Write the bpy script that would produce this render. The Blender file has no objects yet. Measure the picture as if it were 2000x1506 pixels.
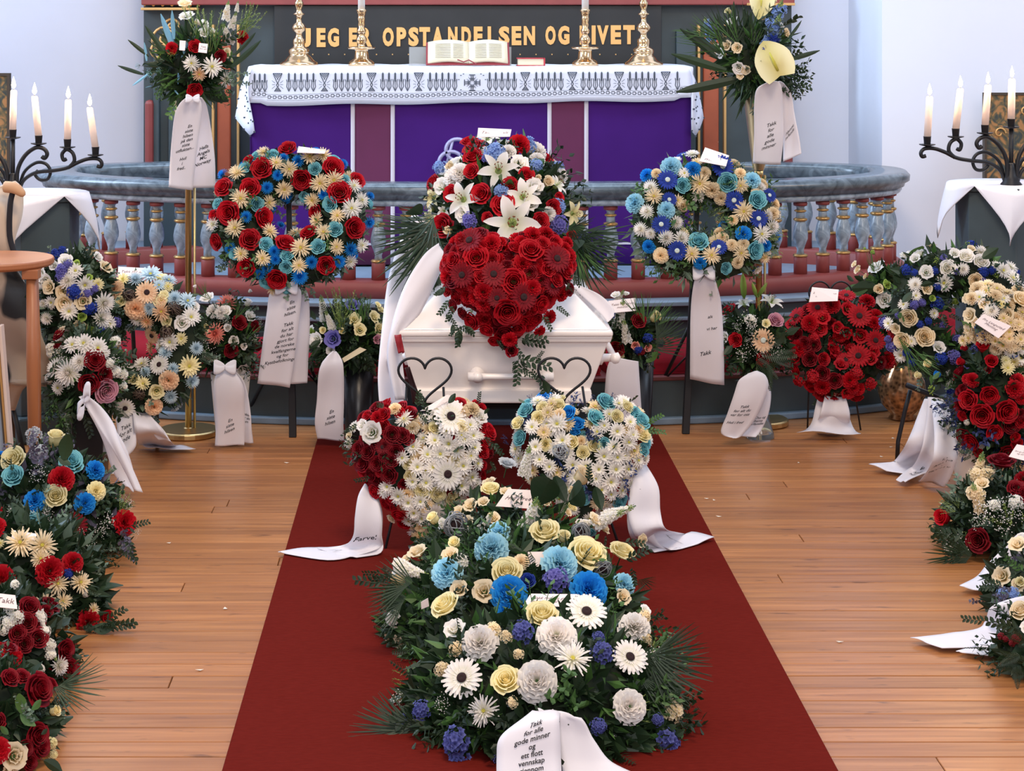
import bpy, bmesh, math, random
from mathutils import Vector, Matrix, noise
R = random.Random(11)
PI = math.pi
S = bpy.context.scene
C = S.collection
# ------------------------------------------------------------------ camera, world, lights, exposure
FPX, CX, CY, EYE = 3600.0, 854.0, 42.0, 1.6          # focal length and vanishing point in pixels of the 2000x1506 frame, eye height in metres
cam = bpy.data.objects.new('camera', bpy.data.cameras.new('camera'))
C.objects.link(cam)
cam.data.sensor_width = 36.0
cam.data.lens = FPX / 2000 * 36
cam.data.shift_x = (1000 - CX) / 2000
cam.data.shift_y = (CY - 753) / 2000
cam.data.clip_start = 0.05
cam.location = (0, 0, EYE)
cam.rotation_euler = (PI / 2, 0, 0)
S.camera = cam
S.view_settings.view_transform = 'Standard'
S.view_settings.look = 'None'
S.view_settings.gamma = 1
S.view_settings.use_curve_mapping = False
S.view_settings.exposure = 0.52
wd = bpy.data.worlds.new('world'); S.world = wd; wd.use_nodes = True
wd.node_tree.nodes['Background'].inputs[0].default_value = (0.78, 0.83, 1.0, 1)
wd.node_tree.nodes['Background'].inputs[1].default_value = 0.46
def area(name, loc, target, size, sizey, power, col):
    l = bpy.data.lights.new(name, 'AREA'); l.shape = 'RECTANGLE'; l.size = size; l.size_y = sizey
    l.energy = power; l.color = col
    o = bpy.data.objects.new(name, l); C.objects.link(o); o.location = loc
    d = Vector(target) - Vector(loc); o.rotation_euler = d.to_track_quat('-Z', 'Y').to_euler()
    return o
area('window_light_chancel_left', (-4.6, 7.9, 3.6), (0.3, 9.0, 0.9), 1.6, 2.6, 172, (0.58, 0.76, 1.0))
area('window_light_chancel_right', (4.4, 6.2, 3.9), (0.2, 8.8, 0.8), 1.6, 2.6, 34, (0.62, 0.79, 1.0))
area('chancel_fill_light', (0.2, 8.0, 4.5), (0.2, 10.2, 0.9), 3.2, 1.0, 80, (0.60, 0.78, 1.0))  # added cool fill, no real window: evens out altarpiece and back wall
area('window_light_nave_left', (-5.5, 3.5, 3.6), (0.6, 5.6, 0.2), 1.6, 3.0, 34, (0.85, 0.9, 1.0))
area('chandelier_light', (0.3, 3.4, 4.6), (0.3, 4.6, 0.0), 1.2, 1.2, 92, (1.0, 0.78, 0.56))
area('window_light_nave_back', (0.8, -3.5, 4.4), (0.0, 5.6, 0.2), 4.0, 2.0, 150, (1.0, 0.92, 0.86))

# ------------------------------------------------------------------ helpers
def P(px, py, Y):
    return Vector(((px - CX) * Y / FPX, Y, EYE - (py - CY) * Y / FPX))
def FL(px, py, z=0.0):
    return P(px, py, FPX * (EYE - z) / (py - CY))
def lin(r, g, b):
    f = lambda c: (c / 255 / 12.92) if c / 255 <= 0.04045 else ((c / 255 + 0.055) / 1.055) ** 2.4
    return (f(r), f(g), f(b), 1)
def smooth(o):
    for p in o.data.polygons: p.use_smooth = True
def tag(o, label=None, cat=None, group=None, kind=None):
    if label: o['label'] = label
    if cat: o['category'] = cat
    if group: o['group'] = group
    if kind: o['kind'] = kind
    return o
def thing(name, label, cat, loc=(0, 0, 0), group=None):
    o = bpy.data.objects.new(name, None); C.objects.link(o); o.location = loc
    o.empty_display_size = 0.05
    return tag(o, label, cat, group)
def child(o, parent):
    """o was built in world coordinates: parent it and keep it where it is"""
    if parent is not None:
        o.parent = parent
        base = parent.location.copy()
        p = parent.parent
        while p is not None:
            base += p.location; p = p.parent
        o.location = o.location - base
    return o
class MB:
    def __init__(s): s.v = []; s.f = []; s.m = []; s.t = []
    def add(s, vs, fs, mat=0, ts=None):
        n = len(s.v); s.v += [tuple(v) for v in vs]
        s.t += list(ts) if ts else [0.5] * len(vs)
        for f in fs: s.f.append([i + n for i in f]); s.m.append(mat)
    def box(s, x0, x1, y0, y1, z0, z1, mat=0):
        s.add([(x0,y0,z0),(x1,y0,z0),(x1,y1,z0),(x0,y1,z0),(x0,y0,z1),(x1,y0,z1),(x1,y1,z1),(x0,y1,z1)],
              [(0,3,2,1),(4,5,6,7),(0,1,5,4),(1,2,6,5),(2,3,7,6),(3,0,4,7)], mat)
    def lathe(s, prof, seg=20, c=(0,0,0), mat=0, cap=True, axis=None):
        n = len(prof); vs = []; fs = []
        for (r, z) in prof:
            for k in range(seg):
                a = 2*PI*k/seg; vs.append(Vector((r*math.cos(a), r*math.sin(a), z)))
        for i in range(n-1):
            for k in range(seg):
                k2 = (k+1) % seg; fs.append((i*seg+k, i*seg+k2, (i+1)*seg+k2, (i+1)*seg+k))
        if cap: fs.append(tuple(range(seg-1, -1, -1))); fs.append(tuple((n-1)*seg+k for k in range(seg)))
        if axis is not None:
            q = Vector((0,0,1)).rotation_difference(Vector(axis)); vs = [q @ v for v in vs]
        s.add([v + Vector(c) for v in vs], fs, mat)
    def tube(s, pts, r, seg=8, mat=0, rs=None, closed=False):
        pts = [Vector(p) for p in pts]; n = len(pts); vs = []; fs = []; up = None
        for i in range(n):
            if closed: d = pts[(i+1) % n] - pts[i-1]
            else: d = pts[min(i+1, n-1)] - pts[max(i-1, 0)]
            if d.length < 1e-9: d = Vector((0,0,1))
            d.normalize()
            if up is None: up = Vector((0,1,0)) if abs(d.y) < 0.9 else Vector((1,0,0))
            a = d.cross(up).normalized(); b = a.cross(d).normalized(); up = b
            rr = rs[i] if rs else r
            for k in range(seg):
                t = 2*PI*k/seg; vs.append(pts[i] + a*math.cos(t)*rr + b*math.sin(t)*rr)
        for i in range(n if closed else n-1):
            j = (i+1) % n
            for k in range(seg):
                k2 = (k+1) % seg; fs.append((i*seg+k, i*seg+k2, j*seg+k2, j*seg+k))
        if not closed: fs.append(tuple(range(seg-1,-1,-1))); fs.append(tuple((n-1)*seg+k for k in range(seg)))
        s.add(vs, fs, mat)
    def grid(s, g, mat=0):
        """g: rows of points"""
        n = len(g); m = len(g[0])
        s.add([p for row in g for p in row], [(i*m+j, i*m+j+1, (i+1)*m+j+1, (i+1)*m+j) for i in range(n-1) for j in range(m-1)], mat)
    def prism(s, poly, z0, z1, mat=0):
        n = len(poly)
        s.add([(x,y,z0) for x,y in poly]+[(x,y,z1) for x,y in poly],
              [tuple(range(n-1,-1,-1)), tuple(range(n,2*n))]+[(i,(i+1)%n,n+(i+1)%n,n+i) for i in range(n)], mat)
    def mesh(s, name, mats):
        me = bpy.data.meshes.new(name); me.from_pydata(s.v, [], s.f)
        for m in (mats if isinstance(mats, (list, tuple)) else [mats]): me.materials.append(m)
        me.polygons.foreach_set('material_index', s.m)
        at = me.attributes.new('t', 'FLOAT', 'POINT'); at.data.foreach_set('value', s.t)
        return me
    def build(s, name, mats, parent=None, sm=False, thick=0, bev=0):
        o = bpy.data.objects.new(name, s.mesh(name, mats)); C.objects.link(o)
        if sm: smooth(o)
        if thick:
            md = o.modifiers.new('thickness', 'SOLIDIFY'); md.thickness = thick; md.offset = 0
        if bev:
            md = o.modifiers.new('bevel', 'BEVEL'); md.width = bev; md.segments = 2; md.limit_method = 'ANGLE'
        return child(o, parent)
def cr(pts, n=6):
    """Catmull-Rom through points of any dimension"""
    pts = [Vector(p) for p in pts]; out = []
    for i in range(len(pts)-1):
        p0 = pts[max(i-1,0)]; p1 = pts[i]; p2 = pts[i+1]; p3 = pts[min(i+2, len(pts)-1)]
        for k in range(n):
            t = k/n
            out.append(0.5*((2*p1)+(p2-p0)*t+(2*p0-5*p1+4*p2-p3)*t*t+(3*p1-p0-3*p2+p3)*t*t*t))
    out.append(pts[-1]); return out

# ------------------------------------------------------------------ materials
_M = {}
def nt(name):
    m = bpy.data.materials.new(name); m.use_nodes = True
    return m, m.node_tree, m.node_tree.nodes['Principled BSDF']
def mat(name, col, rough=0.6, metal=0.0, noise_amt=0.0, scale=20, bump=0.0, spec=0.5, sheen=0.0, var=0.0, stretch=(1,1,1), trans=0.0, emit=None, coat=0.0):
    if name in _M: return _M[name]
    m, t, b = nt(name); N = t.nodes; L = t.links
    b.inputs['Base Color'].default_value = col
    b.inputs['Roughness'].default_value = rough; b.inputs['Metallic'].default_value = metal
    b.inputs['Specular IOR Level'].default_value = spec
    b.inputs['Sheen Weight'].default_value = sheen
    b.inputs['Coat Weight'].default_value = coat
    if emit: b.inputs['Emission Color'].default_value = emit[0]; b.inputs['Emission Strength'].default_value = emit[1]
    src = None
    if noise_amt or bump:
        tc = N.new('ShaderNodeTexCoord'); mp = N.new('ShaderNodeMapping'); mp.inputs['Scale'].default_value = stretch
        L.new(tc.outputs['Object'], mp.inputs[0])
        no = N.new('ShaderNodeTexNoise'); no.inputs['Scale'].default_value = scale; no.inputs['Detail'].default_value = 5
        L.new(mp.outputs[0], no.inputs[0]); src = no.outputs[0]
        if bump:
            bm = N.new('ShaderNodeBump'); bm.inputs['Strength'].default_value = bump; bm.inputs['Distance'].default_value = 0.01
            L.new(src, bm.inputs['Height']); L.new(bm.outputs[0], b.inputs['Normal'])
    if noise_amt or var:
        hs = N.new('ShaderNodeHueSaturation'); hs.inputs['Color'].default_value = col
        mr = N.new('ShaderNodeMapRange'); mr.inputs[1].default_value = 0.3; mr.inputs[2].default_value = 0.7
        mr.inputs[3].default_value = 1-noise_amt; mr.inputs[4].default_value = 1+noise_amt
        if src: L.new(src, mr.inputs[0])
        else: mr.inputs[0].default_value = 0.5
        if var:
            oi = N.new('ShaderNodeObjectInfo'); m2 = N.new('ShaderNodeMapRange'); m2.inputs[3].default_value = 1-var; m2.inputs[4].default_value = 1+var
            L.new(oi.outputs['Random'], m2.inputs[0])
            mu = N.new('ShaderNodeMath'); mu.operation = 'MULTIPLY'; L.new(mr.outputs[0], mu.inputs[0]); L.new(m2.outputs[0], mu.inputs[1])
            L.new(mu.outputs[0], hs.inputs['Value'])
        else: L.new(mr.outputs[0], hs.inputs['Value'])
        L.new(hs.outputs[0], b.inputs['Base Color'])
    if trans:
        tr = N.new('ShaderNodeBsdfTranslucent'); tr.inputs[0].default_value = col
        mx = N.new('ShaderNodeMixShader'); mx.inputs[0].default_value = trans
        L.new(b.outputs[0], mx.inputs[1]); L.new(tr.outputs[0], mx.inputs[2]); L.new(mx.outputs[0], N['Material Output'].inputs[0])
    _M[name] = m; return m
def petal_mat(name, base, tip, rough=0.6, tr=0.30):
    """petal colour runs from base to tip along the petal (attribute t), a little different on every flower"""
    key = 'petal_' + name
    if key in _M: return _M[key]
    m, t, b = nt(key); N = t.nodes; L = t.links
    at = N.new('ShaderNodeAttribute'); at.attribute_name = 't'
    cr_ = N.new('ShaderNodeValToRGB'); cr_.color_ramp.elements[0].color = base; cr_.color_ramp.elements[1].color = tip
    cr_.color_ramp.elements[0].position = 0.05; cr_.color_ramp.elements[1].position = 0.7
    L.new(at.outputs['Fac'], cr_.inputs[0])
    oi = N.new('ShaderNodeObjectInfo'); m2 = N.new('ShaderNodeMapRange'); m2.inputs[3].default_value = 0.84; m2.inputs[4].default_value = 1.1
    L.new(oi.outputs['Random'], m2.inputs[0])
    hs = N.new('ShaderNodeHueSaturation'); L.new(cr_.outputs[0], hs.inputs['Color']); L.new(m2.outputs[0], hs.inputs['Value'])
    L.new(hs.outputs[0], b.inputs['Base Color']); b.inputs['Roughness'].default_value = rough; b.inputs['Specular IOR Level'].default_value = 0.3
    tn = N.new('ShaderNodeBsdfTranslucent'); L.new(hs.outputs[0], tn.inputs[0])
    mx = N.new('ShaderNodeMixShader'); mx.inputs[0].default_value = tr
    L.new(b.outputs[0], mx.inputs[1]); L.new(tn.outputs[0], mx.inputs[2]); L.new(mx.outputs[0], N['Material Output'].inputs[0])
    _M[key] = m; return m
WHITE_CLOTH = mat('white_satin', lin(238, 234, 240), 0.55, noise_amt=0.02, scale=9, bump=0.12, trans=0.12)
BLACK_METAL = mat('black_iron', lin(28, 27, 30), 0.45, 0.3, spec=0.6)
INK = mat('black_ink', lin(30, 28, 34), 0.8)
BRASS = mat('brass', lin(232, 196, 150), 0.16, 1.0)
BRASS_SOFT = mat('satin_brass', lin(205, 176, 122), 0.32, 1.0)
CARD = mat('card_paper', lin(243, 226, 220), 0.7)
# ------------------------------------------------------------------ the room
WALL = mat('lime_washed_wall', lin(232, 235, 246), 0.9, noise_amt=0.03, scale=1.3, bump=0.08)
WOOD_G = mat('grey_green_paint', lin(62, 74, 78), 0.5, noise_amt=0.16, scale=6, bump=0.05)
WOOD_M = mat('maroon_paint', lin(142, 66, 62), 0.5, noise_amt=0.08, scale=12)
WOOD_MD = mat('dark_maroon_paint', lin(104, 48, 48), 0.5, noise_amt=0.10, scale=12)
STEEL_B = mat('pale_blue_edge_paint', lin(128, 148, 166), 0.4, noise_amt=0.10, scale=10)
def marble():
    m, t, b = nt('marbled_blue_grey_paint'); N = t.nodes; L = t.links
    tc = N.new('ShaderNodeTexCoord'); no = N.new('ShaderNodeTexNoise'); no.inputs['Scale'].default_value = 14; no.inputs['Detail'].default_value = 8; no.inputs['Distortion'].default_value = 1.5
    L.new(tc.outputs['Object'], no.inputs[0]); c = N.new('ShaderNodeValToRGB')
    c.color_ramp.elements[0].position = 0.3; c.color_ramp.elements[0].color = lin(104, 118, 130)
    c.color_ramp.elements[1].position = 0.7; c.color_ramp.elements[1].color = lin(178, 196, 212)
    L.new(no.outputs[0], c.inputs[0]); L.new(c.outputs[0], b.inputs['Base Color']); b.inputs['Roughness'].default_value = 0.22
    return m
MARBLE = marble()
RAILM = MARBLE.copy(); RAILM.name = 'marbled_dark_rail_paint'
_r = [n for n in RAILM.node_tree.nodes if n.type == 'VALTORGB'][0].color_ramp
_r.elements[0].color = lin(62, 72, 80); _r.elements[1].color = lin(112, 126, 136)

def wall(name, pts, z0, z1, thick, m=WALL):
    mb = MB(); (x0, y0), (x1, y1) = pts; d = Vector((y0-y1, x1-x0)).normalized()*thick
    mb.prism([(x0,y0),(x1,y1),(x1+d.x,y1+d.y),(x0+d.x,y0+d.y)], z0, z1)
    return tag(mb.build(name, m), kind='structure')
wall('wall_back', [(-2.6, 10.02), (2.24, 10.02)], 0, 4.6, 0.2)
wall('wall_right_jamb', [(2.24, 10.22), (2.22, 9.2)], 0, 4.6, 0.12)
wall('wall_right', [(2.22, 9.2), (5.0, 9.0)], 0, 4.6, 0.2)
wall('wall_left', [(-5.0, 8.7), (-2.42, 9.2)], 0, 4.6, 0.2)
wall('wall_left_jamb', [(-2.42, 9.25), (-2.5, 10.22)], 0, 4.6, 0.12)
# floor: boards across the nave, each its own plank
def plank_mat():
    m, t, b = nt('pine_floorboard'); N = t.nodes; L = t.links
    tc = N.new('ShaderNodeTexCoord'); oi = N.new('ShaderNodeObjectInfo')
    ad = N.new('ShaderNodeVectorMath'); ad.operation = 'ADD'; L.new(tc.outputs['Object'], ad.inputs[0])
    cb = N.new('ShaderNodeCombineXYZ'); mm = N.new('ShaderNodeMath'); mm.operation = 'MULTIPLY'; mm.inputs[1].default_value = 37.0
    L.new(oi.outputs['Random'], mm.inputs[0]); L.new(mm.outputs[0], cb.inputs[0]); L.new(mm.outputs[0], cb.inputs[1]); L.new(cb.outputs[0], ad.inputs[1])
    mp = N.new('ShaderNodeMapping'); mp.inputs['Scale'].default_value = (1.2, 26, 26); L.new(ad.outputs[0], mp.inputs[0])
    n1 = N.new('ShaderNodeTexNoise'); n1.inputs['Scale'].default_value = 1.6; n1.inputs['Detail'].default_value = 7; n1.inputs['Distortion'].default_value = 0.6; L.new(mp.outputs[0], n1.inputs[0])
    r1 = N.new('ShaderNodeValToRGB'); e = r1.color_ramp.elements
    e[0].position = 0.28; e[0].color = lin(142, 86, 46); e[1].position = 0.7; e[1].color = lin(188, 126, 74); L.new(n1.outputs[0], r1.inputs[0])
    m2 = N.new('ShaderNodeMapRange'); m2.inputs[3].default_value = 0.86; m2.inputs[4].default_value = 1.10; L.new(oi.outputs['Random'], m2.inputs[0])
    hs = N.new('ShaderNodeHueSaturation'); L.new(r1.outputs[0], hs.inputs['Color']); L.new(m2.outputs[0], hs.inputs['Value'])
    # dirt and knots
    n2 = N.new('ShaderNodeTexNoise'); n2.inputs['Scale'].default_value = 9; n2.inputs['Detail'].default_value = 3
    mp2 = N.new('ShaderNodeMapping'); mp2.inputs['Scale'].default_value = (1, 4, 4); L.new(ad.outputs[0], mp2.inputs[0]); L.new(mp2.outputs[0], n2.inputs[0])
    r2 = N.new('ShaderNodeValToRGB'); r2.color_ramp.elements[0].position = 0.27; r2.color_ramp.elements[0].color = (0.35, 0.3, 0.28, 1); r2.color_ramp.elements[1].position = 0.36; r2.color_ramp.elements[1].color = (1, 1, 1, 1)
    L.new(n2.outputs[0], r2.inputs[0])
    mx = N.new('ShaderNodeMixRGB'); mx.blend_type = 'MULTIPLY'; mx.inputs[0].default_value = 0.8; L.new(hs.outputs[0], mx.inputs[1]); L.new(r2.outputs[0], mx.inputs[2])
    L.new(mx.outputs[0], b.inputs['Base Color'])
    rr = N.new('ShaderNodeMapRange'); rr.inputs[3].default_value = 0.42; rr.inputs[4].default_value = 0.26; L.new(n1.outputs[0], rr.inputs[0]); L.new(rr.outputs[0], b.inputs['Roughness'])
    bm = N.new('ShaderNodeBump'); bm.inputs['Strength'].default_value = 0.25; bm.inputs['Distance'].default_value = 0.003; L.new(n1.outputs[0], bm.inputs['Height']); L.new(bm.outputs[0], b.inputs['Normal'])
    return m
PLANK = plank_mat()
mb = MB(); mb.box(-6, 6, -4, 11, -0.12, -0.012)
floor = tag(mb.build('floor', mat('floor_gap_dark', lin(60, 38, 26), 0.9)), kind='structure')
_pm = {}
PW = 0.083
y = 3.35; row = 0
while y < 7.75:
    half = 0.62*y/2+1.1
    x = -half - R.random()*3.5
    while x < half+0.6:
        ln = R.choice([2.6, 3.3, 4.1, 4.8])
        if ln not in _pm:
            q = MB(); w, l, c = PW-0.0035, ln-0.002, 0.0015
            q.add([(0,0,-0.012),(l,0,-0.012),(l,w,-0.012),(0,w,-0.012),(0,0,-c),(l,0,-c),(l,w,-c),(0,w,-c),(c,c,0),(l-c,c,0),(l-c,w-c,0),(c,w-c,0)],
                  [(0,1,5,4),(1,2,6,5),(2,3,7,6),(3,0,4,7),(4,5,9,8),(5,6,10,9),(6,7,11,10),(7,4,8,11),(8,9,10,11)])
            _pm[ln] = q.mesh('plank', PLANK)
        if x+ln > -half-0.3:
            o = bpy.data.objects.new('plank', _pm[ln]); C.objects.link(o); o.location = (x, y, -0.0005-R.random()*0.001); o.parent = floor
        x += ln
    y += PW; row += 1
q = MB()
for (ya, yb) in ((-4, 3.345), (7.76, 10.0)): q.box(-6, 6, ya, yb, -0.011, -0.001)
child(q.build('far_boards', PLANK), floor)
# carpet runner
q = MB(); xs = [i/10 for i in range(0, 11)]
xl, xr = -0.458, 0.853
q.box(xl, xr, -1.0, 7.45, 0.0, 0.009)
o = q.build('carpet_runner', mat('maroon_carpet', lin(98, 28, 22), 1.0, noise_amt=0.10, scale=90, bump=0.25, spec=0.02, stretch=(0.5, 1.6, 1)), bev=0.003)
tag(o, 'long maroon carpet runner laid on the wooden floor down the middle of the aisle', 'carpet')

# ------------------------------------------------------------------ platform, kneeler
XC, YC = 0.17, 8.75
def sell(a, bf, bb, ang, n=2.3):
    """super-ellipse point: ang = 0 at the front, +-PI at the back"""
    s_, c_ = math.sin(ang), math.cos(ang)
    b = bf if c_ > 0 else bb
    return (XC + a*math.copysign(abs(s_)**(2/n), s_), YC - b*math.copysign(abs(c_)**(2/n), c_))
def outline(a, b, back=10.0, n=40):
    pts = [sell(a, b, b, -PI/2+PI*i/n) for i in range(n+1)]
    return [(pts[0][0], back)] + pts + [(pts[-1][0], back)]
plat = thing('chancel_platform', 'grey green painted curved chancel platform with pale edges under the altar rail', 'platform', (XC, 8.6, 0))
plat['kind'] = 'structure'; del plat['category']
q = MB(); q.prism(outline(2.45, 1.46, 9.15), 0, 0.185); q.build('lower_step', WOOD_G, plat, bev=0.006)
q = MB(); q.prism(outline(2.475, 1.485, 9.16), 0.0, 0.028); q.build('lower_moulding', STEEL_B, plat, bev=0.006)
q = MB(); q.prism(outline(2.46, 1.47, 9.15), 0.172, 0.19); q.build('step_edge', WOOD_MD, plat, bev=0.004)
q = MB(); q.prism(outline(2.10, 0.96, 9.99), 0.0, 0.40); q.build('upper_step', WOOD_G, plat)
q = MB(); q.prism(outline(2.12, 0.985, 9.16), 0.33, 0.345); q.build('middle_moulding', STEEL_B, plat, bev=0.004)
q = MB(); q.prism(outline(2.13, 0.99, 9.99), 0.392, 0.412); q.build('upper_edge', STEEL_B, plat, bev=0.004)
RED_V = mat('red_velvet', lin(132, 14, 28), 0.9, noise_amt=0.14, scale=7, spec=0.2, bump=0.2)
NK = 9
for k in range(NK):
    a0 = -PI/2*0.93 + PI*0.93*k/NK + 0.006; a1 = -PI/2*0.93 + PI*0.93*(k+1)/NK - 0.006
    g = []; m_ = 14
    prof = [(0.0, 0.192), (0.02, 0.20), (0.0, 0.235), (0.06, 0.268), (0.2, 0.28), (0.34, 0.278), (0.42, 0.262), (0.435, 0.192)]
    for (d, z) in prof:
        row_ = []
        for i in range(m_+1):
            a = a0+(a1-a0)*i/m_; e = math.sin(PI*i/m_)**0.25
            x_, y_ = sell(2.43-d*0.8, 1.43-d, 1.43-d, a)
            row_.append((x_, y_, 0.192+(z-0.192)*(0.55+0.45*e)+0.004*math.sin(i*2.3+k)*(z > 0.2)))
        g.append(row_)
    q = MB(); q.grid(g)
    n = len(g)-1; q.add([p for p in [g[i][0] for i in range(n+1)]], [tuple(range(n+1))]); q.add([g[i][m_] for i in range(n+1)], [tuple(range(n, -1, -1))])
    o = q.build('kneeler_cushion', RED_V, sm=True)
    tag(o, 'red velvet kneeler cushion, number %s of the row round the altar rail from the left' % ['one','two','three','four','five','six','seven','eight','nine'][k], 'cushion', 'red kneeler cushions below the altar rail')

# ------------------------------------------------------------------ altar rail
rail = thing('altar_rail', 'curved altar rail with marbled blue grey top and turned balusters on maroon base', 'railing', (XC, 7.9, 0.412))
AE = 2.42
def rail_pts(a, bf, bb, n=90): return [sell(a, bf, bb, -AE+2*AE*i/n) for i in range(n+1)]
def sweep(prof, a, bf, bb, name, m, n=90):
    g = []
    for (d, z) in prof: g.append([(x, y, z) for (x, y) in rail_pts(a+d, bf+d, bb+d, n)])
    g.append(g[0]); q = MB(); q.grid(g)
    q.add([r[0] for r in g[:-1]], [tuple(range(len(prof)))]); q.add([r[-1] for r in g[:-1]], [tuple(range(len(prof)-1, -1, -1))])
    return q.build(name, m, rail, sm=True)
RA, RBF, RBB = 1.96, 0.80, 0.52
sweep([(-0.075,0.835),(-0.088,0.85),(-0.09,0.885),(-0.075,0.903),(0.075,0.903),(0.092,0.885),(0.09,0.862),(0.07,0.85),(0.066,0.835)], RA, RBF, RBB, 'handrail', RAILM)
sweep([(-0.05,0.806),(-0.05,0.836),(0.05,0.836),(0.055,0.820),(0.045,0.806)], RA, RBF, RBB, 'under_rail', MARBLE)
sweep([(-0.06,0.412),(-0.06,0.475),(-0.05,0.485),(0.05,0.485),(0.065,0.475),(0.07,0.412)], RA, RBF, RBB, 'base_rail', WOOD_M)
GOLD = mat('gold_paint', lin(198, 156, 96), 0.35, 0.75)
bal = MB()
def seg_l(prof, m): bal.lathe(prof, 14, mat=m, cap=True)
seg_l([(0.030,0.482),(0.030,0.556),(0.026,0.562)], 1)
seg_l([(0.030,0.560),(0.034,0.566),(0.028,0.572)], 2)
seg_l([(0.018,0.571),(0.015,0.59),(0.022,0.612),(0.033,0.640),(0.034,0.66),(0.029,0.69),(0.022,0.712),(0.020,0.718)], 0)
seg_l([(0.022,0.716),(0.031,0.722),(0.031,0.728),(0.022,0.732)], 2)
seg_l([(0.020,0.731),(0.019,0.748),(0.019,0.76)], 0)
seg_l([(0.022,0.758),(0.028,0.763),(0.022,0.768)], 2)
seg_l([(0.017,0.767),(0.018,0.78),(0.026,0.787)], 0)
seg_l([(0.030,0.786),(0.032,0.796),(0.027,0.808)], 1)
BM = bal.mesh('baluster', [MARBLE, WOOD_M, GOLD])
for p in BM.polygons: p.use_smooth = True
pts = rail_pts(RA, RBF, RBB, 700); acc = 0.05; last = pts[0]; nb = 0
for p in pts[1:]:
    acc += math.dist(p, last); last = p
    if acc >= 0.1185:
        acc = 0; o = bpy.data.objects.new('baluster', BM); C.objects.link(o); o.location = (p[0], p[1], 0); child(o, rail); nb += 1

# ------------------------------------------------------------------ altarpiece behind the altar
AP = 9.7
ap = thing('altarpiece', 'tall dark green painted altarpiece with maroon mouldings and gold ornament behind the altar', 'altarpiece', (0.19, AP+0.1, 0.41))
def apx(px): return (px-CX)*AP/FPX
def apz(py): return EYE-(py-CY)*AP/FPX
x0, x1 = apx(279), apx(1548)
q = MB(); q.box(x0, x1, AP+0.03, AP+0.25, 0.41, 2.25); q.build('back_board', WOOD_G, ap)
def slab(name, pa, pb, ya, yb, m, d=0.03, bev=0.006):
    q = MB(); q.box(apx(pa), apx(pb), AP+0.03-d, AP+0.04, apz(yb), apz(ya)); return q.build(name, m, ap, bev=bev)
slab('top_moulding', 279, 1548, -14, 10, WOOD_M, 0.09)
slab('frieze', 279, 392, -60, -14, WOOD_G, 0.05)
ORG = mat('burnt_orange_paint', lin(168, 82, 52), 0.45, noise_amt=0.1, scale=10)
GOLDL = mat('gold_line_paint', lin(214, 168, 106), 0.4, 0.35)
for (a, b) in ((424, 450), (1374, 1404)): slab('orange_panel', a, b, 70, 345, ORG, 0.03)
for a in (414, 463, 1362, 1413): slab('gold_strip', a, a+5, 48, 345, GOLDL, 0.045, 0.002)
for (a, b) in ((284, 301), (1530, 1547)): slab('corner_column', a, b, 195, 345, WOOD_M, 0.07, 0.02)
slab('gold_strip', 279, 390, 15, 20, GOLDL, 0.10, 0.002); slab('gold_strip', 1455, 1548, 6, 11, GOLDL, 0.10, 0.002)
for (a, b, c, d) in ((300, 312, 100, 330), (1500, 1528, 60, 345), (330, 352, 200, 345), (1320, 1358, 60, 345)): slab('green_panel', a, b, c, d, WOOD_G, 0.05)
# painted gold scrolls at the upper corners
def scroll(cx_, cy_, r_, turns, flip=1, a0=0.0):
    return [Vector((apx(cx_+flip*math.cos(a0+t*turns*2*PI/30)*r_*(1-t/36)), AP-0.02, apz(cy_-math.sin(a0+t*turns*2*PI/30)*r_*(1-t/36)))) for t in range(31)]
for (cx_, cy_, r_, fl) in ((322, 80, 30, 1), (338, 52, 16, -1), (310, 100, 18, 1), (1500, 58, 26, -1), (1512, 104, 16, 1), (330, 108, 14, -1)):
    q = MB(); q.tube(scroll(cx_, cy_, r_, 1.6, fl, 0.5), 0.007, 6); q.build('gold_scroll', GOLDL, ap, sm=True)
q = MB()
for i in range(6):
    a = 284+i*18; q.tube([(apx(a), AP-0.04, apz(12)), (apx(a+9), AP-0.04, apz(0)), (apx(a+18), AP-0.04, apz(12))], 0.005, 5)
q.build('zigzag_ornament', GOLDL, ap)
q = MB()
for i in range(5):
    a = 1458+i*18; q.tube([(apx(a), AP-0.04, apz(3)), (apx(a+9), AP-0.04, apz(-9)), (apx(a+18), AP-0.04, apz(3))], 0.005, 5)
q.build('zigzag_ornament', GOLDL, ap)
# text board
tb = thing('text_board', 'black board with gold capitals on the altarpiece above the altar', 'sign', (apx(913), AP-0.06, apz(130)))
q = MB(); q.box(apx(537), apx(1290), AP-0.045, AP-0.005, apz(150), apz(11)); q.build('board', mat('matt_black_board', lin(42, 40, 38), 0.7, noise_amt=0.12, scale=8), tb, bev=0.003)
def text_mesh(body, size=1.0, shear=0.0, off=0.0, res=3, align='CENTER', ls=1.0, ext=0.0, cs=1.0):
    cu = bpy.data.curves.new('lettering', 'FONT'); cu.body = body; cu.size = size; cu.shear = shear; cu.offset = off; cu.resolution_u = res
    cu.align_x = align; cu.align_y = 'CENTER'; cu.space_line = ls; cu.extrude = ext; cu.space_character = cs
    ob = bpy.data.objects.new('lettering', cu); C.objects.link(ob)
    dg = bpy.context.evaluated_depsgraph_get(); me = bpy.data.meshes.new_from_object(ob.evaluated_get(dg))
    bpy.data.objects.remove(ob); bpy.data.curves.remove(cu); return me
GOLDT = mat('gold_letter_paint', lin(236, 176, 104), 0.55, 0.1)
letters = []
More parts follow.
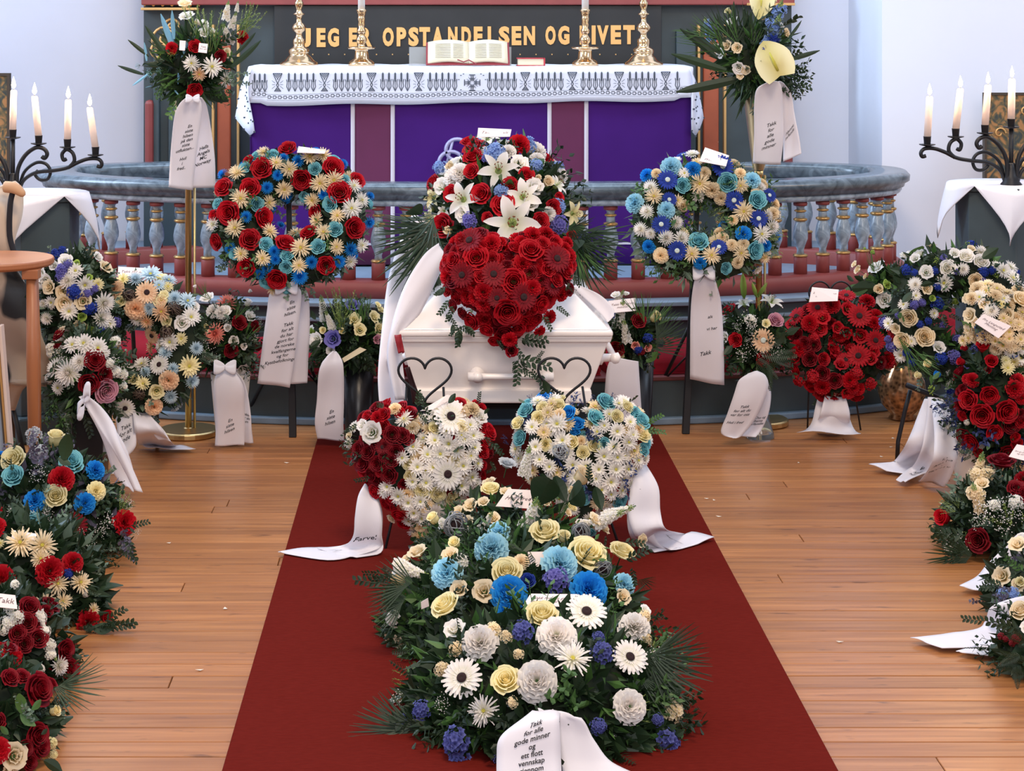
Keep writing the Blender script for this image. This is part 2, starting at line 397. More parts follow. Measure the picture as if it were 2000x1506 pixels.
for ch, a, b in (('J',515,575),('E',617,680),('G',695,775),('E',845,903),('R',925,1008),('O',1083,1162),('P',1182,1250),('S',1265,1338),('T',1342,1418),('A',1432,1512),('N',1545,1612),('D',1640,1708),('E',1727,1790),('L',1825,1885)):
    letters.append((ch, 450+a/3.636, 450+b/3.636))
for ch, a, b in (('S',85,162),('E',177,245),('N',262,342),('O',415,488),('G',505,585),('L',657,718),('I',742,770),('V',780,862),('E',877,950),('T',965,1046)):
    letters.append((ch, 950+a/3.636, 950+b/3.636))
for ch, a, b in letters:
    me = text_mesh(ch, 1.0, off=0.055, ext=0.002)
    xs_ = [v.co.x for v in me.vertices]; ys_ = [v.co.y for v in me.vertices]
    w, h = max(xs_)-min(xs_), max(ys_)-min(ys_)
    W, Hh = (b-a)*AP/FPX, 37*AP/FPX
    yc = 70-(0.0095*(((a+b)/2)-913))
    for v in me.vertices:
        v.co = Vector(((v.co.x-min(xs_))/w*W, -v.co.z*1.0, (v.co.y-min(ys_))/h*Hh))
    me.materials.clear(); me.materials.append(GOLDT)
    o = bpy.data.objects.new('letter', me); C.objects.link(o); o.location = (apx(a), AP-0.048, apz(yc+19)); child(o, tb)
    o['label'] = 'gold capital letter ' + ch
q = MB()
for i in range(22): q.box(apx(612+i*31)-0.003, apx(612+i*31)+0.003, AP-0.047, AP-0.044, apz(106)-0.003, apz(106)+0.003)
q.build('nail_heads', GOLDL, tb)

# ------------------------------------------------------------------ altar
AY = 8.95
def ax(px, Y=AY): return (px-CX)*Y/FPX
def az(py, Y=AY): return EYE-(py-CY)*Y/FPX
aL, aR, aT, aB = ax(489), ax(1349), az(134), 0.412
alt = thing('altar', 'altar table hung with purple cloth with two maroon bands edged in white', 'altar', ((aL+aR)/2, AY+0.3, aB))
q = MB(); q.box(aL+0.03, aR-0.03, AY+0.03, 9.6, aB, aT-0.004); q.build('table_body', WOOD_G, alt)
PUR = mat('purple_altar_cloth', lin(68, 28, 110), 0.9, noise_amt=0.07, scale=5, spec=0.15)
MAR = mat('maroon_altar_band', lin(98, 34, 72), 0.8, noise_amt=0.07, scale=5)
WTR = mat('white_trim', lin(214, 206, 214), 0.8)
def fy(x, z):
    return AY + 0.010*math.sin(x*7.3+z*3)*max(0, (aT-z)) + 0.012*math.sin(x*3.1+1.2-z*4)*max(0, aT-z)
def cloth_band(name, xa, xb, m, dy=0, z1=None, z0=None, nx=24):
    q = MB(); g = []
    z1 = z1 or aT; z0 = z0 if z0 is not None else aB+0.01
    for i in range(13):
        z = z1+(z0-z1)*i/12
        g.append([(xa+(xb-xa)*j/nx, fy(xa+(xb-xa)*j/nx, z)-dy, z) for j in range(nx+1)])
    q.grid(g); return q.build(name, m, alt, sm=True, thick=0.003)
cloth_band('purple_cloth', aL, aR, PUR, nx=60)
for (a, b) in ((692, 766), (1074, 1143)): cloth_band('maroon_band', ax(a), ax(b), MAR, 0.003, nx=8)
for a in (685, 763, 1069, 1141): cloth_band('white_ribbon_trim', ax(a), ax(a+8), WTR, 0.005, nx=2)
q = MB()
for (xa, sgn) in ((aL, -1), (aR, 1)):
    g = []
    for i in range(13):
        z = aT+(aB+0.01-aT)*i/12; g.append([(xa+sgn*0.012*math.sin(j*1.3)*i/12, AY+0.6*j/8, z) for j in range(9)])
    q.grid(g)
q.build('side_cloth', PUR, alt, sm=True, thick=0.003)
cloth_band('hem_trim', aL, aR, WTR, 0.006, z1=az(474), z0=az(478), nx=40)
# monogram disc (pale ring) on the cloth
q = MB()
for (cx_, cy_, r_) in ((893, 292, 22), (881, 318, 24)):
    q.tube([(ax(cx_+r_*math.cos(t/24*2*PI)), AY-0.03, az(cy_+r_*0.95*math.sin(t/24*2*PI))) for t in range(25)], 0.010, 6)
q.tube([(ax(870), AY-0.03, az(330)), (ax(885), AY-0.03, az(270))], 0.008, 6)
q.build('silver_monogram', mat('silver_braid', lin(170, 165, 200), 0.5, 0.3), alt, sm=True)

# white runner with embroidery
run = thing('altar_cloth', 'white altar cloth embroidered with wheat, chalices and a cross', 'altar cloth', ((aL+aR)/2, AY+0.3, aT+0.004))
LINEN = mat('white_linen', lin(226, 228, 240), 0.8, noise_amt=0.02, scale=14, bump=0.1)
EMB = mat('grey_black_embroidery', lin(66, 72, 84), 0.8)
def ry_(x): return AY-0.022-0.006*math.sin(x*9)
drop = lambda x: az(206 - 10*max(0, (x-aL)/(aR-aL))) + 0.004*math.sin(x*11) + (0.012 if abs(x-(aL+aR)/2) > 1.0 else 0)
q = MB(); g = []; NX = 70
q2 = [(AY+0.64, 0.0), (AY+0.3, 0.003), (AY+0.02, 0.002), (AY-0.006, 0.0)]
for (yy, dz) in q2: g.append([(aL-0.01+(aR-aL+0.02)*j/NX, yy, aT+0.006+dz+0.0025*math.sin(j*0.9)*math.sin(yy*9)) for j in range(NX+1)])
for i in range(7):
    t = i/6; row_ = []
    for j in range(NX+1):
        x = aL-0.01+(aR-aL+0.02)*j/NX; z1 = aT+0.001; row_.append((x, ry_(x)-0.004*t, z1+(drop(x)-z1)*t))
    g.append(row_)
q.grid(g); q.build('linen', LINEN, run, sm=True, thick=0.003)
for sgn, xa, tipx, sidex, nm in ((-1, aL, 497, 455, 'l'), (1, aR, 1352, 1380, 'r')):
    # corner drape, falling as a point
    x_e = ax(sidex)
    A = Vector((xa+sgn*-0.01, AY-0.024, aT)); B = Vector((xa, AY-0.022, drop(xa)))
    tip = Vector((ax(tipx), AY-0.02, az(268))); side = Vector((x_e, AY+0.10, az(232))); back = Vector((xa+sgn*0.03, AY+0.45, aT)); backl = Vector((xa+sgn*0.05, AY+0.5, az(250, 9.4)))
    g = []
    for i in range(9):
        t = i/8; top = A.lerp(back, t) ; top.z = aT+0.004; top.x += sgn*0.02*math.sin(t*PI)
        lo = cr([B if sgn < 0 else B, tip, side, backl], 4)
        low = lo[min(int(t*(len(lo)-1)+0.5), len(lo)-1)]
        g.append([top.lerp(low, k/6)+Vector((sgn*0.012*math.sin(k/6*PI)*(1+math.sin(t*9)), -0.01*math.sin(k/6*PI), 0.01*math.sin(k/6*PI))) for k in range(7)])
    q = MB(); q.grid(g); q.build('corner_fold', LINEN, run, sm=True, thick=0.003)
    q = MB()
    for t in range(7):
        for k in range(5):
            i = 1+t; p = Vector(g[i][2+k//1 if 2+k < 7 else 6])
            q.add([p+Vector((-0.005, -0.006, -0.004)), p+Vector((0.005, -0.006, -0.004)), p+Vector((0.005, -0.006, 0.004)), p+Vector((-0.005, -0.006, 0.004))], [(0,1,2,3)])
    q.build('corner_stitching', EMB, run)
emb = MB()
PX = AY/FPX
def es(x0_, y0_, x1_, y1_, w=0.0018):
    a = Vector((x0_, y0_)); b = Vector((x1_, y1_)); d = (b-a)
    if d.length < 1e-6: return
    n = Vector((-d.y, d.x)).normalized()*w
    c = [a+n, a-n, b-n, b+n]
    emb.add([(p.x, ry_(p.x)-0.0055, p.y) for p in c], [(0,1,2,3)])
def wheat(cx_, zt):
    u = PX
    es(cx_, zt-8*u, cx_, zt-33*u, 0.0016)
    for k in range(7): es(cx_-2.2*u, zt-(2+k*2.3)*u, cx_, zt-(3.6+k*2.3)*u, 0.0013); es(cx_+2.2*u, zt-(2+k*2.3)*u, cx_, zt-(3.6+k*2.3)*u, 0.0013)
    es(cx_, zt, cx_, zt-18*u, 0.0022)
    for s_ in (-1, 1):
        es(cx_+s_*4.5*u, zt-13*u, cx_+s_*3.2*u, zt-19*u); es(cx_+s_*3.2*u, zt-19*u, cx_+s_*4.2*u, zt-27*u); es(cx_+s_*4.2*u, zt-27*u, cx_, zt-36*u)
def chalice(cx_, zt):
    u = PX
    es(cx_-9*u, zt, cx_+9*u, zt, 0.0014)
    for k in range(6):
        w_ = (8.5-k*1.5)*u; z = zt-(1.5+k*2.0)*u
        n_ = max(1, 5-k)
        for j in range(n_): xx = cx_-w_+2*w_*(j+0.5)/n_; es(xx-1.1*u, z, xx+1.1*u, z, 0.0021)
    es(cx_-9*u, zt, cx_-1.5*u, zt-17*u); es(cx_+9*u, zt, cx_+1.5*u, zt-17*u)
    for s_ in (-1, 1):
        es(cx_+s_*1.5*u, zt-17*u, cx_-s_*2.6*u, zt-23*u); es(cx_-s_*2.6*u, zt-23*u, cx_+s_*6.5*u, zt-35*u, 0.0016)
        for a in (-0.5, 0, 0.5): es(cx_+s_*5*u, zt-(22-a*6)*u, cx_+s_*11*u, zt-(22-a*16)*u, 0.0009)
    for k in range(4): es(cx_-(3.2+k)*u, zt-(30+k*1.6)*u, cx_+(3.2+k)*u, zt-(30+k*1.6)*u, 0.0013)
ztop = lambda px: az(143-0.004*(px-543))
c_, zc, u = ax(922), az(161), PX
for (dx, dz) in ((1,0),(-1,0),(0,1),(0,-1)):
    for w_ in (-2.2, 2.2): es(c_+dx*3*u+dz*w_*u, zc+dz*3*u+dx*w_*u, c_+dx*15*u+dz*w_*u, zc+dz*15*u+dx*w_*u, 0.0016)
    es(c_+dx*15*u-dz*6*u, zc+dz*15*u-dx*6*u, c_+dx*15*u+dz*6*u, zc+dz*15*u+dx*6*u, 0.0022)
    es(c_+dx*3*u, zc+dz*3*u, c_+dx*14*u, zc+dz*14*u, 0.0012)
    es(c_+dx*8*u-dz*5*u, zc+dz*8*u-dx*5*u, c_+dx*8*u+dz*5*u, zc+dz*8*u+dx*5*u, 0.0014)
for a in range(16): t = a*PI/8+0.2; es(c_+5*u*math.cos(t), zc+5*u*math.sin(t), c_+13*u*math.cos(t), zc+13*u*math.sin(t), 0.0008)
for (dx, dz) in ((-22,14),(-26,6),(22,14),(26,6),(-22,-14),(22,-14),(-17,17),(17,17)): es(c_+dx*u-1.4*u, zc+dz*u, c_+dx*u+1.4*u, zc+dz*u, 0.0018)
for px in (543, 634.5, 726, 818, 1025.6, 1117, 1208, 1299): chalice(ax(px), ztop(px))
for px in (589, 680, 772, 864, 980, 1071, 1162, 1253):
    for j in range(5): wheat(ax(px-24+j*12), ztop(px)+0.002)
wheat(ax(1322), ztop(1322)+0.002)
for j in range(3): wheat(ax(498+j*10), ztop(500))
x = aL+0.01
while x < aR-0.01:
    zb = drop(x)+17*PX
    es(x, zb+2.5*PX, x+5.5*PX, zb+2.5*PX, 0.0016); es(x, zb-2.5*PX, x+5.5*PX, zb-2.5*PX, 0.0016); es(x, zb-2.5*PX, x, zb+2.5*PX, 0.0013); es(x+5.5*PX, zb-2.5*PX, x+5.5*PX, zb+2.5*PX, 0.0013)
    es(x+5.5*PX, zb, x+8.6*PX, zb, 0.0014)
    es(x-2*PX, zb-5.5*PX, x+9*PX, zb-5.5*PX, 0.0006); es(x-2*PX, zb+5.2*PX, x+9*PX, zb+5.2*PX, 0.0006)
    x += 10.3*PX
emb.build('embroidery', EMB, run)

# things on the altar
TOP = aT+0.010
def stick(px, prof, label, Y=9.2, cand=None, seg=24):
    t = thing('candlestick', label, 'candlestick', (ax(px, Y), Y, TOP), 'brass candlesticks on the altar')
    q = MB(); q.lathe([(r*Y/FPX, z*Y/FPX+TOP) for r, z in prof], seg, (ax(px, Y), Y, 0))
    q.build('turned_column', BRASS, t, sm=(seg > 10)); return t
tall = [(38,0),(38,3),(36,6),(30,9),(24,16),(22,18),(18,21),(20,25),(20,31),(14,35),(11,38),(12,44),(12,50),(8,54),(6,60),(7,64),(12,68),(14,74),(11,80),(6,84),(5,92),(7,98),(12,100),(7,103),(5,108),(8,118),(9,122),(6,126),(5,140),(12,146),(14,150),(9,152),(9,176),(13,178),(13,181)]
for px, w in ((584, 'left'), (1257, 'right')):
    t = stick(px, tall, 'tall turned brass candlestick at the %s end of the altar' % w)
    q = MB(); q.lathe([(0.020, TOP+0.46), (0.019, TOP+0.72), (0.014, TOP+0.725)], 14, (ax(px, 9.2), 9.2, 0))
    tag(q.build('candle', mat('candle_wax', lin(250, 244, 236), 0.5, trans=0.3), sm=True), 'thick white candle on the tall %s brass candlestick' % w, 'candle')
short = [(26,0),(26,5),(22,9),(14,14),(13,28),(13,32),(26,33),(27,36),(24,37),(9,38),(7,42),(10,47),(11,52),(8,57),(5,61),(8,65),(9,69),(6,74),(7,80),(6,86),(8,92),(7,95),(7,100),(9,104),(8,106),(10,107),(10,110)]
for px, w in ((706, 'left'), (1143, 'right')):
    t = stick(px, [(r*(1.0), z) for r, z in short], 'low brass candlestick with scalloped drip pan, %s of the open book' % w, 9.1)
    q = MB(); q.lathe([(0.0175, TOP+0.262), (0.017, TOP+0.50), (0.012, TOP+0.505)], 14, (ax(px, 9.1), 9.1, 0))
    tag(q.build('candle', _M['candle_wax'], sm=True), 'white candle standing in the low %s brass candlestick' % w, 'candle')
# open book on a clear stand
bk = thing('open_bible', 'large open book with cream pages lying on the altar', 'book', (ax(914, 9.1), 9.1, TOP))
PAGE = mat('page_paper', lin(222, 208, 176), 0.8)
def book_half(xa, xb, flip):
    q = MB(); g = []
    for i in range(9):
        t = i/8; row_ = []
        x = ax(xa, 9.1)+(ax(xb, 9.1)-ax(xa, 9.1))*t
        bulge = math.sin(min(1, (t if flip else 1-t)*1.0)*PI)*0.012
        for k in range(5):
            s_ = k/4; row_.append((x, 9.05+0.11*s_, TOP+0.012+bulge+0.100*s_))
        g.append(row_)
    q.grid(g); return q
for xa, xb, fl, in ((836, 915, 0), (916, 991, 1)):
    q = book_half(xa, xb, fl); q.build('page_block', PAGE, bk, sm=True, thick=0.014)
q = MB(); q.add([(ax(832,9.1), 9.046, TOP+0.004), (ax(995,9.1), 9.046, TOP+0.004), (ax(995,9.1), 9.175, TOP+0.112), (ax(832,9.1), 9.175, TOP+0.112)], [(0,1,2,3)])
q.build('cover', mat('dark_red_cover', lin(140, 40, 48), 0.6), bk, thick=0.006)
q = MB(); q.tube([(ax(893,9.1), 9.03, TOP+0.032), (ax(905,9.1), 9.03, TOP+0.02), (ax(915,9.1), 9.035, TOP+0.03), (ax(930,9.1), 9.03, TOP+0.01)], 0.003, 5); q.build('bookmark_ribbon', _M['dark_red_cover'], bk)
q = MB()
for (a, b) in ((850, 880), (885, 905), (928, 950), (955, 980)):
    for k in range(9):
        s_ = 0.15+k*0.08; q.add([(ax(a,9.1), 9.05+0.11*s_-0.009, TOP+0.027+0.1*s_), (ax(b,9.1), 9.05+0.11*s_-0.009, TOP+0.027+0.1*s_), (ax(b,9.1), 9.05+0.11*(s_+0.02)-0.009, TOP+0.027+0.1*(s_+0.025)), (ax(a,9.1), 9.05+0.11*(s_+0.02)-0.009, TOP+0.027+0.1*(s_+0.025))], [(0,1,2,3)])
q.build('printed_lines', mat('pale_grey_print', lin(150, 140, 122), 0.9), bk)
q = MB(); q.box(ax(799,9.15), ax(999,9.15), 9.17, 9.178, TOP, TOP+0.092); q.box(ax(799,9.15), ax(999,9.15), 9.03, 9.178, TOP, TOP+0.004)
gl = mat('clear_acrylic', (0.7, 0.7, 0.66, 1), 0.08); gl.node_tree.nodes['Principled BSDF'].inputs['Alpha'].default_value = 0.35
tag(q.build('book_stand', gl), 'clear acrylic book stand behind the open book on the altar', 'book stand')
q2_ = thing('closed_book', 'small closed red book lying on the altar beside the open book', 'book', (ax(1036, 9.1), 9.1, TOP))
q = MB(); q.box(ax(1009,9.1), ax(1062,9.1), 9.06, 9.16, TOP, TOP+0.004); q.box(ax(1009,9.1), ax(1062,9.1), 9.06, 9.16, TOP+0.035, TOP+0.039); q.box(ax(1061,9.1), ax(1064,9.1), 9.06, 9.16, TOP, TOP+0.039)
q.build('cover', mat('bright_red_cover', lin(180, 46, 56), 0.6), q2_)
q = MB(); q.box(ax(1011,9.1), ax(1061,9.1), 9.064, 9.156, TOP+0.004, TOP+0.035); q.build('page_block', PAGE, q2_)

# side panels on the walls
def wall_panel(px0, px1, py0, py1, Y, label, seed):
    t = thing('painted_panel', label, 'painting', P((px0+px1)/2, py1, Y))
    a = P(px0, py0, Y); b = P(px1, py1, Y)
    m, tt, bs = nt('dark_gilt_pattern_%d' % seed); N = tt.nodes; L = tt.links
    tc = N.new('ShaderNodeTexCoord'); vo = N.new('ShaderNodeTexVoronoi'); vo.inputs['Scale'].default_value = 26
    no = N.new('ShaderNodeTexNoise'); no.inputs['Scale'].default_value = 14; no.inputs['Distortion'].default_value = 2.5
    L.new(tc.outputs['Object'], vo.inputs[0]); L.new(tc.outputs['Object'], no.inputs[0])
    c = N.new('ShaderNodeValToRGB'); e = c.color_ramp.elements; e[0].position = 0.38; e[0].color = lin(58, 66, 64); e[1].position = 0.62; e[1].color = lin(168, 122, 76)
    x_ = e.new(0.5); x_.color = lin(104, 92, 62)
    L.new(no.outputs[0], c.inputs[0]); L.new(c.outputs[0], bs.inputs['Base Color']); bs.inputs['Roughness'].default_value = 0.7
    q = MB(); q.box(a.x, b.x, Y, Y+0.03, b.z, a.z); q.build('panel', m, t)
    q = MB()
    w = 0.012
    for (xa, xb, za, zb) in ((a.x-w, a.x, b.z, a.z), (b.x, b.x+w, b.z, a.z), (a.x-w, b.x+w, a.z, a.z+w), (a.x-w, b.x+w, b.z-w, b.z)): q.box(xa, xb, Y-0.006, Y+0.03, za, zb)
    q.build('frame', mat('dark_frame', lin(66, 56, 46), 0.6), t)
    for k in range(7):
        c_ = Vector((a.x+(b.x-a.x)*R.uniform(0.15, 0.85), Y-0.004, b.z+(a.z-b.z)*(0.1+0.12*k)))
        q = MB(); q.tube([c_+Vector((math.cos(i*0.5)*0.03*(1-i/16), 0, math.sin(i*0.5)*0.03*(1-i/16))) for i in range(14)], 0.004, 5); q.build('gilt_scroll', GOLDL, t)
wall_panel(1927, 2075, 186, 362, 8.9, 'dark painted panel with gilt figures behind the right candelabrum', 1)
wall_panel(-110, 14, 148, 345, 8.6, 'dark painted panel with gilt ornament behind the left candelabrum', 2)
# ------------------------------------------------------------------ pedestals, candelabra
def pedestal(cx, Y, ztop, side_):
    t = thing('pedestal', 'grey green wooden pedestal under the white cloth on the %s' % side_, 'pedestal', (cx, Y, 0))
    poly = [(cx+0.19*math.cos(a*PI/3+PI/6), Y+0.19*math.sin(a*PI/3+PI/6)) for a in range(6)]
    q = MB(); q.prism(poly, 0.1, ztop-0.02); q.build('body', WOOD_G, t, bev=0.004)
    q = MB(); q.prism([(cx+(x-cx)*1.2, Y+(y-Y)*1.2) for x, y in poly], 0, 0.1); q.build('base', WOOD_G, t, bev=0.01)
    q = MB(); q.prism([(cx+(x-cx)*1.12, Y+(y-Y)*1.12) for x, y in poly], ztop-0.02, ztop); q.build('top', WOOD_G, t, bev=0.004)
    # cloth laid cornerwise: a flat top and four hanging points
    q = MB(); r = 0.205; zt_ = ztop+0.005
    rim = [Vector((cx+r*math.cos(a*PI/12)*1.06, Y+r*math.sin(a*PI/12)*1.0, zt_)) for a in range(24)]
    q.add([Vector((cx, Y, zt_))]+rim, [(0, i+1, (i+1) % 24+1) for i in range(24)])
    for d_ in range(4):
        mid = (-6+d_*6) % 24; tipdir = Vector((math.cos(mid*PI/12), math.sin(mid*PI/12), 0)); side = Vector((-tipdir.y, tipdir.x, 0)); g = []
        tip = Vector((cx, Y, zt_))+tipdir*(r+0.035)+side*(-0.05 if d_ == 0 else 0.0)+Vector((0, 0, -0.225))
        for i in range(13):
            e = rim[(mid-3+(i*6)//12) % 24].lerp(rim[(mid-3+(i*6)//12+1) % 24], (i % 2)*0.5) if i < 12 else rim[(mid+3) % 24]
            u = i/12; w_ = (1-abs(2*u-1))**0.6; row_ = []
            low = e.lerp(tip, w_); 
            for k in range(7):
                t_ = k/6; v = e.lerp(low, t_)+tipdir*0.022*math.sin(min(1, t_*w_*1.6)*PI*0.5)*(w_ > 0)+tipdir*0.006*math.sin(u*14+k*0.4)*t_*w_
                row_.append(v)
            g.append(row_)
        q.grid(g)
    tag(q.build('cloth', WHITE_CLOTH, sm=True, thick=0.003), 'white cloth laid cornerwise on the pedestal on the %s' % side_, 'cloth')
def candelabrum(pc, pb, Y, side, k=1.0, mir=1):
    """pc: pixel column of the middle stem, pb: pixel row of the foot; coordinates below are pixels from that point"""
    c = P(pc, pb, Y); U = Y/FPX*k
    t = thing('candelabrum', 'black wrought iron seven armed candelabrum with scrolls on the %s pedestal' % side, 'candelabrum', c)
    W = lambda x, y, d=0.0: Vector((c.x+x*U, Y+d, c.z-y*U))
    def pth(name, pts, r, sgn, d=0.0):
        q = MB(); q.tube(cr([W(sgn*x, y, d) for x, y in pts], 6), r*U, 8); return q.build(name, BLACK_METAL, t, sm=True)
    def T(L): return [((x-1783)/3.764, (y-1362)/3.764) for x, y in L]
    q = MB(); q.tube([W(0, -2), W(0, -60), W(0, -112)], 4.6*U, 10); q.build('stem', BLACK_METAL, t, sm=True)
    q = MB(); q.lathe([(20*U, 0), (21*U, 2*U), (16*U, 8*U), (17*U, 12*U), (12*U, 20*U), (9*U, 34*U), (7*U, 44*U)], 16, c); q.build('collar', BLACK_METAL, t, sm=True)
    q = MB(); q.box(c.x-54*U, c.x+54*U, Y-0.055, Y+0.055, c.z-0.006, c.z); q.build('base_plate', BLACK_METAL, t)
    A = T([(1745,1330),(1742,1180),(1690,1070),(1610,1008),(1548,1015),(1522,1052),(1540,1085),(1562,1072)])
    B = T([(1735,1330),(1700,1250),(1610,1195),(1480,1180),(1380,1160),(1300,1120),(1220,1092),(1150,1092),(1120,1120),(1128,1150),(1155,1145)])
    B2 = T([(1370,1160),(1325,1110),(1335,1050),(1380,1022),(1415,1055),(1405,1100),(1382,1092)])
    D = T([(1745,1330),(1705,1195),(1620,1125),(1545,1130),(1508,1185),(1530,1245),(1585,1250),(1622,1212),(1600,1180)])
    spots = [(0, -112, 0)]
    for s_ in (1, -1):
        pth('scroll_arm', A, 4.2, s_, -0.012); pth('long_arm', B, 3.8, s_, 0.0); pth('scroll_arm', B2, 3.8, s_, 0.0); pth('scroll_loop', D, 3.4, s_, 0.014)
        for (x, y) in ((1590, 985), (1375, 1012), (1166, 1070)): spots.append((s_*(x-1783)/3.764, (y-1362)/3.764, s_))
    for (x, y, s_) in spots:
        p = W(x, y)
        q = MB(); q.lathe([(3*U, -2*U), (15.5*U, 1.5*U), (16*U, 3*U), (7*U, 1.5*U)], 14, p); q.build('drip_pan', BLACK_METAL, t, sm=True)
        q = MB(); q.lathe([(5.5*U, 0), (6.5*U, 3*U), (7.6*U, 17*U), (8.0*U, 18*U)], 12, p); q.build('socket', BLACK_METAL, t, sm=True)
    WAX = mat('lit_candle_wax', lin(255, 240, 228), 0.5, trans=0.45)
    FL_ = mat('flame', (1, 0.85, 0.6, 1), 1.0, emit=((1.0, 0.80, 0.52, 1), 28.0))
    WICK = INK
    lean = {0: 0, 1: 0}
    order = sorted(spots, key=lambda s: s[0])
    words = ['leftmost', 'second from left', 'third from left', 'middle', 'third from right', 'second from right', 'rightmost']
    for i, (x, y, s_) in enumerate(order):
        p = W(x, y)+Vector((0, 0, 14*U)); hgt = 82*U; lx = {0: 0.006, 1: 0.012, 2: 0.008, 3: 0.002, 4: -0.01, 5: 0.002, 6: -0.014}[i]*k
        tc = thing('lit_candle', '%s lit white candle of the %s candelabrum' % (words[i], side), 'candle', p, 'lit candles on the %s candelabrum' % side)
        q = MB(); q.lathe([(7.0*U, 0), (7.0*U, hgt*0.5), (6.4*U, hgt*0.97), (5*U, hgt)], 14); 
        for n_ in range(len(q.v)): v = q.v[n_]; q.v[n_] = (v[0]+p.x+lx*v[2]/hgt*1.6, v[1]+p.y, v[2]+p.z)
        q.build('wax', WAX, tc, sm=True)
        tp = p+Vector((lx*1.6, 0, hgt))
        q = MB(); q.tube([tp, tp+Vector((0, 0, 0.010))], 0.0012, 5); q.build('wick', WICK, tc)
        q = MB(); q.lathe([(0.001, 0.006), (0.007, 0.013), (0.0085, 0.020), (0.006, 0.032), (0.002, 0.045), (0.0003, 0.052)], 10, tp); q.build('flame', FL_, tc, sm=True)
        l = bpy.data.lights.new('candle_flame_light', 'POINT'); l.energy = 1.1; l.color = (1.0, 0.66, 0.36); l.shadow_soft_size = 0.02
        lo = bpy.data.objects.new('candle_flame_light', l); C.objects.link(lo); lo.location = tp+Vector((0, -0.015, 0.03))
PYR = 7.4
zt = EYE-(364-CY)*PYR/FPX
pedestal(P(1972, 364, PYR).x, PYR+0.1, zt, 'right')
candelabrum(1975, 362, PYR, 'right')
PYL = 7.08
zt = EYE-(384-CY)*PYL/FPX
pedestal(P(52, 384, PYL).x, PYL+0.1, zt, 'left')
candelabrum(25, 381, PYL, 'left', 0.985)

# ------------------------------------------------------------------ tall brass flower stands
def flower_stand(px, py, Y, ptop, ncone, wtop, label, side):
    b = P(px, py, Y); b.z = 0
    t = thing('flower_stand', label, 'flower stand', b)
    U = Y/FPX
    z = lambda py_: EYE-(py_-CY)*U
    q = MB(); q.lathe([(0.115, 0), (0.117, 0.004), (0.117, 0.02), (0.11, 0.024), (0.02, 0.026), (0.014, 0.03)], 36, b); q.build('base', BRASS_SOFT, t, bev=0.002)
    q = MB(); q.lathe([(0.0125, 0.026), (0.0125, z(ncone)-0.03), (0.018, z(ncone)-0.02), (0.018, z(ncone))], 14, b); q.build('pole', BRASS_SOFT, t, sm=True)
    q = MB(); q.tube([b+Vector((0.024, 0, 0.026)), b+Vector((0.024, 0, z(ncone)-0.02))], 0.005, 8); q.build('pole', BRASS_SOFT, t, sm=True)
    q = MB(); q.lathe([(0.020, z(ncone)), (0.026, z(ncone)+0.02), (wtop*0.9, z(ptop)-0.02), (wtop, z(ptop)), (wtop-0.006, z(ptop)), (wtop*0.8, z(ptop)-0.05), (0.01, z(ncone)+0.03)], 28, b, cap=False)
    q.build('vase', mat('brushed_champagne_metal', lin(196, 176, 136), 0.35, 0.85), t, sm=True)
    return b, z(ptop)
STL = flower_stand(368, 848, 7.14, 196, 345, 0.062, 'tall brass flower stand with cone vase, left of the red and blue wreath', 'left')
STR = flower_stand(1482, 826, 7.33, 186, 332, 0.066, 'tall brass flower stand with cone vase, right of the blue and white wreath', 'right')

# ------------------------------------------------------------------ easels for the two big wreaths
def easel(foot, top, backl, backr, Y, label, strut_from, shelf=None):
    t = thing('easel', label, 'easel', P(foot[0], foot[1], Y))
    f = P(foot[0], foot[1], Y); f.z = 0.0
    tp = P(top[0], top[1], Y+0.06)
    q = MB(); 
    d = 0.014
    q.add([f+Vector((-d,-d,0)), f+Vector((d,-d,0)), f+Vector((d,d,0)), f+Vector((-d,d,0)), tp+Vector((-d*.7,-d,0)), tp+Vector((d*.7,-d,0)), tp+Vector((d*.7,d,0)), tp+Vector((-d*.7,d,0))], [(0,3,2,1),(4,5,6,7),(0,1,5,4),(1,2,6,5),(2,3,7,6),(3,0,4,7)])
    q.build('front_leg', BLACK_METAL, t, bev=0.002)
    s = f.lerp(tp, strut_from)
    for (bx, by, dy) in (backl, backr):
        e = P(bx, by, Y+dy); e.z = max(0.006, e.z)
        top2 = f.lerp(tp, strut_from+0.12)
        q = MB(); q.tube([top2+Vector((0, 0.02, 0)), e], 0.007, 8); q.build('back_leg', BLACK_METAL, t, sm=True)
        q = MB(); q.tube([s+Vector((0,0.005,0)), (top2+Vector((0, 0.02, 0))).lerp(e, 0.62)], 0.004, 6); q.build('strut', BLACK_METAL, t, sm=True)
    if shelf:
        a = P(shelf[0], shelf[2], Y+0.02); b_ = P(shelf[1], shelf[3], Y+0.02)
        q = MB(); q.tube([a, b_], 0.008, 8); q.build('cross_bar', BLACK_METAL, t, sm=True)
        for e in (a, b_):
            q = MB(); q.tube([e, e+Vector((0, -0.09, 0.0))], 0.006, 6); q.build('hook', BLACK_METAL, t, sm=True)
easel((572, 852), (564, 380), (478, 830, 0.30), (652, 826, 0.30), 7.1, 'black tripod easel carrying the red, blue and cream wreath', 0.33, (520, 610, 520, 520))
easel((1339, 846), (1362, 380), (1262, 815, 0.30), (1432, 820, 0.30), 7.16, 'black tripod easel carrying the blue and white wreath', 0.33, (1315, 1410, 450, 462))

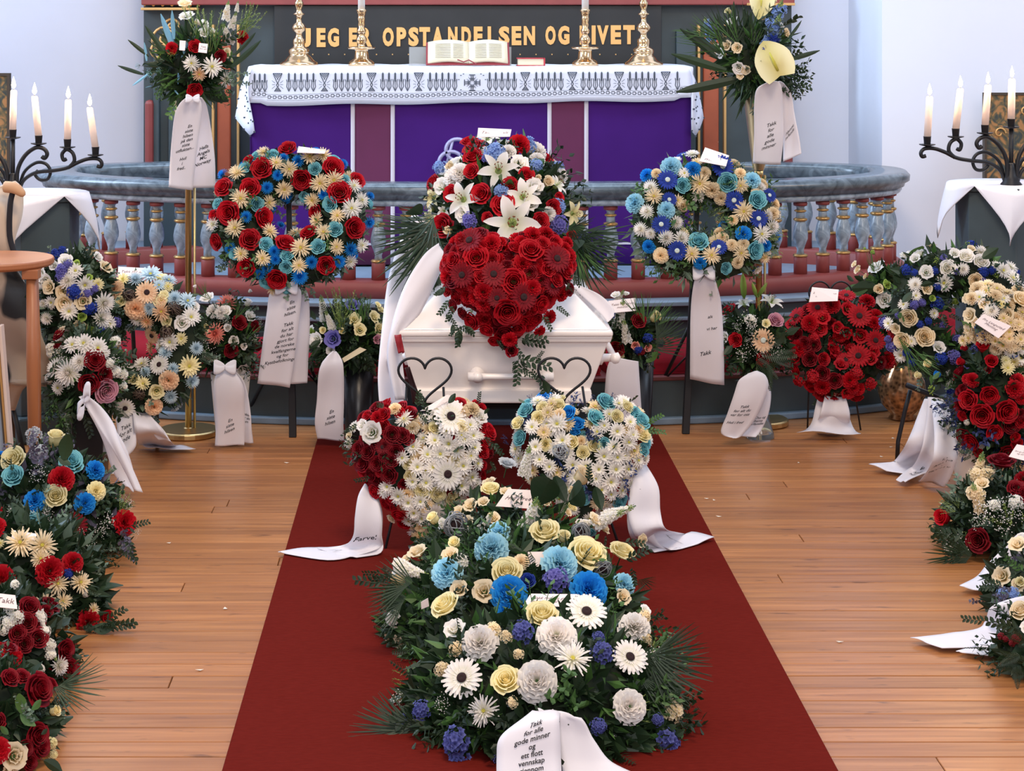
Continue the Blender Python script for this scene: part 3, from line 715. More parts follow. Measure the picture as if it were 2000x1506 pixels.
# ------------------------------------------------------------------ coffin on its bier
CO0 = 5.94; CO1 = 7.72
COF = mat('white_coffin_lacquer', lin(246, 236, 230), 0.32, noise_amt=0.01, scale=5, coat=0.3)
cof = thing('coffin', 'white lacquered coffin with a sloping lid and rod handles, piled with flowers', 'coffin', ((-0.13+0.566)/2, (CO0+CO1)/2, 0.36))
cz = lambda py: EYE-(py-CY)*CO0/FPX
cxp = lambda px: (px-CX)*CO0/FPX
def frustum(q, xl0, xr0, xl1, xr1, y0a, y1a, y0b, y1b, z0, z1):
    q.add([(xl0,y0a,z0),(xr0,y0a,z0),(xr0,y1a,z0),(xl0,y1a,z0),(xl1,y0b,z1),(xr1,y0b,z1),(xr1,y1b,z1),(xl1,y1b,z1)],
          [(0,3,2,1),(4,5,6,7),(0,1,5,4),(1,2,6,5),(2,3,7,6),(3,0,4,7)])
bl0, br0, bl1, br1 = cxp(812), cxp(1152), cxp(783), cxp(1189)
zb = cz(790); zr0 = cz(668); zr1 = cz(645)
q = MB(); frustum(q, bl0, br0, bl1, br1, CO0+0.035, CO1-0.035, CO0+0.01, CO1-0.01, zb+0.03, zr0); q.build('body', COF, cof, bev=0.004)
q = MB(); frustum(q, bl0-0.012, br0+0.012, bl0-0.006, br0+0.006, CO0+0.015, CO1-0.015, CO0+0.022, CO1-0.022, zb, zb+0.045); q.build('base_moulding', COF, cof, bev=0.006)
q = MB(); frustum(q, bl1-0.006, br1+0.006, bl1-0.012, br1+0.012, CO0, CO1, CO0-0.004, CO1+0.004, zr0-0.002, zr0+0.018); q.build('rim', COF, cof, bev=0.004)
lidl, lidr = cxp(776), cxp(1197)
q = MB()
frustum(q, lidl, lidr, lidl, lidr, CO0-0.012, CO1+0.012, CO0-0.012, CO1+0.012, zr0+0.018, zr1)
q.build('lid_edge', COF, cof, bev=0.007)
q = MB()
frustum(q, lidl+0.01, lidr-0.01, 0.075, 0.385, CO0, CO1, CO0+0.22, CO1-0.22, zr1, zr1+0.165)
q.build('lid', COF, cof, bev=0.006)
def handle(p0, p1, out, nm='handle'):
    p0, p1, out = Vector(p0), Vector(p1), Vector(out)
    hp = MB(); d = (p1-p0).normalized()
    hp.tube([p0+out-d*0.03, p0+out, p0+out+d*0.012, p0+out+d*0.03, p1+out-d*0.03, p1+out-d*0.012, p1+out, p1+out+d*0.03], 0.011, 12, rs=[0.015, 0.017, 0.012, 0.0105, 0.0105, 0.012, 0.017, 0.015])
    h = hp.build(nm, COF, cof, sm=True)
    for p in (p0, p1):
        q = MB(); q.lathe([(0.024, 0), (0.024, 0.008), (0.014, 0.014), (0.013, out.length*0.8), (0.018, out.length+0.012), (0.004, out.length+0.02)], 14, p, axis=out)
        q.build('bracket', COF, h, sm=True)
zh = cz(733)
handle((cxp(932), CO0+0.02, zh), (cxp(1062), CO0+0.02, zh), (0, -0.045, 0))
for (xx, s_) in ((br1-0.02, 1), (bl1+0.02, -1)):
    for ya in (CO0+0.12, CO0+0.95):
        handle((xx, ya, cz(712)), (xx, ya+0.34, cz(712)), (s_*0.05, 0, 0))
bier = thing('bier', 'low black folding bier under the white coffin', 'bier', ((bl0+br0)/2, CO0+0.8, 0))
q = MB(); q.box(bl0+0.03, br0-0.03, CO0+0.12, CO0+0.16, zb-0.04, zb); q.box(bl0+0.03, bl0+0.06, CO0+0.12, CO1-0.5, zb-0.04, zb); q.box(br0-0.06, br0-0.03, CO0+0.12, CO1-0.5, zb-0.04, zb); q.box(bl0+0.03, br0-0.03, CO1-0.54, CO1-0.5, zb-0.04, zb); q.build('frame', BLACK_METAL, bier)
for xx in (bl0+0.045, br0-0.045):
    for (ya, yb) in ((CO0+0.2, CO0+1.15), (CO0+1.15, CO0+0.2)):
        q = MB(); q.tube([(xx, ya, 0.01), (xx, yb, zb-0.02)], 0.012, 8); q.build('leg', BLACK_METAL, bier, sm=True)
q = MB(); q.box(bl0+0.03, br0-0.03, CO0+0.19, CO0+0.21, 0.0, 0.02); q.build('cross_bar', BLACK_METAL, bier)

# ------------------------------------------------------------------ left: wooden table, sealskin, framed picture
LY = 6.05
TWD = mat('orange_brown_wood', lin(172, 106, 66), 0.42, noise_amt=0.14, scale=5, stretch=(1, 1, 0.2))
tz = EYE-(505-CY)*LY/FPX
t = thing('side_table', 'small round wooden table with turned legs in front of the sealskin', 'table', P(-10, 900, LY))
c = P(-10, 505, LY); rt = (104+10)*LY/FPX
q = MB(); q.lathe([(rt*0.96, c.z-0.022), (rt, c.z-0.015), (rt, c.z-0.002), (rt*0.985, c.z+0.003)], 48, (c.x, LY, 0)); q.build('table_top', TWD, t, sm=False, bev=0.002)
for (lx, ly) in ((0.142, -0.10), (-0.142, -0.10), (0.10, 0.12), (-0.10, 0.12)):
    a = Vector((c.x+lx, LY+ly, c.z-0.022)); 
    q = MB(); q.tube([a+Vector((0, 0, -0.03)), Vector((a.x+0.004, a.y, a.z-0.3)), Vector((a.x+0.012*(1 if lx > 0 else -1), a.y, 0.0))], 0.020, 12, rs=[0.0165, 0.021, 0.0165]); q.build('leg', TWD, t, sm=True)
q = MB()
for (lx, ly) in ((0.142, -0.10), (-0.142, -0.10), (0.10, 0.12), (-0.10, 0.12)): q.box(c.x+lx-0.026, c.x+lx+0.026, LY+ly-0.026, LY+ly+0.026, c.z-0.052, c.z-0.021)
q.build('leg_block', TWD, t, bev=0.003)
# sealskin
def seal_mat():
    m, t_, b = nt('spotted_sealskin'); N = t_.nodes; L = t_.links
    tc = N.new('ShaderNodeTexCoord'); vo = N.new('ShaderNodeTexVoronoi'); vo.inputs['Scale'].default_value = 4.6; vo.inputs['Randomness'].default_value = 0.9
    mp = N.new('ShaderNodeMapping'); mp.inputs['Scale'].default_value = (1.3, 0.7, 0.9); no = N.new('ShaderNodeTexNoise'); no.inputs['Scale'].default_value = 7
    mx_ = N.new('ShaderNodeMixRGB'); mx_.inputs[0].default_value = 0.12; L.new(tc.outputs['Object'], mp.inputs[0]); L.new(mp.outputs[0], no.inputs[0]); L.new(mp.outputs[0], mx_.inputs[1]); L.new(no.outputs[1], mx_.inputs[2]); L.new(mx_.outputs[0], vo.inputs[0])
    c1 = N.new('ShaderNodeValToRGB'); e = c1.color_ramp.elements; e[0].position = 0.33; e[0].color = lin(26, 22, 24); e[1].position = 0.39; e[1].color = lin(206, 184, 162)
    L.new(vo.outputs['Distance'], c1.inputs[0])
    n2 = N.new('ShaderNodeTexNoise'); n2.inputs['Scale'].default_value = 3; L.new(tc.outputs['Object'], n2.inputs[0])
    c2 = N.new('ShaderNodeValToRGB'); c2.color_ramp.elements[0].position = 0.35; c2.color_ramp.elements[0].color = (0.55, 0.5, 0.48, 1); c2.color_ramp.elements[1].position = 0.6; c2.color_ramp.elements[1].color = (1, 1, 1, 1)
    L.new(n2.outputs[0], c2.inputs[0]); mu = N.new('ShaderNodeMixRGB'); mu.blend_type = 'MULTIPLY'; mu.inputs[0].default_value = 1; L.new(c1.outputs[0], mu.inputs[1]); L.new(c2.outputs[0], mu.inputs[2])
    L.new(mu.outputs[0], b.inputs['Base Color']); b.inputs['Roughness'].default_value = 0.75; b.inputs['Sheen Weight'].default_value = 0.4
    return m
SY = 6.42
ss = thing('sealskin', 'spotted pale brown and black sealskin draped over a wooden stand behind the small table', 'sealskin', P(20, 760, SY))
edge = cr([(30, 356), (44, 372), (42, 420), (28, 470), (30, 520), (44, 545), (62, 575), (74, 620), (84, 665), (98, 700), (104, 740), (92, 752), (64, 746), (44, 762), (30, 800)], 4)
g = []
for i, e in enumerate(edge):
    row_ = []
    for j in range(15):
        s_ = j/14; px = e.x-s_*(e.x+130)*1.0
        top_drop = 0
        row_.append(P(px, e.y+(18*math.sin(s_*3) if i < 6 else 0)-8*s_, SY+0.03*math.sin(i*0.35+s_*6)+0.05*s_-0.05*math.sin(s_*PI)))
    g.append(row_)
q = MB(); q.grid(g); q.build('pelt', seal_mat(), ss, sm=True, thick=0.012)
q = MB(); q.tube(cr([P(10, 365, SY-0.06), P(30, 368, SY-0.07), P(48, 382, SY-0.07)], 5), 0.03, 10, rs=[0.020, 0.020, 0.020, 0.020, 0.020, 0.020, 0.019, 0.017, 0.015, 0.012, 0.006]); q.build('flipper', mat('pale_skin_leather', lin(206, 160, 120), 0.6), ss, sm=True)
q = MB(); q.tube(cr([P(26, 372, SY-0.06), P(20, 400, SY-0.06), P(19, 460, SY-0.05), P(30, 500, SY-0.05)], 5), 0.010, 8); q.build('dark_edge', INK, ss, sm=True)
# stand bearing the sealskin
t = thing('display_stand', 'dark wooden display frame under the sealskin', 'stand', (P(-60, 800, SY).x, SY+0.09, 0))
for px in (-90, 22):
    q = MB(); a = P(px, 372, SY+0.1); b_ = Vector((a.x, SY+0.1, 0)); q.tube([a, b_], 0.014, 8); q.build('post', mat('dark_stand_wood', lin(70, 50, 40), 0.6), t, sm=True)
q = MB(); q.tube([P(-94, 372, SY+0.1), P(30, 372, SY+0.1)], 0.014, 8); q.build('cross_bar', _M['dark_stand_wood'], t, sm=True)
q = MB(); a = P(18, 780, SY+0.02); q.tube([P(22, 780, SY+0.04), Vector((P(52, 900, SY).x, SY+0.04, 0))], 0.009, 8); q.build('leg', BLACK_METAL, t, sm=True)
# framed picture leaning
t = thing('framed_picture', 'tall framed picture with pale and gilt frame edge leaning beside the sealskin', 'picture', P(-60, 905, 5.75))
Yf = 5.8
def fr(pa, pb, ya, yb, lean, m, nm, d0, d1):
    q = MB(); A0 = P(pa, ya, Yf); B0 = P(pb, ya, Yf); A1 = P(pa+lean, yb, Yf); B1 = P(pb+lean, yb, Yf)
    o_ = Vector((0, d0, 0)); o2 = Vector((0, d1, 0))
    q.add([A0+o_, B0+o_, B1+o_, A1+o_, A0+o2, B0+o2, B1+o2, A1+o2], [(0,1,2,3),(7,6,5,4),(0,4,5,1),(1,5,6,2),(2,6,7,3),(3,7,4,0)]); q.build(nm, m, t, bev=0.001)
fr(-1, 5, 635, 884, 20, mat('pale_frame_wood', lin(214, 190, 176), 0.5), 'frame_edge', -0.02, 0.02)
fr(-5, -1, 640, 884, 20, GOLD, 'frame_moulding', -0.024, 0.01)
fr(-9, -5, 640, 884, 20, mat('dark_frame', lin(66, 56, 46), 0.6), 'frame_moulding', -0.02, 0.01)
fr(-150, -9, 640, 884, 20, mat('picture_glass_pale', lin(150, 160, 170), 0.15, noise_amt=0.2, scale=3), 'picture', -0.008, 0.01)
fr(-150, -5, 634, 640, 0, _M['pale_frame_wood'], 'frame_edge', -0.02, 0.02)
# ------------------------------------------------------------------ flower and leaf library (unit size, face towards +z)
PC = {'r': (lin(120, 4, 18), lin(198, 16, 34)), 'k': (lin(78, 4, 16), lin(140, 10, 28)), 'w': (lin(226, 224, 190), lin(252, 246, 240)),
      'c': (lin(222, 196, 130), lin(252, 232, 196)), 'y': (lin(228, 214, 140), lin(252, 240, 190)), 't': (lin(56, 140, 160), lin(136, 206, 214)),
      'l': (lin(80, 180, 220), lin(176, 226, 242)), 'b': (lin(8, 84, 176), lin(38, 150, 228)), 'n': (lin(16, 32, 112), lin(38, 66, 164)), 'i': (lin(40, 44, 100), lin(92, 98, 166)),
      'v': (lin(56, 52, 130), lin(122, 116, 190)), 'p': (lin(190, 110, 130), lin(222, 160, 176)), 'e': (lin(232, 170, 110), lin(250, 214, 176)),
      'o': (lin(206, 84, 76), lin(238, 160, 142)), 'm': (lin(168, 110, 150), lin(214, 168, 196)), 's': (lin(104, 108, 116), lin(196, 198, 200)),
      'u': (lin(70, 54, 48), lin(140, 120, 104)), 'g': (lin(96, 130, 40), lin(176, 198, 96)), 'h': (lin(150, 176, 190), lin(214, 232, 240)),
      'j': (lin(92, 120, 190), lin(150, 178, 226))}
PNAME = {'r': 'red', 'k': 'dark red', 'w': 'white', 'c': 'cream', 'y': 'pale yellow', 't': 'turquoise', 'l': 'light blue', 'b': 'bright blue', 'n': 'deep blue', 'v': 'violet',
         'p': 'pink', 'e': 'peach', 'o': 'coral', 'm': 'mauve', 's': 'silver grey', 'u': 'brown', 'g': 'green', 'h': 'icy blue white', 'j': 'pale blue', 'i': 'dusky violet'}
def pm(c): return petal_mat(c, *PC[c])
GREEN = mat('stem_green', lin(70, 104, 50), 0.6, var=0.2)
LEAF_D = mat('dark_leaf', lin(38, 58, 34), 0.5, var=0.3, trans=0.15)
LEAF_M = mat('mid_leaf', lin(72, 108, 52), 0.5, var=0.25, trans=0.2)
LEAF_G = mat('grey_green_leaf', lin(112, 132, 112), 0.6, var=0.2, trans=0.15)
LEAF_B = mat('dusty_purple_leaf', lin(96, 90, 108), 0.6, var=0.2, trans=0.1)
LEAF_Y = mat('yellow_green_leaf', lin(140, 158, 84), 0.55, var=0.2, trans=0.2)
LEAF_BL = mat('sprayed_blue_leaf', lin(30, 46, 92), 0.55, var=0.2)
EYE_D = mat('dark_flower_eye', lin(42, 20, 22), 0.9)
EYE_Y = mat('yellow_green_eye', lin(190, 180, 70), 0.8)
EYE_W = mat('pale_flower_eye', lin(196, 206, 196), 0.8)
def patch(mb, phi, aw, rz, nj=4, lip=0.0, sp=0.06, wob=0.0, rr=None, taper=True):
    """petal wrapped round the axis: rz = [(r,z)...] from base to lip"""
    vs = []; ts = []; n = len(rz)
    for i, (r, z) in enumerate(rz):
        s = i/(n-1); wd_ = aw*(0.55+0.45*math.sin(min(1, s*1.25+0.1)*PI*0.5)) if taper else aw
        if i == n-1: wd_ *= 0.82
        for j in range(nj+1):
            u = 2*j/nj-1; a = phi+u*wd_
            r_ = r*(1+sp*u) + (wob*math.sin(u*5+phi*3)*s if wob else 0)
            z_ = z-(0.10*u*u if i == n-1 else 0)*r + (wob*math.cos(u*7+phi*5)*s if wob else 0)
            vs.append((r_*math.cos(a), r_*math.sin(a), z_)); ts.append(s)
    m = nj+1
    mb.add(vs, [(i*m+j, i*m+j+1, (i+1)*m+j+1, (i+1)*m+j) for i in range(n-1) for j in range(nj)], 0, ts)
def flat(mb, phi, L, w, el, curl, n=3, nj=2, r0=0.06, cup=0.0, z0=0.0, mat_=0, ruff=0.0, shape=None, jit=0.0):
    """petal laid outwards: el = starting elevation, curl = change of elevation to the tip"""
    vs = []; ts = []; r, z = r0, z0; c, s = math.cos(phi), math.sin(phi)
    for i in range(n+1):
        t = i/n
        wd_ = w*(shape(t) if shape else math.sin(PI*(0.12+0.80*t))**0.7)
        for j in range(nj+1):
            u = 2*j/nj-1; y = wd_*u; zz = z+cup*abs(u)*wd_ + (ruff*t*(1 if j % 2 else -1))
            rr_ = r-(0.12*w*u*u if i == n else 0)
            vs.append((rr_*c-y*s, rr_*s+y*c, zz)); ts.append(t)
        e = el+curl*t; r += L/n*math.cos(e); z += L/n*math.sin(e)
    m = nj+1
    mb.add(vs, [(i*m+j, i*m+j+1, (i+1)*m+j+1, (i+1)*m+j) for i in range(n) for j in range(nj)], mat_, ts)
def calyx(mb, m=1, r=0.22, z=-0.42, ln=1.2):
    mb.lathe([(0.05, z-ln), (0.05, z-0.1), (r, z), (r*1.1, z+0.2), (0.05, z+0.3)], 6, mat=m)
def disc(mb, r, z, m, h=0.06, seg=12): mb.lathe([(r, z), (r*0.85, z+h), (r*0.4, z+h*1.2), (0.01, z+h*0.7)], seg, mat=m, cap=False)
def f_rose(rg):
    mb = MB(); ph = rg.uniform(0, 6)
    for (Rk, n, zt, aw, rim) in ((0.10, 2, 0.40, 1.7, 0.0), (0.20, 3, 0.43, 1.3, 0.01), (0.33, 3, 0.40, 1.25, 0.03), (0.48, 4, 0.33, 1.0, 0.06), (0.66, 5, 0.22, 0.85, 0.10), (0.84, 5, 0.05, 0.85, 0.17)):
        for k in range(n):
            a = ph+k*2*PI/n+rg.uniform(-0.15, 0.15); e = rg.uniform(-0.03, 0.03)
            patch(mb, a, aw, [(Rk*0.35, -0.45), (Rk*0.85, -0.25), (Rk, zt-0.22+e), (Rk+rim*0.25, zt-0.03+e), (Rk+rim, zt+e)], 4, sp=0.09)
        ph += 1.1
    calyx(mb); return mb, ['P', GREEN]
def f_bud(rg):
    mb = MB(); ph = rg.uniform(0, 6)
    for (Rk, n, zt, aw, rim) in ((0.13, 2, 1.0, 1.7, 0.0), (0.28, 3, 1.02, 1.3, 0.03), (0.45, 3, 0.95, 1.25, 0.10), (0.60, 3, 0.80, 1.15, 0.22)):
        for k in range(n):
            patch(mb, ph+k*2*PI/n, aw, [(Rk*0.3, -0.55), (Rk*0.95, -0.2), (Rk*1.05, 0.3), (Rk, zt-0.12), (Rk+rim, zt)], 4, sp=0.09)
        ph += 1.1
    calyx(mb, z=-0.6); return mb, ['P', GREEN]
def f_open(rg):
    mb = MB(); ph = rg.uniform(0, 6)
    for (Rk, n, zt, aw, rim) in ((0.16, 3, 0.32, 1.2, 0.05), (0.36, 4, 0.30, 0.95, 0.12), (0.60, 5, 0.16, 0.85, 0.34)):
        for k in range(n): patch(mb, ph+k*2*PI/n+rg.uniform(-.2, .2), aw, [(Rk*0.3, -0.5), (Rk*0.8, -0.25), (Rk, 0.0), (Rk+rim*0.4, zt-0.05), (Rk+rim, zt)], 4, sp=0.1, wob=0.05)
        ph += 1.0
    calyx(mb); return mb, ['P', GREEN]
def f_carn(rg):
    mb = MB(); N_ = 46
    for k in range(N_):
        t = (k+0.5)/N_; el = 1.45-1.5*t**1.3; a = k*2.39996; L = 0.72+0.32*t
        flat(mb, a, L, 0.30+0.10*t, el, -0.35, 3, 4, r0=0.04, z0=-0.3, ruff=0.085, cup=0.08, shape=lambda s: 0.15+0.85*s**0.7)
    calyx(mb, z=-0.45); return mb, ['P', GREEN]
def f_spider(rg):
    mb = MB()
    for (n, L, el, cu) in ((20, 1.0, 0.0, -0.1), (18, 0.95, 0.22, 0.1), (14, 0.75, 0.55, 0.35), (9, 0.45, 0.95, 0.4)):
        for k in range(n): flat(mb, k*2*PI/n+rg.uniform(-.12, .12), L*rg.uniform(0.78, 1.08), 0.055, el+rg.uniform(-.12, .12), cu, 3, 2, cup=0.7, shape=lambda s: 0.8+0.3*s if s < 0.9 else 0.5)
    disc(mb, 0.13, 0.06, 2, 0.10, 8); calyx(mb); return mb, ['P', GREEN, EYE_Y]
def f_daisy(rg):
    mb = MB()
    for (n, L, el, cu) in ((17, 1.0, 0.0, 0.15), (15, 0.85, 0.28, 0.2), (11, 0.6, 0.6, 0.4)):
        for k in range(n): flat(mb, k*2*PI/n+rg.uniform(-.1, .1), L*rg.uniform(0.9, 1.05), 0.115, el+rg.uniform(-.08, .08), cu, 3, 2, cup=0.4)
    disc(mb, 0.14, 0.05, 2, 0.10, 8); calyx(mb); return mb, ['P', GREEN, EYE_Y]
def f_pom(rg):
    mb = MB(); N_ = 90
    for k in range(N_):
        t = (k+0.5)/N_; el = 1.5-1.75*t; flat(mb, k*2.39996, 0.62+0.4*t, 0.075, el, 0.35, 3, 2, r0=0.05, z0=-0.25, cup=0.5)
    calyx(mb); return mb, ['P', GREEN]
def f_gerb(rg, eye=EYE_D):
    mb = MB()
    for (n, L, el, cu, w) in ((22, 0.90, 0.05, -0.05, 0.115), (20, 0.78, 0.16, -0.05, 0.105), (22, 0.34, 0.35, -0.2, 0.05)):
        for k in range(n): flat(mb, k*2*PI/n+rg.uniform(-.05, .05), L*rg.uniform(0.95, 1.03), w, el+rg.uniform(-.05, .05), cu, 3, 2, r0=0.12, cup=0.25, shape=lambda s: 0.45+0.55*math.sin(min(1, s*1.1)*PI*0.55) if s < 0.95 else 0.5)
    disc(mb, 0.25, 0.10, 2, 0.06, 14); calyx(mb); return mb, ['P', GREEN, eye]
def f_gerb_w(rg): return f_gerb(rg, EYE_W)
def f_lily(rg):
    mb = MB()
    for k in range(6):
        flat(mb, k*PI/3+rg.uniform(-.08, .08), 1.15, 0.26 if k % 2 else 0.19, 0.85, -1.35, 6, 4, r0=0.03, z0=-0.35, cup=0.35, shape=lambda s: math.sin(PI*(0.10+0.88*s))**0.8+0.02)
    for k in range(6):
        a = k*PI/3+0.5; p = Vector((0.18*math.cos(a), 0.18*math.sin(a), 0.45)); mb.tube([(0, 0, -0.3), p], 0.012, 4, 1)
        mb.tube([p+Vector((-0.05*math.sin(a), 0.05*math.cos(a), 0)), p-Vector((-0.05*math.sin(a), 0.05*math.cos(a), 0))], 0.025, 5, 2)
    mb.tube([(0, 0, -0.3), (0, 0, 0.55)], 0.02, 5, 1)
    calyx(mb, ln=0.8); return mb, ['P', LEAF_Y, mat('rust_anther', lin(120, 60, 30), 0.8)]
def f_lilybud(rg):
    mb = MB()
    for k in range(3): patch(mb, k*2*PI/3, 1.15, [(0.05, -1.0), (0.20, -0.6), (0.24, 0.0), (0.17, 0.6), (0.02, 1.0)], 4, taper=False, sp=0.05)
    return mb, ['P', GREEN]
def f_anth(rg):
    mb = MB(); g = []; vs = []
    n = 10
    for i in range(n+1):
        t = i/n; w = 0.85*math.sin(PI*min(1, 0.15+0.85*t)**0.8)**0.75+0.01; y = -0.75+1.9*t
        g.append([(w*u, y-0.25*abs(u)*(1-t)*(t < .4), 0.38*abs(u)**1.5*w+0.10*math.sin(t*4)) for u in (-1, -.66, -.33, 0, .33, .66, 1)])
    m = 7; vs = [p for r_ in g for p in r_]
    mb.add(vs, [(i*m+j, i*m+j+1, (i+1)*m+j+1, (i+1)*m+j) for i in range(n) for j in range(6)], 0, [abs(v[0]) for v in vs])
    mb.tube([(0, -0.5, 0.05), (0, -0.1, 0.25), (0, 0.35, 0.38)], 0.07, 8, 1, rs=[0.06, 0.07, 0.03]); return mb, ['P', EYE_Y]
def floret(mb, c, d, r, rg, n=5, m=0):
    d = Vector(d).normalized(); a = d.cross(Vector((0.3, 0.2, 0.9))).normalized(); b = d.cross(a); c = Vector(c); p0 = rg.uniform(0, 6)
    for k in range(n):
        t = p0+k*2*PI/n; o = a*math.cos(t)+b*math.sin(t); s = a*math.cos(t+PI/2)+b*math.sin(t+PI/2)
        mb.add([c, c+o*r*0.6+s*r*0.42+d*r*0.25, c+o*r+d*r*0.4, c+o*r*0.6-s*r*0.42+d*r*0.25], [(0,1,2,3)], m, [0, .6, 1, .6])
def f_spike(rg, tipm=2):
    mb = MB(); mb.tube([(0, 0, -1.2), (0, 0, 1.0)], 0.035, 5, 1); N_ = 46
    for k in range(N_):
        t = k/N_; z = -0.9+1.75*t; r = 0.42*(1-t*0.72); a = k*2.39996; d = Vector((math.cos(a), math.sin(a), 0.25))
        m = 0 if t < 0.8 else tipm; floret(mb, Vector((0, 0, z))+d*r*0.55, d, 0.32*(1-t*0.68), rg, 5 if t < .8 else 3, m)
        if t < .8: floret(mb, Vector((0, 0, z))+d*r*0.75, d, 0.18*(1-t*0.5), rg, 4, 0)
    return mb, ['P', GREEN, LEAF_Y]
def f_cluster(rg):
    mb = MB()
    for k in range(34):
        a = k*2.39996; t = (k+.5)/34; el = 1.5-1.5*t; d = Vector((math.cos(a)*math.cos(el), math.sin(a)*math.cos(el), math.sin(el)))
        r_ = rg.uniform(0.55, 0.9); floret(mb, d*r_, d, 0.27, rg, 5)
        if k % 3 == 0: mb.tube([(0, 0, -0.5), d*r_], 0.015, 3, 1)
    return mb, ['P', GREEN]
def f_breath(rg):
    mb = MB()
    for k in range(55):
        d = Vector((rg.gauss(0, 1), rg.gauss(0, 1), abs(rg.gauss(0, 1))+0.2)).normalized()*rg.uniform(0.5, 1.1); r = 0.055
        mb.add([d+Vector(v)*r for v in ((1,0,0),(-1,0,0),(0,1,0),(0,-1,0),(0,0,1),(0,0,-1))], [(0,2,4),(2,1,4),(1,3,4),(3,0,4),(2,0,5),(1,2,5),(3,1,5),(0,3,5)], 0, [1]*6)
        if k % 2 == 0: mb.tube([(0, 0, -0.4), d*0.6+Vector((0, 0, -0.1)), d], 0.008, 3, 1)
    return mb, ['P', LEAF_M]
def f_twine(rg):
    mb = MB()
    for k in range(13):
        q_ = Matrix.Rotation(rg.uniform(0, 6), 3, 'X') @ Matrix.Rotation(rg.uniform(0, 6), 3, 'Y'); r = rg.uniform(0.5, 0.92); o = rg.uniform(-0.5, 0.5)
        mb.tube([q_ @ Vector((r*math.cos(t*PI/7), r*math.sin(t*PI/7)*rg.uniform(0.92, 1.05), o*0.7)) for t in range(14)], 0.05, 3, 0, closed=True)
    mb.lathe([(0.02, -0.5), (0.4, -0.3), (0.5, 0), (0.4, 0.3), (0.02, 0.5)], 8, mat=1); return mb, ['P', EYE_D]
def f_berry(rg):
    mb = MB()
    for k in range(26):
        d = Vector((rg.gauss(0, 1), rg.gauss(0, 1), abs(rg.gauss(0, 1)))).normalized()*rg.uniform(0.5, 0.95)
        mb.lathe([(0.01, -0.14), (0.12, -0.07), (0.14, 0), (0.12, 0.08), (0.01, 0.14)], 6, d, 0, cap=False); mb.tube([(0, 0, -0.4), d], 0.02, 3, 1)
    return mb, ['P', GREEN]
FK = {'r': ('rose', f_rose), 'z': ('rosebud', f_bud), 'o': ('lisianthus', f_open), 'c': ('carnation', f_carn), 's': ('spider_chrysanthemum', f_spider), 'd': ('daisy_chrysanthemum', f_daisy),
      'p': ('pompom_chrysanthemum', f_pom), 'g': ('gerbera', f_gerb), 'G': ('gerbera', f_gerb_w), 'l': ('lily', f_lily), 'L': ('lily_bud', f_lilybud), 'a': ('anthurium', f_anth),
      'h': ('stock_flower_spike', f_spike), 'v': ('small_blossom_cluster', f_cluster), 'y': ('gypsophila_sprig', f_breath), 't': ('twine_ball', f_twine), 'b': ('berry_cluster', f_berry)}
NVAR = 3
_FM = {}
def fmesh(k, c):
    key = (k, c, R.randrange(NVAR))
    if key not in _FM:
        rg = random.Random(key[2]*97+ord(k)); mb, ms = FK[k][1](rg)
        me = mb.mesh('%s_%s' % (FK[k][0], PNAME[c].replace(' ', '_')), [pm(c) if m == 'P' else m for m in ms])
        for p in me.polygons: p.use_smooth = True
        _FM[key] = me
    return _FM[key]
# leaves: they grow along +z from the origin, unit length
def blade(mb, base, d, L, w, side, n=3, droop=0.0, m=0, fold=0.25, shape=None):
    d = Vector(d).normalized(); s = Vector(side); s = (s-d*s.dot(d)).normalized(); up = s.cross(d); vs = []; p = Vector(base); ts = []
    for i in range(n+1):
        t = i/n; ww = w*(shape(t) if shape else math.sin(PI*min(0.97, 0.06+0.94*t))**0.8)
        vs += [p-s*ww+up*fold*ww, p.copy(), p+s*ww+up*fold*ww]; ts += [t]*3
        p = p+(d*math.cos(droop*t)-up*math.sin(droop*t))*L/n
    mb.add(vs, [(i*3+j, i*3+j+1, (i+1)*3+j+1, (i+1)*3+j) for i in range(n) for j in (0, 1)], m, ts)
def l_ruscus(rg):
    mb = MB(); mb.tube([(0, 0, 0), (0.03, 0, 0.5), (0, 0.03, 0.95)], 0.010, 4)
    for k in range(11):
        z = 0.08+0.085*k; s = 1 if k % 2 else -1; blade(mb, (0, 0, z), (s*0.9, rg.uniform(-.4, .4), 0.75), 0.26*(1-0.03*k), 0.066, (-0.75*s, rg.uniform(-.6, .6), 0.9), 3, 0.2)
    return mb
def l_euc(rg):
    mb = MB(); mb.tube([(0, 0, 0), (0.03, 0, 0.5), (0, 0, 1.0)], 0.010, 4)
    for k in range(9):
        z = 0.08+0.105*k
        for s in (-1, 1): blade(mb, (0, 0, z), (s*math.cos(k), s*math.sin(k), 0.6), 0.20*(1-0.05*k), 0.085*(1-0.05*k), (math.sin(k)*.6, -math.cos(k)*.6, 0.8), 3)
    return mb
def l_fern(rg):
    mb = MB(); n = 17
    for k in range(n):
        t = k/n; p = Vector((0, -0.12*t*t, t))
        L = 0.30*(1-t)**0.7*(0.55+0.45*min(1, t*5))+0.02
        for s in (-1, 1): blade(mb, p, (s, -0.15, 0.45), L, 0.022, (0, 0.2, 1), 2, 0.15, fold=0.1)
    mb.tube([(0, 0, 0), (0, -0.03, 0.5), (0, -0.12, 1.0)], 0.007, 4); return mb
def l_palm(rg):
    mb = MB()
    for k in range(15):
        a = (k-7)*0.13; z0 = 0.04*k; L = 0.95-0.03*abs(k-7)
        blade(mb, (0.01*(k-7), 0, z0*0.3), (math.sin(a), rg.uniform(-.12, .12), math.cos(a)), L, 0.015, (math.cos(a), 0, -math.sin(a)), 4, rg.uniform(0.1, 0.5), fold=0.1)
    return mb
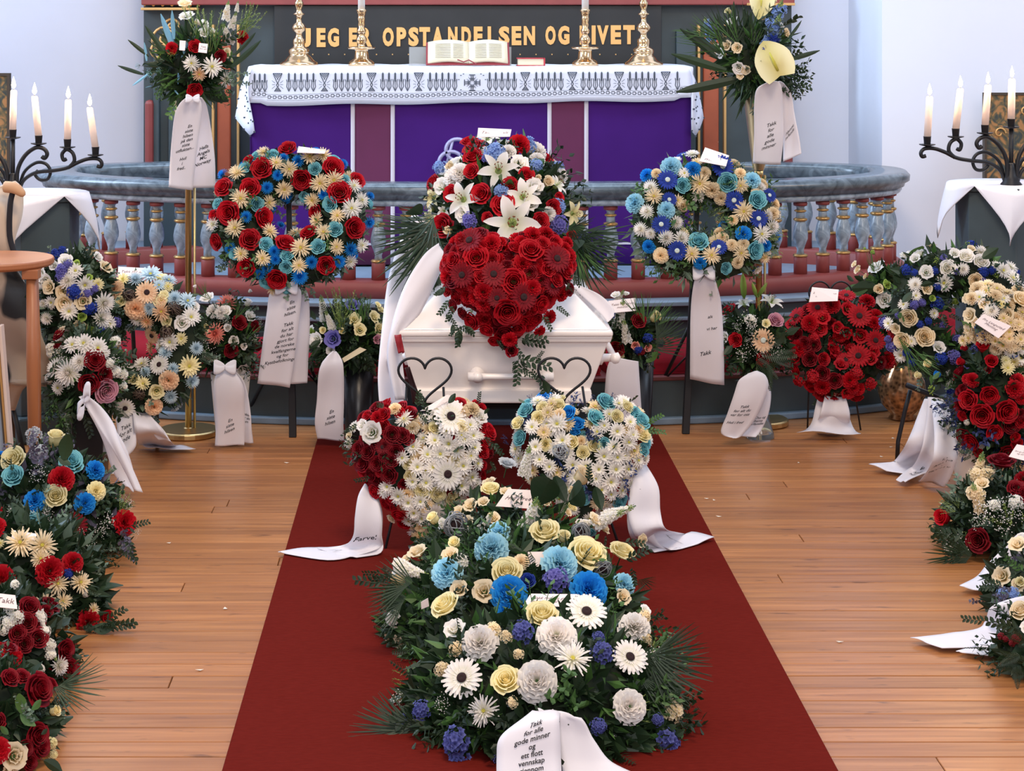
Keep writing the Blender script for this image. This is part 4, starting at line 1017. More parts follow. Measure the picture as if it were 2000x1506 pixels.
def l_grass(rg):
    mb = MB()
    for k in range(8):
        a = rg.uniform(-.35, .35); b_ = rg.uniform(-.3, .3); blade(mb, (0, 0, 0), (math.sin(a), b_, 1), rg.uniform(0.7, 1.05), 0.010, (1, 0, 0), 4, rg.uniform(-0.3, 0.7), fold=0.1)
    return mb
def l_broad(rg):
    mb = MB(); mb.tube([(0, 0, -0.2), (0, 0, 0.05)], 0.012, 4); blade(mb, (0, 0, 0), (0, 0, 1), 1.0, 0.26, (1, 0, 0), 7, 0.45, fold=0.25); return mb
def l_sword(rg):
    mb = MB(); blade(mb, (0, 0, 0), (0, 0, 1), 1.0, 0.075, (1, 0, 0), 6, 0.15, fold=0.35, shape=lambda t: math.sin(PI*(0.1+0.89*t))**0.6); return mb
def l_pitto(rg):
    mb = MB()
    for b_ in range(5):
        d = Vector((rg.uniform(-.5, .5), rg.uniform(-.5, .5), 1)).normalized(); mb.tube([(0, 0, 0), d*rg.uniform(0.8, 1.0)], 0.008, 3)
        for k in range(8):
            t = 0.25+0.1*k; a = k*2.4+b_; o = Vector((math.cos(a), math.sin(a), 0.7)); blade(mb, d*t, o, 0.17, 0.045, Vector((-math.sin(a), math.cos(a), 0.2)), 2)
    return mb
def l_heather(rg):
    mb = MB()
    for b_ in range(6):
        d = Vector((rg.uniform(-.4, .4), rg.uniform(-.4, .4), 1)).normalized(); mb.tube([(0, 0, 0), d], 0.006, 3)
        for k in range(12):
            t = 0.3+0.06*k; a = k*2.4; o = Vector((math.cos(a), math.sin(a), 0.8)); blade(mb, d*t, o, 0.075, 0.015, Vector((-math.sin(a), math.cos(a), 0)), 1, shape=lambda t: 1-0.9*t)
    return mb
LK = {'R': ('ruscus_sprig', l_ruscus, LEAF_D), 'E': ('eucalyptus_sprig', l_euc, LEAF_G), 'F': ('fern_frond', l_fern, LEAF_D), 'P': ('palm_frond', l_palm, LEAF_D), 'S': ('grass_tuft', l_grass, LEAF_M),
      'B': ('broad_leaf', l_broad, LEAF_D), 'W': ('sword_leaf', l_sword, LEAF_D), 'K': ('pittosporum_sprig', l_pitto, LEAF_D), 'H': ('heather_sprig', l_heather, LEAF_Y),
      'D': ('dusty_leaf_sprig', l_euc, LEAF_B), 'N': ('blue_sprayed_sprig', l_pitto, LEAF_BL), 'M': ('ruscus_sprig', l_ruscus, LEAF_M), 'Q': ('pittosporum_sprig', l_pitto, LEAF_M), 'I': ('broad_leaf', l_broad, LEAF_M), 'J': ('blue_sprayed_leaf', l_sword, mat('pale_blue_leaf', lin(120, 176, 206), 0.5))}
_LM = {}
def lmesh(k):
    key = (k, R.randrange(NVAR))
    if key not in _LM: _LM[key] = LK[k][1](random.Random(key[1]*31+ord(k))).mesh(LK[k][0], LK[k][2])
    return _LM[key]

# ------------------------------------------------------------------ carrying shapes
EYEV = Vector((0, 0, EYE))
def ray(px, py): return Vector(((px-CX)/FPX, 1, -(py-CY)/FPX))
class Ell:
    def __init__(s, c, r): s.c = Vector(c); s.r = Vector(r)
    def hit(s, px, py):
        d = ray(px, py); o = EYEV-s.c; D = Vector((d.x/s.r.x, d.y/s.r.y, d.z/s.r.z)); O = Vector((o.x/s.r.x, o.y/s.r.y, o.z/s.r.z))
        a = D.dot(D); b = 2*O.dot(D); c = O.dot(O)-1; q = b*b-4*a*c
        t = (-b-math.sqrt(q))/(2*a) if q > 0 else -b/(2*a)
        p = EYEV+d*t; n = Vector(((p.x-s.c.x)/s.r.x**2, (p.y-s.c.y)/s.r.y**2, (p.z-s.c.z)/s.r.z**2)).normalized(); return p, n
    def sample(s, rg=R):
        while 1:
            v = Vector((rg.gauss(0, 1), rg.gauss(0, 1), rg.gauss(0, 1))).normalized()
            if v.y < 0.45: break
        p = Vector((v.x*s.r.x, v.y*s.r.y, v.z*s.r.z))+s.c
        if p.z < 0.015: p.z = 0.015+abs(p.z)*0.15
        return p, Vector((v.x/s.r.x, v.y/s.r.y, v.z/s.r.z)).normalized()
    def area(s): return 2*PI*s.r.x*max(s.r.y, s.r.z)
    def body(s, k=0.80):
        mb = MB(); n = 7; g = []
        for i in range(n+1):
            th = PI*i/n; row_ = []
            for j in range(13):
                a = 2*PI*j/12; row_.append((s.c.x+k*s.r.x*math.sin(th)*math.cos(a), s.c.y+k*s.r.y*math.sin(th)*math.sin(a), max(0.012, s.c.z+k*s.r.z*math.cos(th))))
            g.append(row_)
        mb.grid(g); return mb
class Ring:
    def __init__(s, c, R_, r, tilt, kz=1.0, thick=0.8, lean=0.0):
        s.c = Vector(c); s.R = R_; s.r = r; s.kz = kz; s.th = thick
        s.e1 = Vector((1, 0, 0)); s.e2 = Vector((0, math.sin(tilt), math.cos(tilt))); s.n = Vector((0, -math.cos(tilt), math.sin(tilt)))
        if lean: q_ = Matrix.Rotation(lean, 3, s.n); s.e1 = q_ @ s.e1; s.e2 = q_ @ s.e2
    def at(s, u, v):
        v_ = v/s.kz; d = math.hypot(u, v_) or 1e-6; k = max(-1, min(1, (d-s.R)/s.r)); h = s.r*s.th*math.sqrt(max(0, 1-k*k))
        rad = (s.e1*u+s.e2*v_)/d; n = (s.n*math.sqrt(max(0.05, 1-k*k))+rad*k).normalized(); return s.c+s.e1*u+s.e2*v+s.n*h, n
    def hit(s, px, py):
        d = ray(px, py); h = s.r*s.th*0.8
        for _ in range(3):
            t = (s.c+s.n*h-EYEV).dot(s.n)/d.dot(s.n); p = EYEV+d*t-s.c; u, v = p.dot(s.e1), p.dot(s.e2); q_, n = s.at(u, v); h = (q_-s.c).dot(s.n)
        return q_, n
    def sample(s, rg=R):
        a = rg.uniform(0, 2*PI); b = rg.uniform(-0.15*PI, 1.15*PI)
        u = math.cos(a)*(s.R+s.r*math.cos(b)); v = math.sin(a)*(s.R+s.r*math.cos(b))*s.kz
        rad = s.e1*math.cos(a)+s.e2*math.sin(a); return s.c+s.e1*u+s.e2*v+s.n*(s.r*s.th*math.sin(b)), (s.n*math.sin(b)+rad*math.cos(b)).normalized()
    def area(s): return 2*PI*s.R*s.r*3.4
    def body(s, k=0.78):
        mb = MB(); g = []
        for i in range(25):
            a = 2*PI*i/24; row_ = []
            for j in range(9):
                b = 2*PI*j/8; u = math.cos(a)*(s.R+k*s.r*math.cos(b)); v = math.sin(a)*(s.R+k*s.r*math.cos(b))*s.kz; row_.append(s.c+s.e1*u+s.e2*v+s.n*(k*s.r*s.th*math.sin(b)))
            g.append(row_)
        mb.grid(g); return mb
HP = []
for i in range(60):
    t = i*2*PI/60; HP.append((16*math.sin(t)**3/16.0, (13*math.cos(t)-5*math.cos(2*t)-2*math.cos(3*t)-math.cos(4*t)+2.5)/14.5))
class Heart:
    def __init__(s, c, w, h, thick, tilt, lean=0.0, yaw=0.0):
        s.c = Vector(c); s.w = w; s.h = h; s.th = thick
        s.e1 = Vector((1, 0, 0)); s.e2 = Vector((0, math.sin(tilt), math.cos(tilt))); s.n = Vector((0, -math.cos(tilt), math.sin(tilt)))
        for ang, ax_ in ((lean, s.n.copy()), (yaw, Vector((0, 0, 1)))):
            if ang: q_ = Matrix.Rotation(ang, 3, ax_); s.e1 = q_ @ s.e1; s.e2 = q_ @ s.e2; s.n = q_ @ s.n
    def inside(s, u, v, k=1.0):
        x, y = u/s.w/k, v/s.h/k; c = False; n = len(HP); j = n-1
        for i in range(n):
            xi, yi = HP[i]; xj, yj = HP[j]
            if (yi > y) != (yj > y) and x < (xj-xi)*(y-yi)/(yj-yi)+xi: c = not c
            j = i
        return c
    def at(s, u, v):
        x, y = u/s.w, v/s.h; d = min(math.hypot((x-a)*s.w, (y-b)*s.h) for a, b in HP); ins = s.inside(u, v)
        e = min(1, d/(s.th*1.1)) if ins else 0; h = s.th*math.sqrt(max(0.02, 1-(1-e)**2)) if ins else 0.02*s.th
        rad = (s.e1*u+s.e2*(v-0.1*s.h)).normalized(); n = (s.n*(0.35+0.65*e)+rad*(1-e)*0.75).normalized(); return s.c+s.e1*u+s.e2*v+s.n*h, n
    def hit(s, px, py):
        d = ray(px, py); h = s.th
        for _ in range(2):
            t = (s.c+s.n*h-EYEV).dot(s.n)/d.dot(s.n); p = EYEV+d*t-s.c; u, v = p.dot(s.e1), p.dot(s.e2); q_, n = s.at(u, v); h = max(h*0.6, (q_-s.c).dot(s.n))
        return q_, n
    def sample(s, rg=R):
        if rg.random() < 0.3:
            i = rg.randrange(60); a, b = HP[i]; z = rg.uniform(-0.2, 0.7)*s.th; rad = (s.e1*a+s.e2*(b-.1)).normalized()
            return s.c+s.e1*a*s.w+s.e2*b*s.h+s.n*z, (rad+s.n*0.4).normalized()
        while 1:
            u, v = rg.uniform(-s.w, s.w), rg.uniform(-s.h, s.h)
            if s.inside(u, v): return s.at(u, v)
    def area(s): return 3.0*s.w*s.h
    def body(s, k=0.9):
        mb = MB(); n = len(HP); vs = []
        for z, kk in ((-0.3*s.th, k), (0.2*s.th, k), (0.72*s.th, k*0.86)):
            vs += [s.c+s.e1*a*s.w*kk+s.e2*b*s.h*kk+s.n*z for a, b in HP]
        mb.add(vs, [(L*n+i, L*n+(i+1) % n, (L+1)*n+(i+1) % n, (L+1)*n+i) for L in (0, 1) for i in range(n)]+[tuple(range(2*n, 3*n)), tuple(range(n-1, -1, -1))]); return mb
FOAM = mat('mossy_base', lin(30, 40, 24), 0.95, noise_amt=0.3, scale=30)
class Arr:
    """one flower arrangement: an Empty that parents every flower, sprig, ribbon and card of it"""
    def __init__(s, name, label, cat, shape, group=None, loc=None, body=0.80):
        s.sh = shape; b = Vector(loc) if loc else Vector((shape.c.x, shape.c.y, 0))
        s.root = thing(name, label, cat, b, group); s.b = b; s.pl = []
        if body: s.body = shape.body(body).build('moss_base', FOAM, s.root, sm=True)
    def put(s, k, c, p, n, size, spin=None, nm=None, lab=None, squash=None):
        n = Vector(n).normalized(); q_ = n.to_track_quat('Z', 'Y').to_matrix().to_4x4()
        M_ = Matrix.Translation(Vector(p)-s.b) @ q_ @ Matrix.Rotation(R.uniform(0, 2*PI) if spin is None else spin, 4, 'Z') @ Matrix.Scale(size, 4)
        o = bpy.data.objects.new(nm or FK[k][0], fmesh(k, c)); C.objects.link(o); o.parent = s.root; o.matrix_local = M_
        o['label'] = lab or '%s %s' % (PNAME[c], (nm or FK[k][0]).replace('_', ' ')); s.pl.append((Vector(p), size)); return o
    def F(s, text, x0=0, y0=0, sc=1.0, tilt=0.25, up=0.0, ks=1.0):
        """flowers read off the photograph: 'kind+colour x,y,radius; ...' in a crop at x0,y0 enlarged sc times"""
        k = None
        for tok in text.split():
            if ',' not in tok: k = tok; continue
            v = [float(a) for a in tok.split(',')]; px, py, rp = x0+v[0]/sc, y0+v[1]/sc, v[2]/sc*ks
            p, n = s.sh.hit(px, py); size = rp*p.y/FPX
            view = (EYEV-p).normalized(); n = (n*(1-tilt)+view*tilt*1.2+Vector((R.gauss(0, .10), R.gauss(0, .05), R.gauss(0, .10)+up))).normalized()
            if k[0] in 'hL' and len(v) > 3:
                a = math.radians(v[3]); d = Vector((math.cos(a), -0.25, math.sin(a))).normalized(); s.put(k[0], k[1], p+n*(size*0.2+0.01), d, size*1.25, 0)
            else: s.put(k[0], k[1], p+n*(size*0.30+0.006), n, size*1.04)
    def fill(s, spec, n, smin, smax, gap=0.72, cond=None, lift=0.1, tilt=0.2, tries=40):
        spec = spec.split(); done = 0
        for _ in range(n*tries):
            if done >= n: break
            p, nn = s.sh.sample()
            if cond and not cond(p): continue
            size = R.uniform(smin, smax)
            if any((p-a).length < gap*(size+b) for a, b in s.pl): continue
            view = (EYEV-p).normalized(); kc = R.choice(spec)
            s.put(kc[0], kc[1], p+nn*size*lift, nn*(1-tilt)+view*tilt+Vector((R.gauss(0, .12), R.gauss(0, .12), R.gauss(0, .12))), size); done += 1
    def leaf(s, k, p, d, size, roll=None):
        d = Vector(d).normalized(); q_ = d.to_track_quat('Z', 'Y').to_matrix().to_4x4()
        o = bpy.data.objects.new(LK[k][0], lmesh(k)); C.objects.link(o); o.parent = s.root
        o.matrix_local = Matrix.Translation(Vector(p)-s.b) @ q_ @ Matrix.Rotation(R.uniform(0, 2*PI) if roll is None else roll, 4, 'Z') @ Matrix.Scale(size, 4); return o
    def sprigs(s, spec, n, smin, smax, sink=0.5, droop=0.0, cond=None, spread=0.5):
        spec = spec.split(); c = 0
        for _ in range(n*6):
            if c >= n: break
            p, nn = s.sh.sample()
            if cond and not cond(p): continue
            sz = R.uniform(smin, smax); d = (nn+Vector((R.gauss(0, spread), R.gauss(0, spread), R.gauss(0, spread)-droop))).normalized()
            q_ = p-nn*sz*sink*0.95; e = q_+d*sz
            if e.z < 0.02: d = ((Vector((e.x, e.y, 0.03))-q_)).normalized(); q_.z = max(q_.z, 0.02)
            s.leaf(R.choice(spec), q_, d, sz); c += 1
    def L(s, text, Y, x0=0, y0=0, sc=1.0, dy=0.0):
        """leaves from one pixel to another at depth Y"""
        k = None
        for tok in text.split():
            if ',' not in tok: k = tok; continue
            v = [float(a) for a in tok.split(',')]; a = P(x0+v[0]/sc, y0+v[1]/sc, Y); b = P(x0+v[2]/sc, y0+v[3]/sc, Y-dy-(v[4] if len(v) > 4 else 0))
            a.z = max(a.z, 0.015); b.z = max(b.z, 0.012)
            d = b-a; view = (EYEV-a).normalized()
            z = d.normalized(); x = view.cross(z).normalized() if abs(view.dot(z)) < .98 else Vector((1, 0, 0)); y_ = z.cross(x)
            M_ = Matrix((x, y_, z)).transposed().to_4x4(); o = bpy.data.objects.new(LK[k][0], lmesh(k)); C.objects.link(o); o.parent = s.root
            o.matrix_local = Matrix.Translation(a-s.b) @ M_ @ Matrix.Rotation(R.uniform(-.5, .5), 4, 'Z') @ Matrix.Scale(d.length, 4)
    def foliage(s, n, L0=0.05, w=0.012, m=None, droop=0.0, out=0.0):
        mb = MB()
        for _ in range(n):
            p, nn = s.sh.sample(); p = p-nn*L0*R.uniform(0.4, 1.1)
            d = (nn+Vector((R.gauss(0, .8), R.gauss(0, .8), R.gauss(0, .8)-droop))).normalized(); l = L0*R.uniform(0.6, 1.3)
            if p.z+d.z*l < 0.006: d.z = abs(d.z)*0.3; 
            p.z = max(p.z, 0.008)
            s_ = d.cross(Vector((R.gauss(0, 1), R.gauss(0, 1), R.gauss(0, 1)))).normalized()*w*R.uniform(0.6, 1.4); up = d.cross(s_).normalized()*w*0.4
            mb.add([p, p+d*l*0.5-s_+up, p+d*l, p+d*l*0.5+s_+up], [(0, 1, 2), (0, 2, 3)])
        o = mb.build('foliage', m or LEAF_D, s.root); o['kind'] = 'stuff'; return o
def bow(parent, p, size=0.03, turn=0.0):
    """two flat loops and a knot"""
    q = MB()
    for s_ in (-1, 1):
        g = []
        for i in range(13):
            t = i/12*2*PI; x = s_*size*(1-math.cos(t))*0.5; z = size*0.34*math.sin(t)*(0.5+0.5*(1-math.cos(t))*0.5)
            w = size*(0.16+0.34*(1-math.cos(t))*0.5)
            a = turn; g.append([Vector(p)+Vector((x*math.cos(a)-z*math.sin(a), -0.012+(z*0.5)+k*w*0.25, x*math.sin(a)+z*math.cos(a)*0.8+k*w)) for k in (-1, -0.3, 0.3, 1)])
        q.grid(g)
    q.build('bow', WHITE_CLOTH, parent, sm=True, thick=0.001)
# ------------------------------------------------------------------ ribbons, lettering, cards
class Ribbon:
    """sections: (left px,py, right px,py, Y) - Y None lies on the floor"""
    def __init__(s, parent, secs, m=None, n=6, wave=0.004, label=None, name='ribbon', zfl=0.014, across=8):
        rows = []
        for sec in secs:
            lx, ly, rx, ry_v = sec[:4]; Y = sec[4] if len(sec) > 4 else None; Y2 = sec[5] if len(sec) > 5 else Y
            z0 = sec[6] if len(sec) > 6 else zfl
            A = FL(lx, ly, z0) if Y is None else P(lx, ly, Y); B = FL(rx, ry_v, z0) if Y2 is None else P(rx, ry_v, Y2)
            A.z = max(A.z, zfl); B.z = max(B.z, zfl)
            rows.append(list(A)+list(B))
        rows = [r for r in rows]; sm_ = [] ; npts = [Vector(r) for r in rows]
        for i in range(len(npts)-1):
            p0 = npts[max(i-1, 0)]; p1 = npts[i]; p2 = npts[i+1]; p3 = npts[min(i+2, len(npts)-1)]
            for k in range(n):
                t = k/n; sm_.append(0.5*((2*p1)+(p2-p0)*t+(2*p0-5*p1+4*p2-p3)*t*t+(3*p1-p0-3*p2+p3)*t*t*t))
        sm_.append(npts[-1]); s.rows = sm_; s.wave = wave; s.ph = R.uniform(0, 6); s.zfl = zfl
        s.cum = [0.0]
        for a, b in zip(sm_, sm_[1:]): s.cum.append(s.cum[-1]+(((Vector(b[:3])+Vector(b[3:]))-(Vector(a[:3])+Vector(a[3:])))/2).length)
        q = MB(); g = []
        for i in range(len(sm_)): g.append([s.ev(j/across, s.cum[i]/s.cum[-1]) for j in range(across+1)])
        q.grid(g); s.o = q.build(name, m or WHITE_CLOTH, parent, sm=True, thick=0.0016); s.parent = parent
        if label: s.o['label'] = label
    def ev(s, u, t):
        d = t*s.cum[-1]; i = 0
        while i < len(s.cum)-2 and s.cum[i+1] < d: i += 1
        k = (d-s.cum[i])/max(1e-9, s.cum[i+1]-s.cum[i]); r = s.rows[i].lerp(s.rows[i+1], k); A = Vector(r[:3]); B = Vector(r[3:]); p = A.lerp(B, u)
        side = (B-A).normalized() if (B-A).length > 1e-6 else Vector((1, 0, 0)); r2 = s.rows[i+1]-s.rows[i]; dn = (Vector(r2[:3])+Vector(r2[3:])); nn = side.cross(dn.normalized() if dn.length > 1e-9 else Vector((0, 0, -1)))
        if nn.length < 1e-6: nn = Vector((0, -1, 0))
        nn.normalize()
        if nn.y > 0: nn = -nn
        s.nn = nn
        p = p+nn*(s.wave*math.sin(u*5.5+s.ph+t*3)+s.wave*0.5*math.sin(t*9+s.ph)); p.z = max(p.z, s.zfl); return p
    def text(s, body, u, t, size, ang=0.0, shear=0.25, off=0.012, ls=1.0, drift=0.10, m=None):
        """body printed round (u,t); size in metres; ang turns it, degrees"""
        me = text_mesh(body, size, shear*0.35, max(off, 0.006)*size*1.3, 2, 'CENTER', ls)
        r = s.rows[min(len(s.rows)-1, int(t*(len(s.rows)-1)))]; w = max(0.03, (Vector(r[3:])-Vector(r[:3])).length); Lh = s.cum[-1]; a = math.radians(ang); vs = []
        for v in me.vertices:
            x = v.co.x*math.cos(a)+v.co.y*drift; y = v.co.y+v.co.x*math.sin(a)
            uu = u+x/w; tt = t-y/Lh; p = s.ev(max(0, min(1, uu)), max(0, min(1, tt))); vs.append(p+s.nn*0.0022+Vector((0, 0, 0.0012)))
        q = MB(); q.add(vs, [tuple(p.vertices) for p in me.polygons]); bpy.data.meshes.remove(me)
        o = q.build('printed_lettering', m or INK, s.parent); o['label'] = 'black printed lettering on the ribbon'; return o
PENCIL = mat('brown_pen_ink', lin(110, 84, 84), 0.8)
def card(parent, pts, Y, lines='', Y2=None, size=None, lab='small white greeting card', m=None):
    """pts: four corner pixels tl,tr,br,bl; Y depth of the bottom edge, Y2 of the top edge"""
    Y2 = Y2 or Y+0.01; tl, tr = P(*pts[0], Y2), P(*pts[1], Y2); br, bl = P(*pts[2], Y), P(*pts[3], Y)
    q = MB(); q.add([tl, tr, br, bl], [(0, 3, 2, 1)]); o = q.build('greeting_card', m or CARD, parent, thick=0.0015); o['label'] = lab
    if lines:
        w = ((tr-tl).length+(br-bl).length)/2; h = ((tl-bl).length+(tr-br).length)/2; nl = len(lines.split('\n')); sz = min(h*0.85/nl/1.05, size or 9)
        me = text_mesh(lines, sz, 0.35, 0.0, 1, 'CENTER', 1.0); mw = max(abs(v.co.x) for v in me.vertices)*2; k = min(1.0, w*0.86/mw); nn = (tr-tl).cross(bl-tl).normalized()
        if nn.y > 0: nn = -nn
        vs = [bl.lerp(br, 0.5+v.co.x*k/w).lerp(tl.lerp(tr, 0.5+v.co.x*k/w), 0.5+v.co.y*k/h)+nn*0.0016 for v in me.vertices]
        q = MB(); q.add(vs, [tuple(p.vertices) for p in me.polygons]); q.build('handwriting', PENCIL, o)
        bpy.data.meshes.remove(me)
    return o
# ------------------------------------------------------------------ the two easel wreaths
A = Arr('wreath', 'round wreath of red roses, cream and bright blue flowers on the left easel', 'wreath', Ring(P(569, 428, 6.97), 0.196, 0.108, 0.42, 0.93), 'round wreaths on easels', P(569, 560, 6.97))
A.foliage(700, 0.05, 0.009, LEAF_D); A.foliage(260, 0.05, 0.008, LEAF_G)
A.F('''rr 390,180,62 540,72,52 178,292,56 320,292,58 618,235,58 795,178,62 835,318,66 930,250,48 205,430,68 388,460,58 122,450,36 140,595,48 318,590,62 305,740,55 478,805,58 520,620,60 665,555,50 710,430,48 915,518,60 757,730,52 318,135,34
rt 450,105,36 295,180,36 695,180,38 355,380,42 410,618,42 790,380,46 812,530,44 715,630,44 530,742,38 860,245,32 145,385,36 235,665,34 640,330,34
pb 170,215,36 415,285,38 295,455,36 480,215,34 515,120,32 598,135,38 745,325,32 460,655,38 210,635,36 382,780,34 675,715,40 605,795,50 830,710,42 893,640,44 1000,485,36 1005,340,30 850,155,34 490,510,28
sc 255,215,52 265,355,60 240,525,56 418,370,44 518,290,52 545,180,52 470,150,44 425,550,50 395,695,48 275,670,46 590,565,52 620,640,62 605,735,48 720,480,50 750,550,50 730,260,58 810,245,58 690,355,48 825,455,46 660,120,54 740,112,48 820,630,46 400,95,40
sw 905,410,60 950,360,48 910,285,44 950,610,44 118,500,44 885,700,44 400,90,34''', 380, 270, 2.953, 0.25)
A.fill('sc pb rt', 24, 0.022, 0.03, 0.62)
A.sprigs('E Q K', 46, 0.07, 0.13, 0.6, 0.1, spread=0.6)
card(A.root, [(583, 286), (637, 293), (634, 300), (580, 298)], 6.93, '', 7.03)
Ribbon(A.root, [(556,556,584,555,6.92),(560,572,602,575,6.93),(562,640,605,640,6.95),(560,700,602,705,6.97),(556,750,600,749,6.98)])
rb = Ribbon(A.root, [(545,558,578,556,6.86),(527,572,588,570,6.85),(521,610,586,610,6.86),(513,670,578,680,6.88),(503,748,566,757,6.91)])
rb.text('En\nsiste\nhilsen.\n\nTakk\nfor alt\ndu har\ngjort for\nde norske\nkvalfangerne\nog for\nKystbefolkningen', 0.68, 0.46, 0.0180, 18, 0.15, 0.008, 1.15, 0.06)
bow(A.root, P(560, 560, 6.84), 0.042)

A = Arr('wreath', 'round wreath of deep blue gerberas, white and turquoise flowers on the right easel', 'wreath', Ring(P(1372, 432, 7.03), 0.182, 0.108, 0.42, 0.88), 'round wreaths on easels', P(1372, 560, 7.03))
A.foliage(700, 0.055, 0.009, LEAF_G); A.foliage(400, 0.055, 0.008, LEAF_M)
A.F('''Gn 378,240,56 678,165,62 757,348,54 883,452,50 343,485,52 437,628,54 662,615,46 385,345,42 475,105,38 935,325,42
rt 462,262,42 717,245,54 875,345,50 697,720,34 552,582,54 858,620,50
cl 400,165,56 845,240,48 205,365,54 370,400,48
cb 520,180,46 270,210,38 800,535,44 560,690,36 920,595,32 280,600,36
pw 290,275,44 268,410,42 235,505,42 370,555,48 455,560,46 425,470,40 290,530,34 890,280,36 955,490,42 930,430,34
dw 475,200,34 520,105,40 660,30,2
sc 555,250,58 305,330,48 785,270,44 810,410,58 510,650,50 785,640,46 620,655,52 430,345,34 910,655,34
sw 895,535,54 545,310,40
cc 630,285,44 680,330,40 585,195,34 345,650,42 320,200,28 780,200,32 960,420,36 735,595,32 765,690,32 800,590,32 685,555,32 745,460,30''', 1170, 270, 2.841, 0.25)
A.fill('dw cc dc pb', 26, 0.02, 0.028, 0.62)
A.sprigs('E E K Q H M', 70, 0.07, 0.14, 0.6, 0.1, spread=0.6)
card(A.root, [(1377, 288), (1424, 304), (1418, 325), (1366, 315)], 6.98, 'Takk\nfor alle\nminner', 7.06)
rb = Ribbon(A.root, [(1362,528,1386,528,6.92),(1354,555,1398,552,6.91),(1350,590,1408,590,6.93),(1348,650,1412,650,6.95),(1348,742,1415,753,6.98)], wave=0.006)
rb.text('Takk', 0.45, 0.74, 0.022, 22, 0.3, 0.004); rb.text('alt', 0.62, 0.42, 0.016, 14, 0.3, 0.0); rb.text('vi har', 0.66, 0.52, 0.016, 14, 0.3, 0.0)
bow(A.root, P(1374, 532, 6.90), 0.042)

# ------------------------------------------------------------------ on the coffin
A = Arr('coffin_spray', 'tall spray of white lilies, red roses and pale blue flowers lying on the coffin lid', 'flower spray', Ell((0.235, 6.62, 0.86), (0.265, 0.38, 0.31)), None, (0.235, 6.62, 0.76))
A.foliage(900, 0.07, 0.013, LEAF_D); A.foliage(300, 0.07, 0.010, LEAF_M)
A.F('''lw 655,262,105 725,528,140 480,408,95 780,395,95 600,100,62
ly 325,400,58 1030,475,70 305,505,48
rr 505,115,46 525,190,52 570,380,56 718,335,46 680,435,62 375,545,64 325,320,46 415,375,46 520,260,42 800,280,42 245,560,36 935,450,46 870,520,48 1030,600,34 965,395,30 210,560,24 600,500,30
cr 760,120,56 340,350,30
ow 760,225,52 370,340,50 840,345,50 480,480,46 820,430,42
cw 455,265,50 705,160,42 315,590,38 915,480,38
zc 420,240,30 900,320,36 405,575,28 1000,610,24 860,300,20
vj 640,185,66 370,245,44 665,370,48 845,235,40 240,640,44
vv 510,520,50 960,540,60 1060,600,40 600,200,34''', 730, 240, 2.69, 0.35)
A.fill('rr ow cw vj lw', 24, 0.028, 0.045, 0.6, lambda p: p.z > 0.85)
A.sprigs('R R K I', 40, 0.10, 0.18, 0.6, 0.1)
A.L('P 330,520,60,760 300,600,50,850 350,560,90,900 360,640,120,830 280,560,110,640 330,480,150,620 320,700,180,920 1060,560,1230,700 1040,620,1225,830 1060,680,1210,920 1040,600,1180,760 1080,560,1290,780 1030,540,1150,620', 6.30, 730, 240, 2.69, 0.12)
A.L('B 250,480,170,430 1050,620,1100,680 P 330,560,60,850 1060,620,1240,800 S 1060,640,1190,900 1050,640,1200,860 ', 6.25, 730, 240, 2.69, 0.1)
card(A.root, [(934, 250), (999, 253), (996, 267), (932, 268)], 6.42, 'Takk for alt', 6.46)
a_ = Ribbon(A.root, [(808,415,845,440,6.5),(782,470,822,520,6.42),(758,540,800,590,6.3),(746,640,790,650,6.15),(738,730,778,735,6.05),(741,790,790,790,6.0)], wave=0.01, label='white lace ribbon hanging down the left side of the coffin')
b_ = Ribbon(A.root, [(862,474,872,512,6.1),(830,500,850,560,6.05),(790,560,820,615,5.99),(764,640,790,650,5.93),(756,700,786,705,5.91),(772,780,796,782,5.90)], wave=0.01)
a_.text('Takk for alle gode minner  Hvil i fred', 0.45, 0.62, 0.022, 84, 0.3, 0.0)
b_.text('En siste hilsen fra oss alle', 0.4, 0.40, 0.02, 84, 0.3, 0.0)
Ribbon(A.root, [(1115,560,1128,556,6.1),(1150,590,1170,575,6.08),(1180,620,1197,600,6.06),(1186,630,1200,618,6.05)], wave=0.003)
FLAG = mat('red_ribbon', lin(150, 30, 40), 0.6)
Ribbon(A.root, [(770,655,783,653,5.89),(778,690,790,688,5.89)], m=FLAG, label='short red ribbon end at the left edge of the coffin')
Ribbon(A.root, [(790,718,800,716,5.89),(800,750,812,752,5.89),(806,790,830,792,5.90)], m=mat('dark_maroon_ribbon', lin(50, 18, 24), 0.6), label='dark ribbon end at the left edge of the coffin')

A = Arr('red_heart', 'solid heart of red roses and dark red gerberas leaning on the near end of coffin', 'flower heart', Heart(P(992, 563, 5.95), 0.200, 0.180, 0.07, 0.38), None, P(992, 650, 5.9))
A.F('''rr 425,725,42 540,715,66 622,720,40 735,835,66 825,680,64 1000,790,44 870,945,48 700,985,68 450,890,44 915,770,40 740,670,42 885,640,38 565,810,40 528,1020,48 680,1090,42 755,1065,42 565,765,38 840,1010,44 600,1060,40 640,1120,34 990,700,36 400,860,36 950,830,40
cr 580,890,52 780,745,52 590,1010,50 810,1030,48 755,610,46 620,640,50 400,800,46 580,950,44 830,600,50 470,620,42 900,590,44 1010,620,36 830,870,46 980,880,40 920,1000,36 870,1070,30
gk 515,630,70 475,800,66 630,800,68 950,720,70 775,915,72 650,920,52 920,860,52
rk 1020,860,34 430,940,34 480,980,34 560,590,40 680,620,36 700,760,40 820,790,40''', 730, 240, 2.69, 0.15)
A.fill('rr rk cr', 110, 0.020, 0.032, 0.50, tries=60)
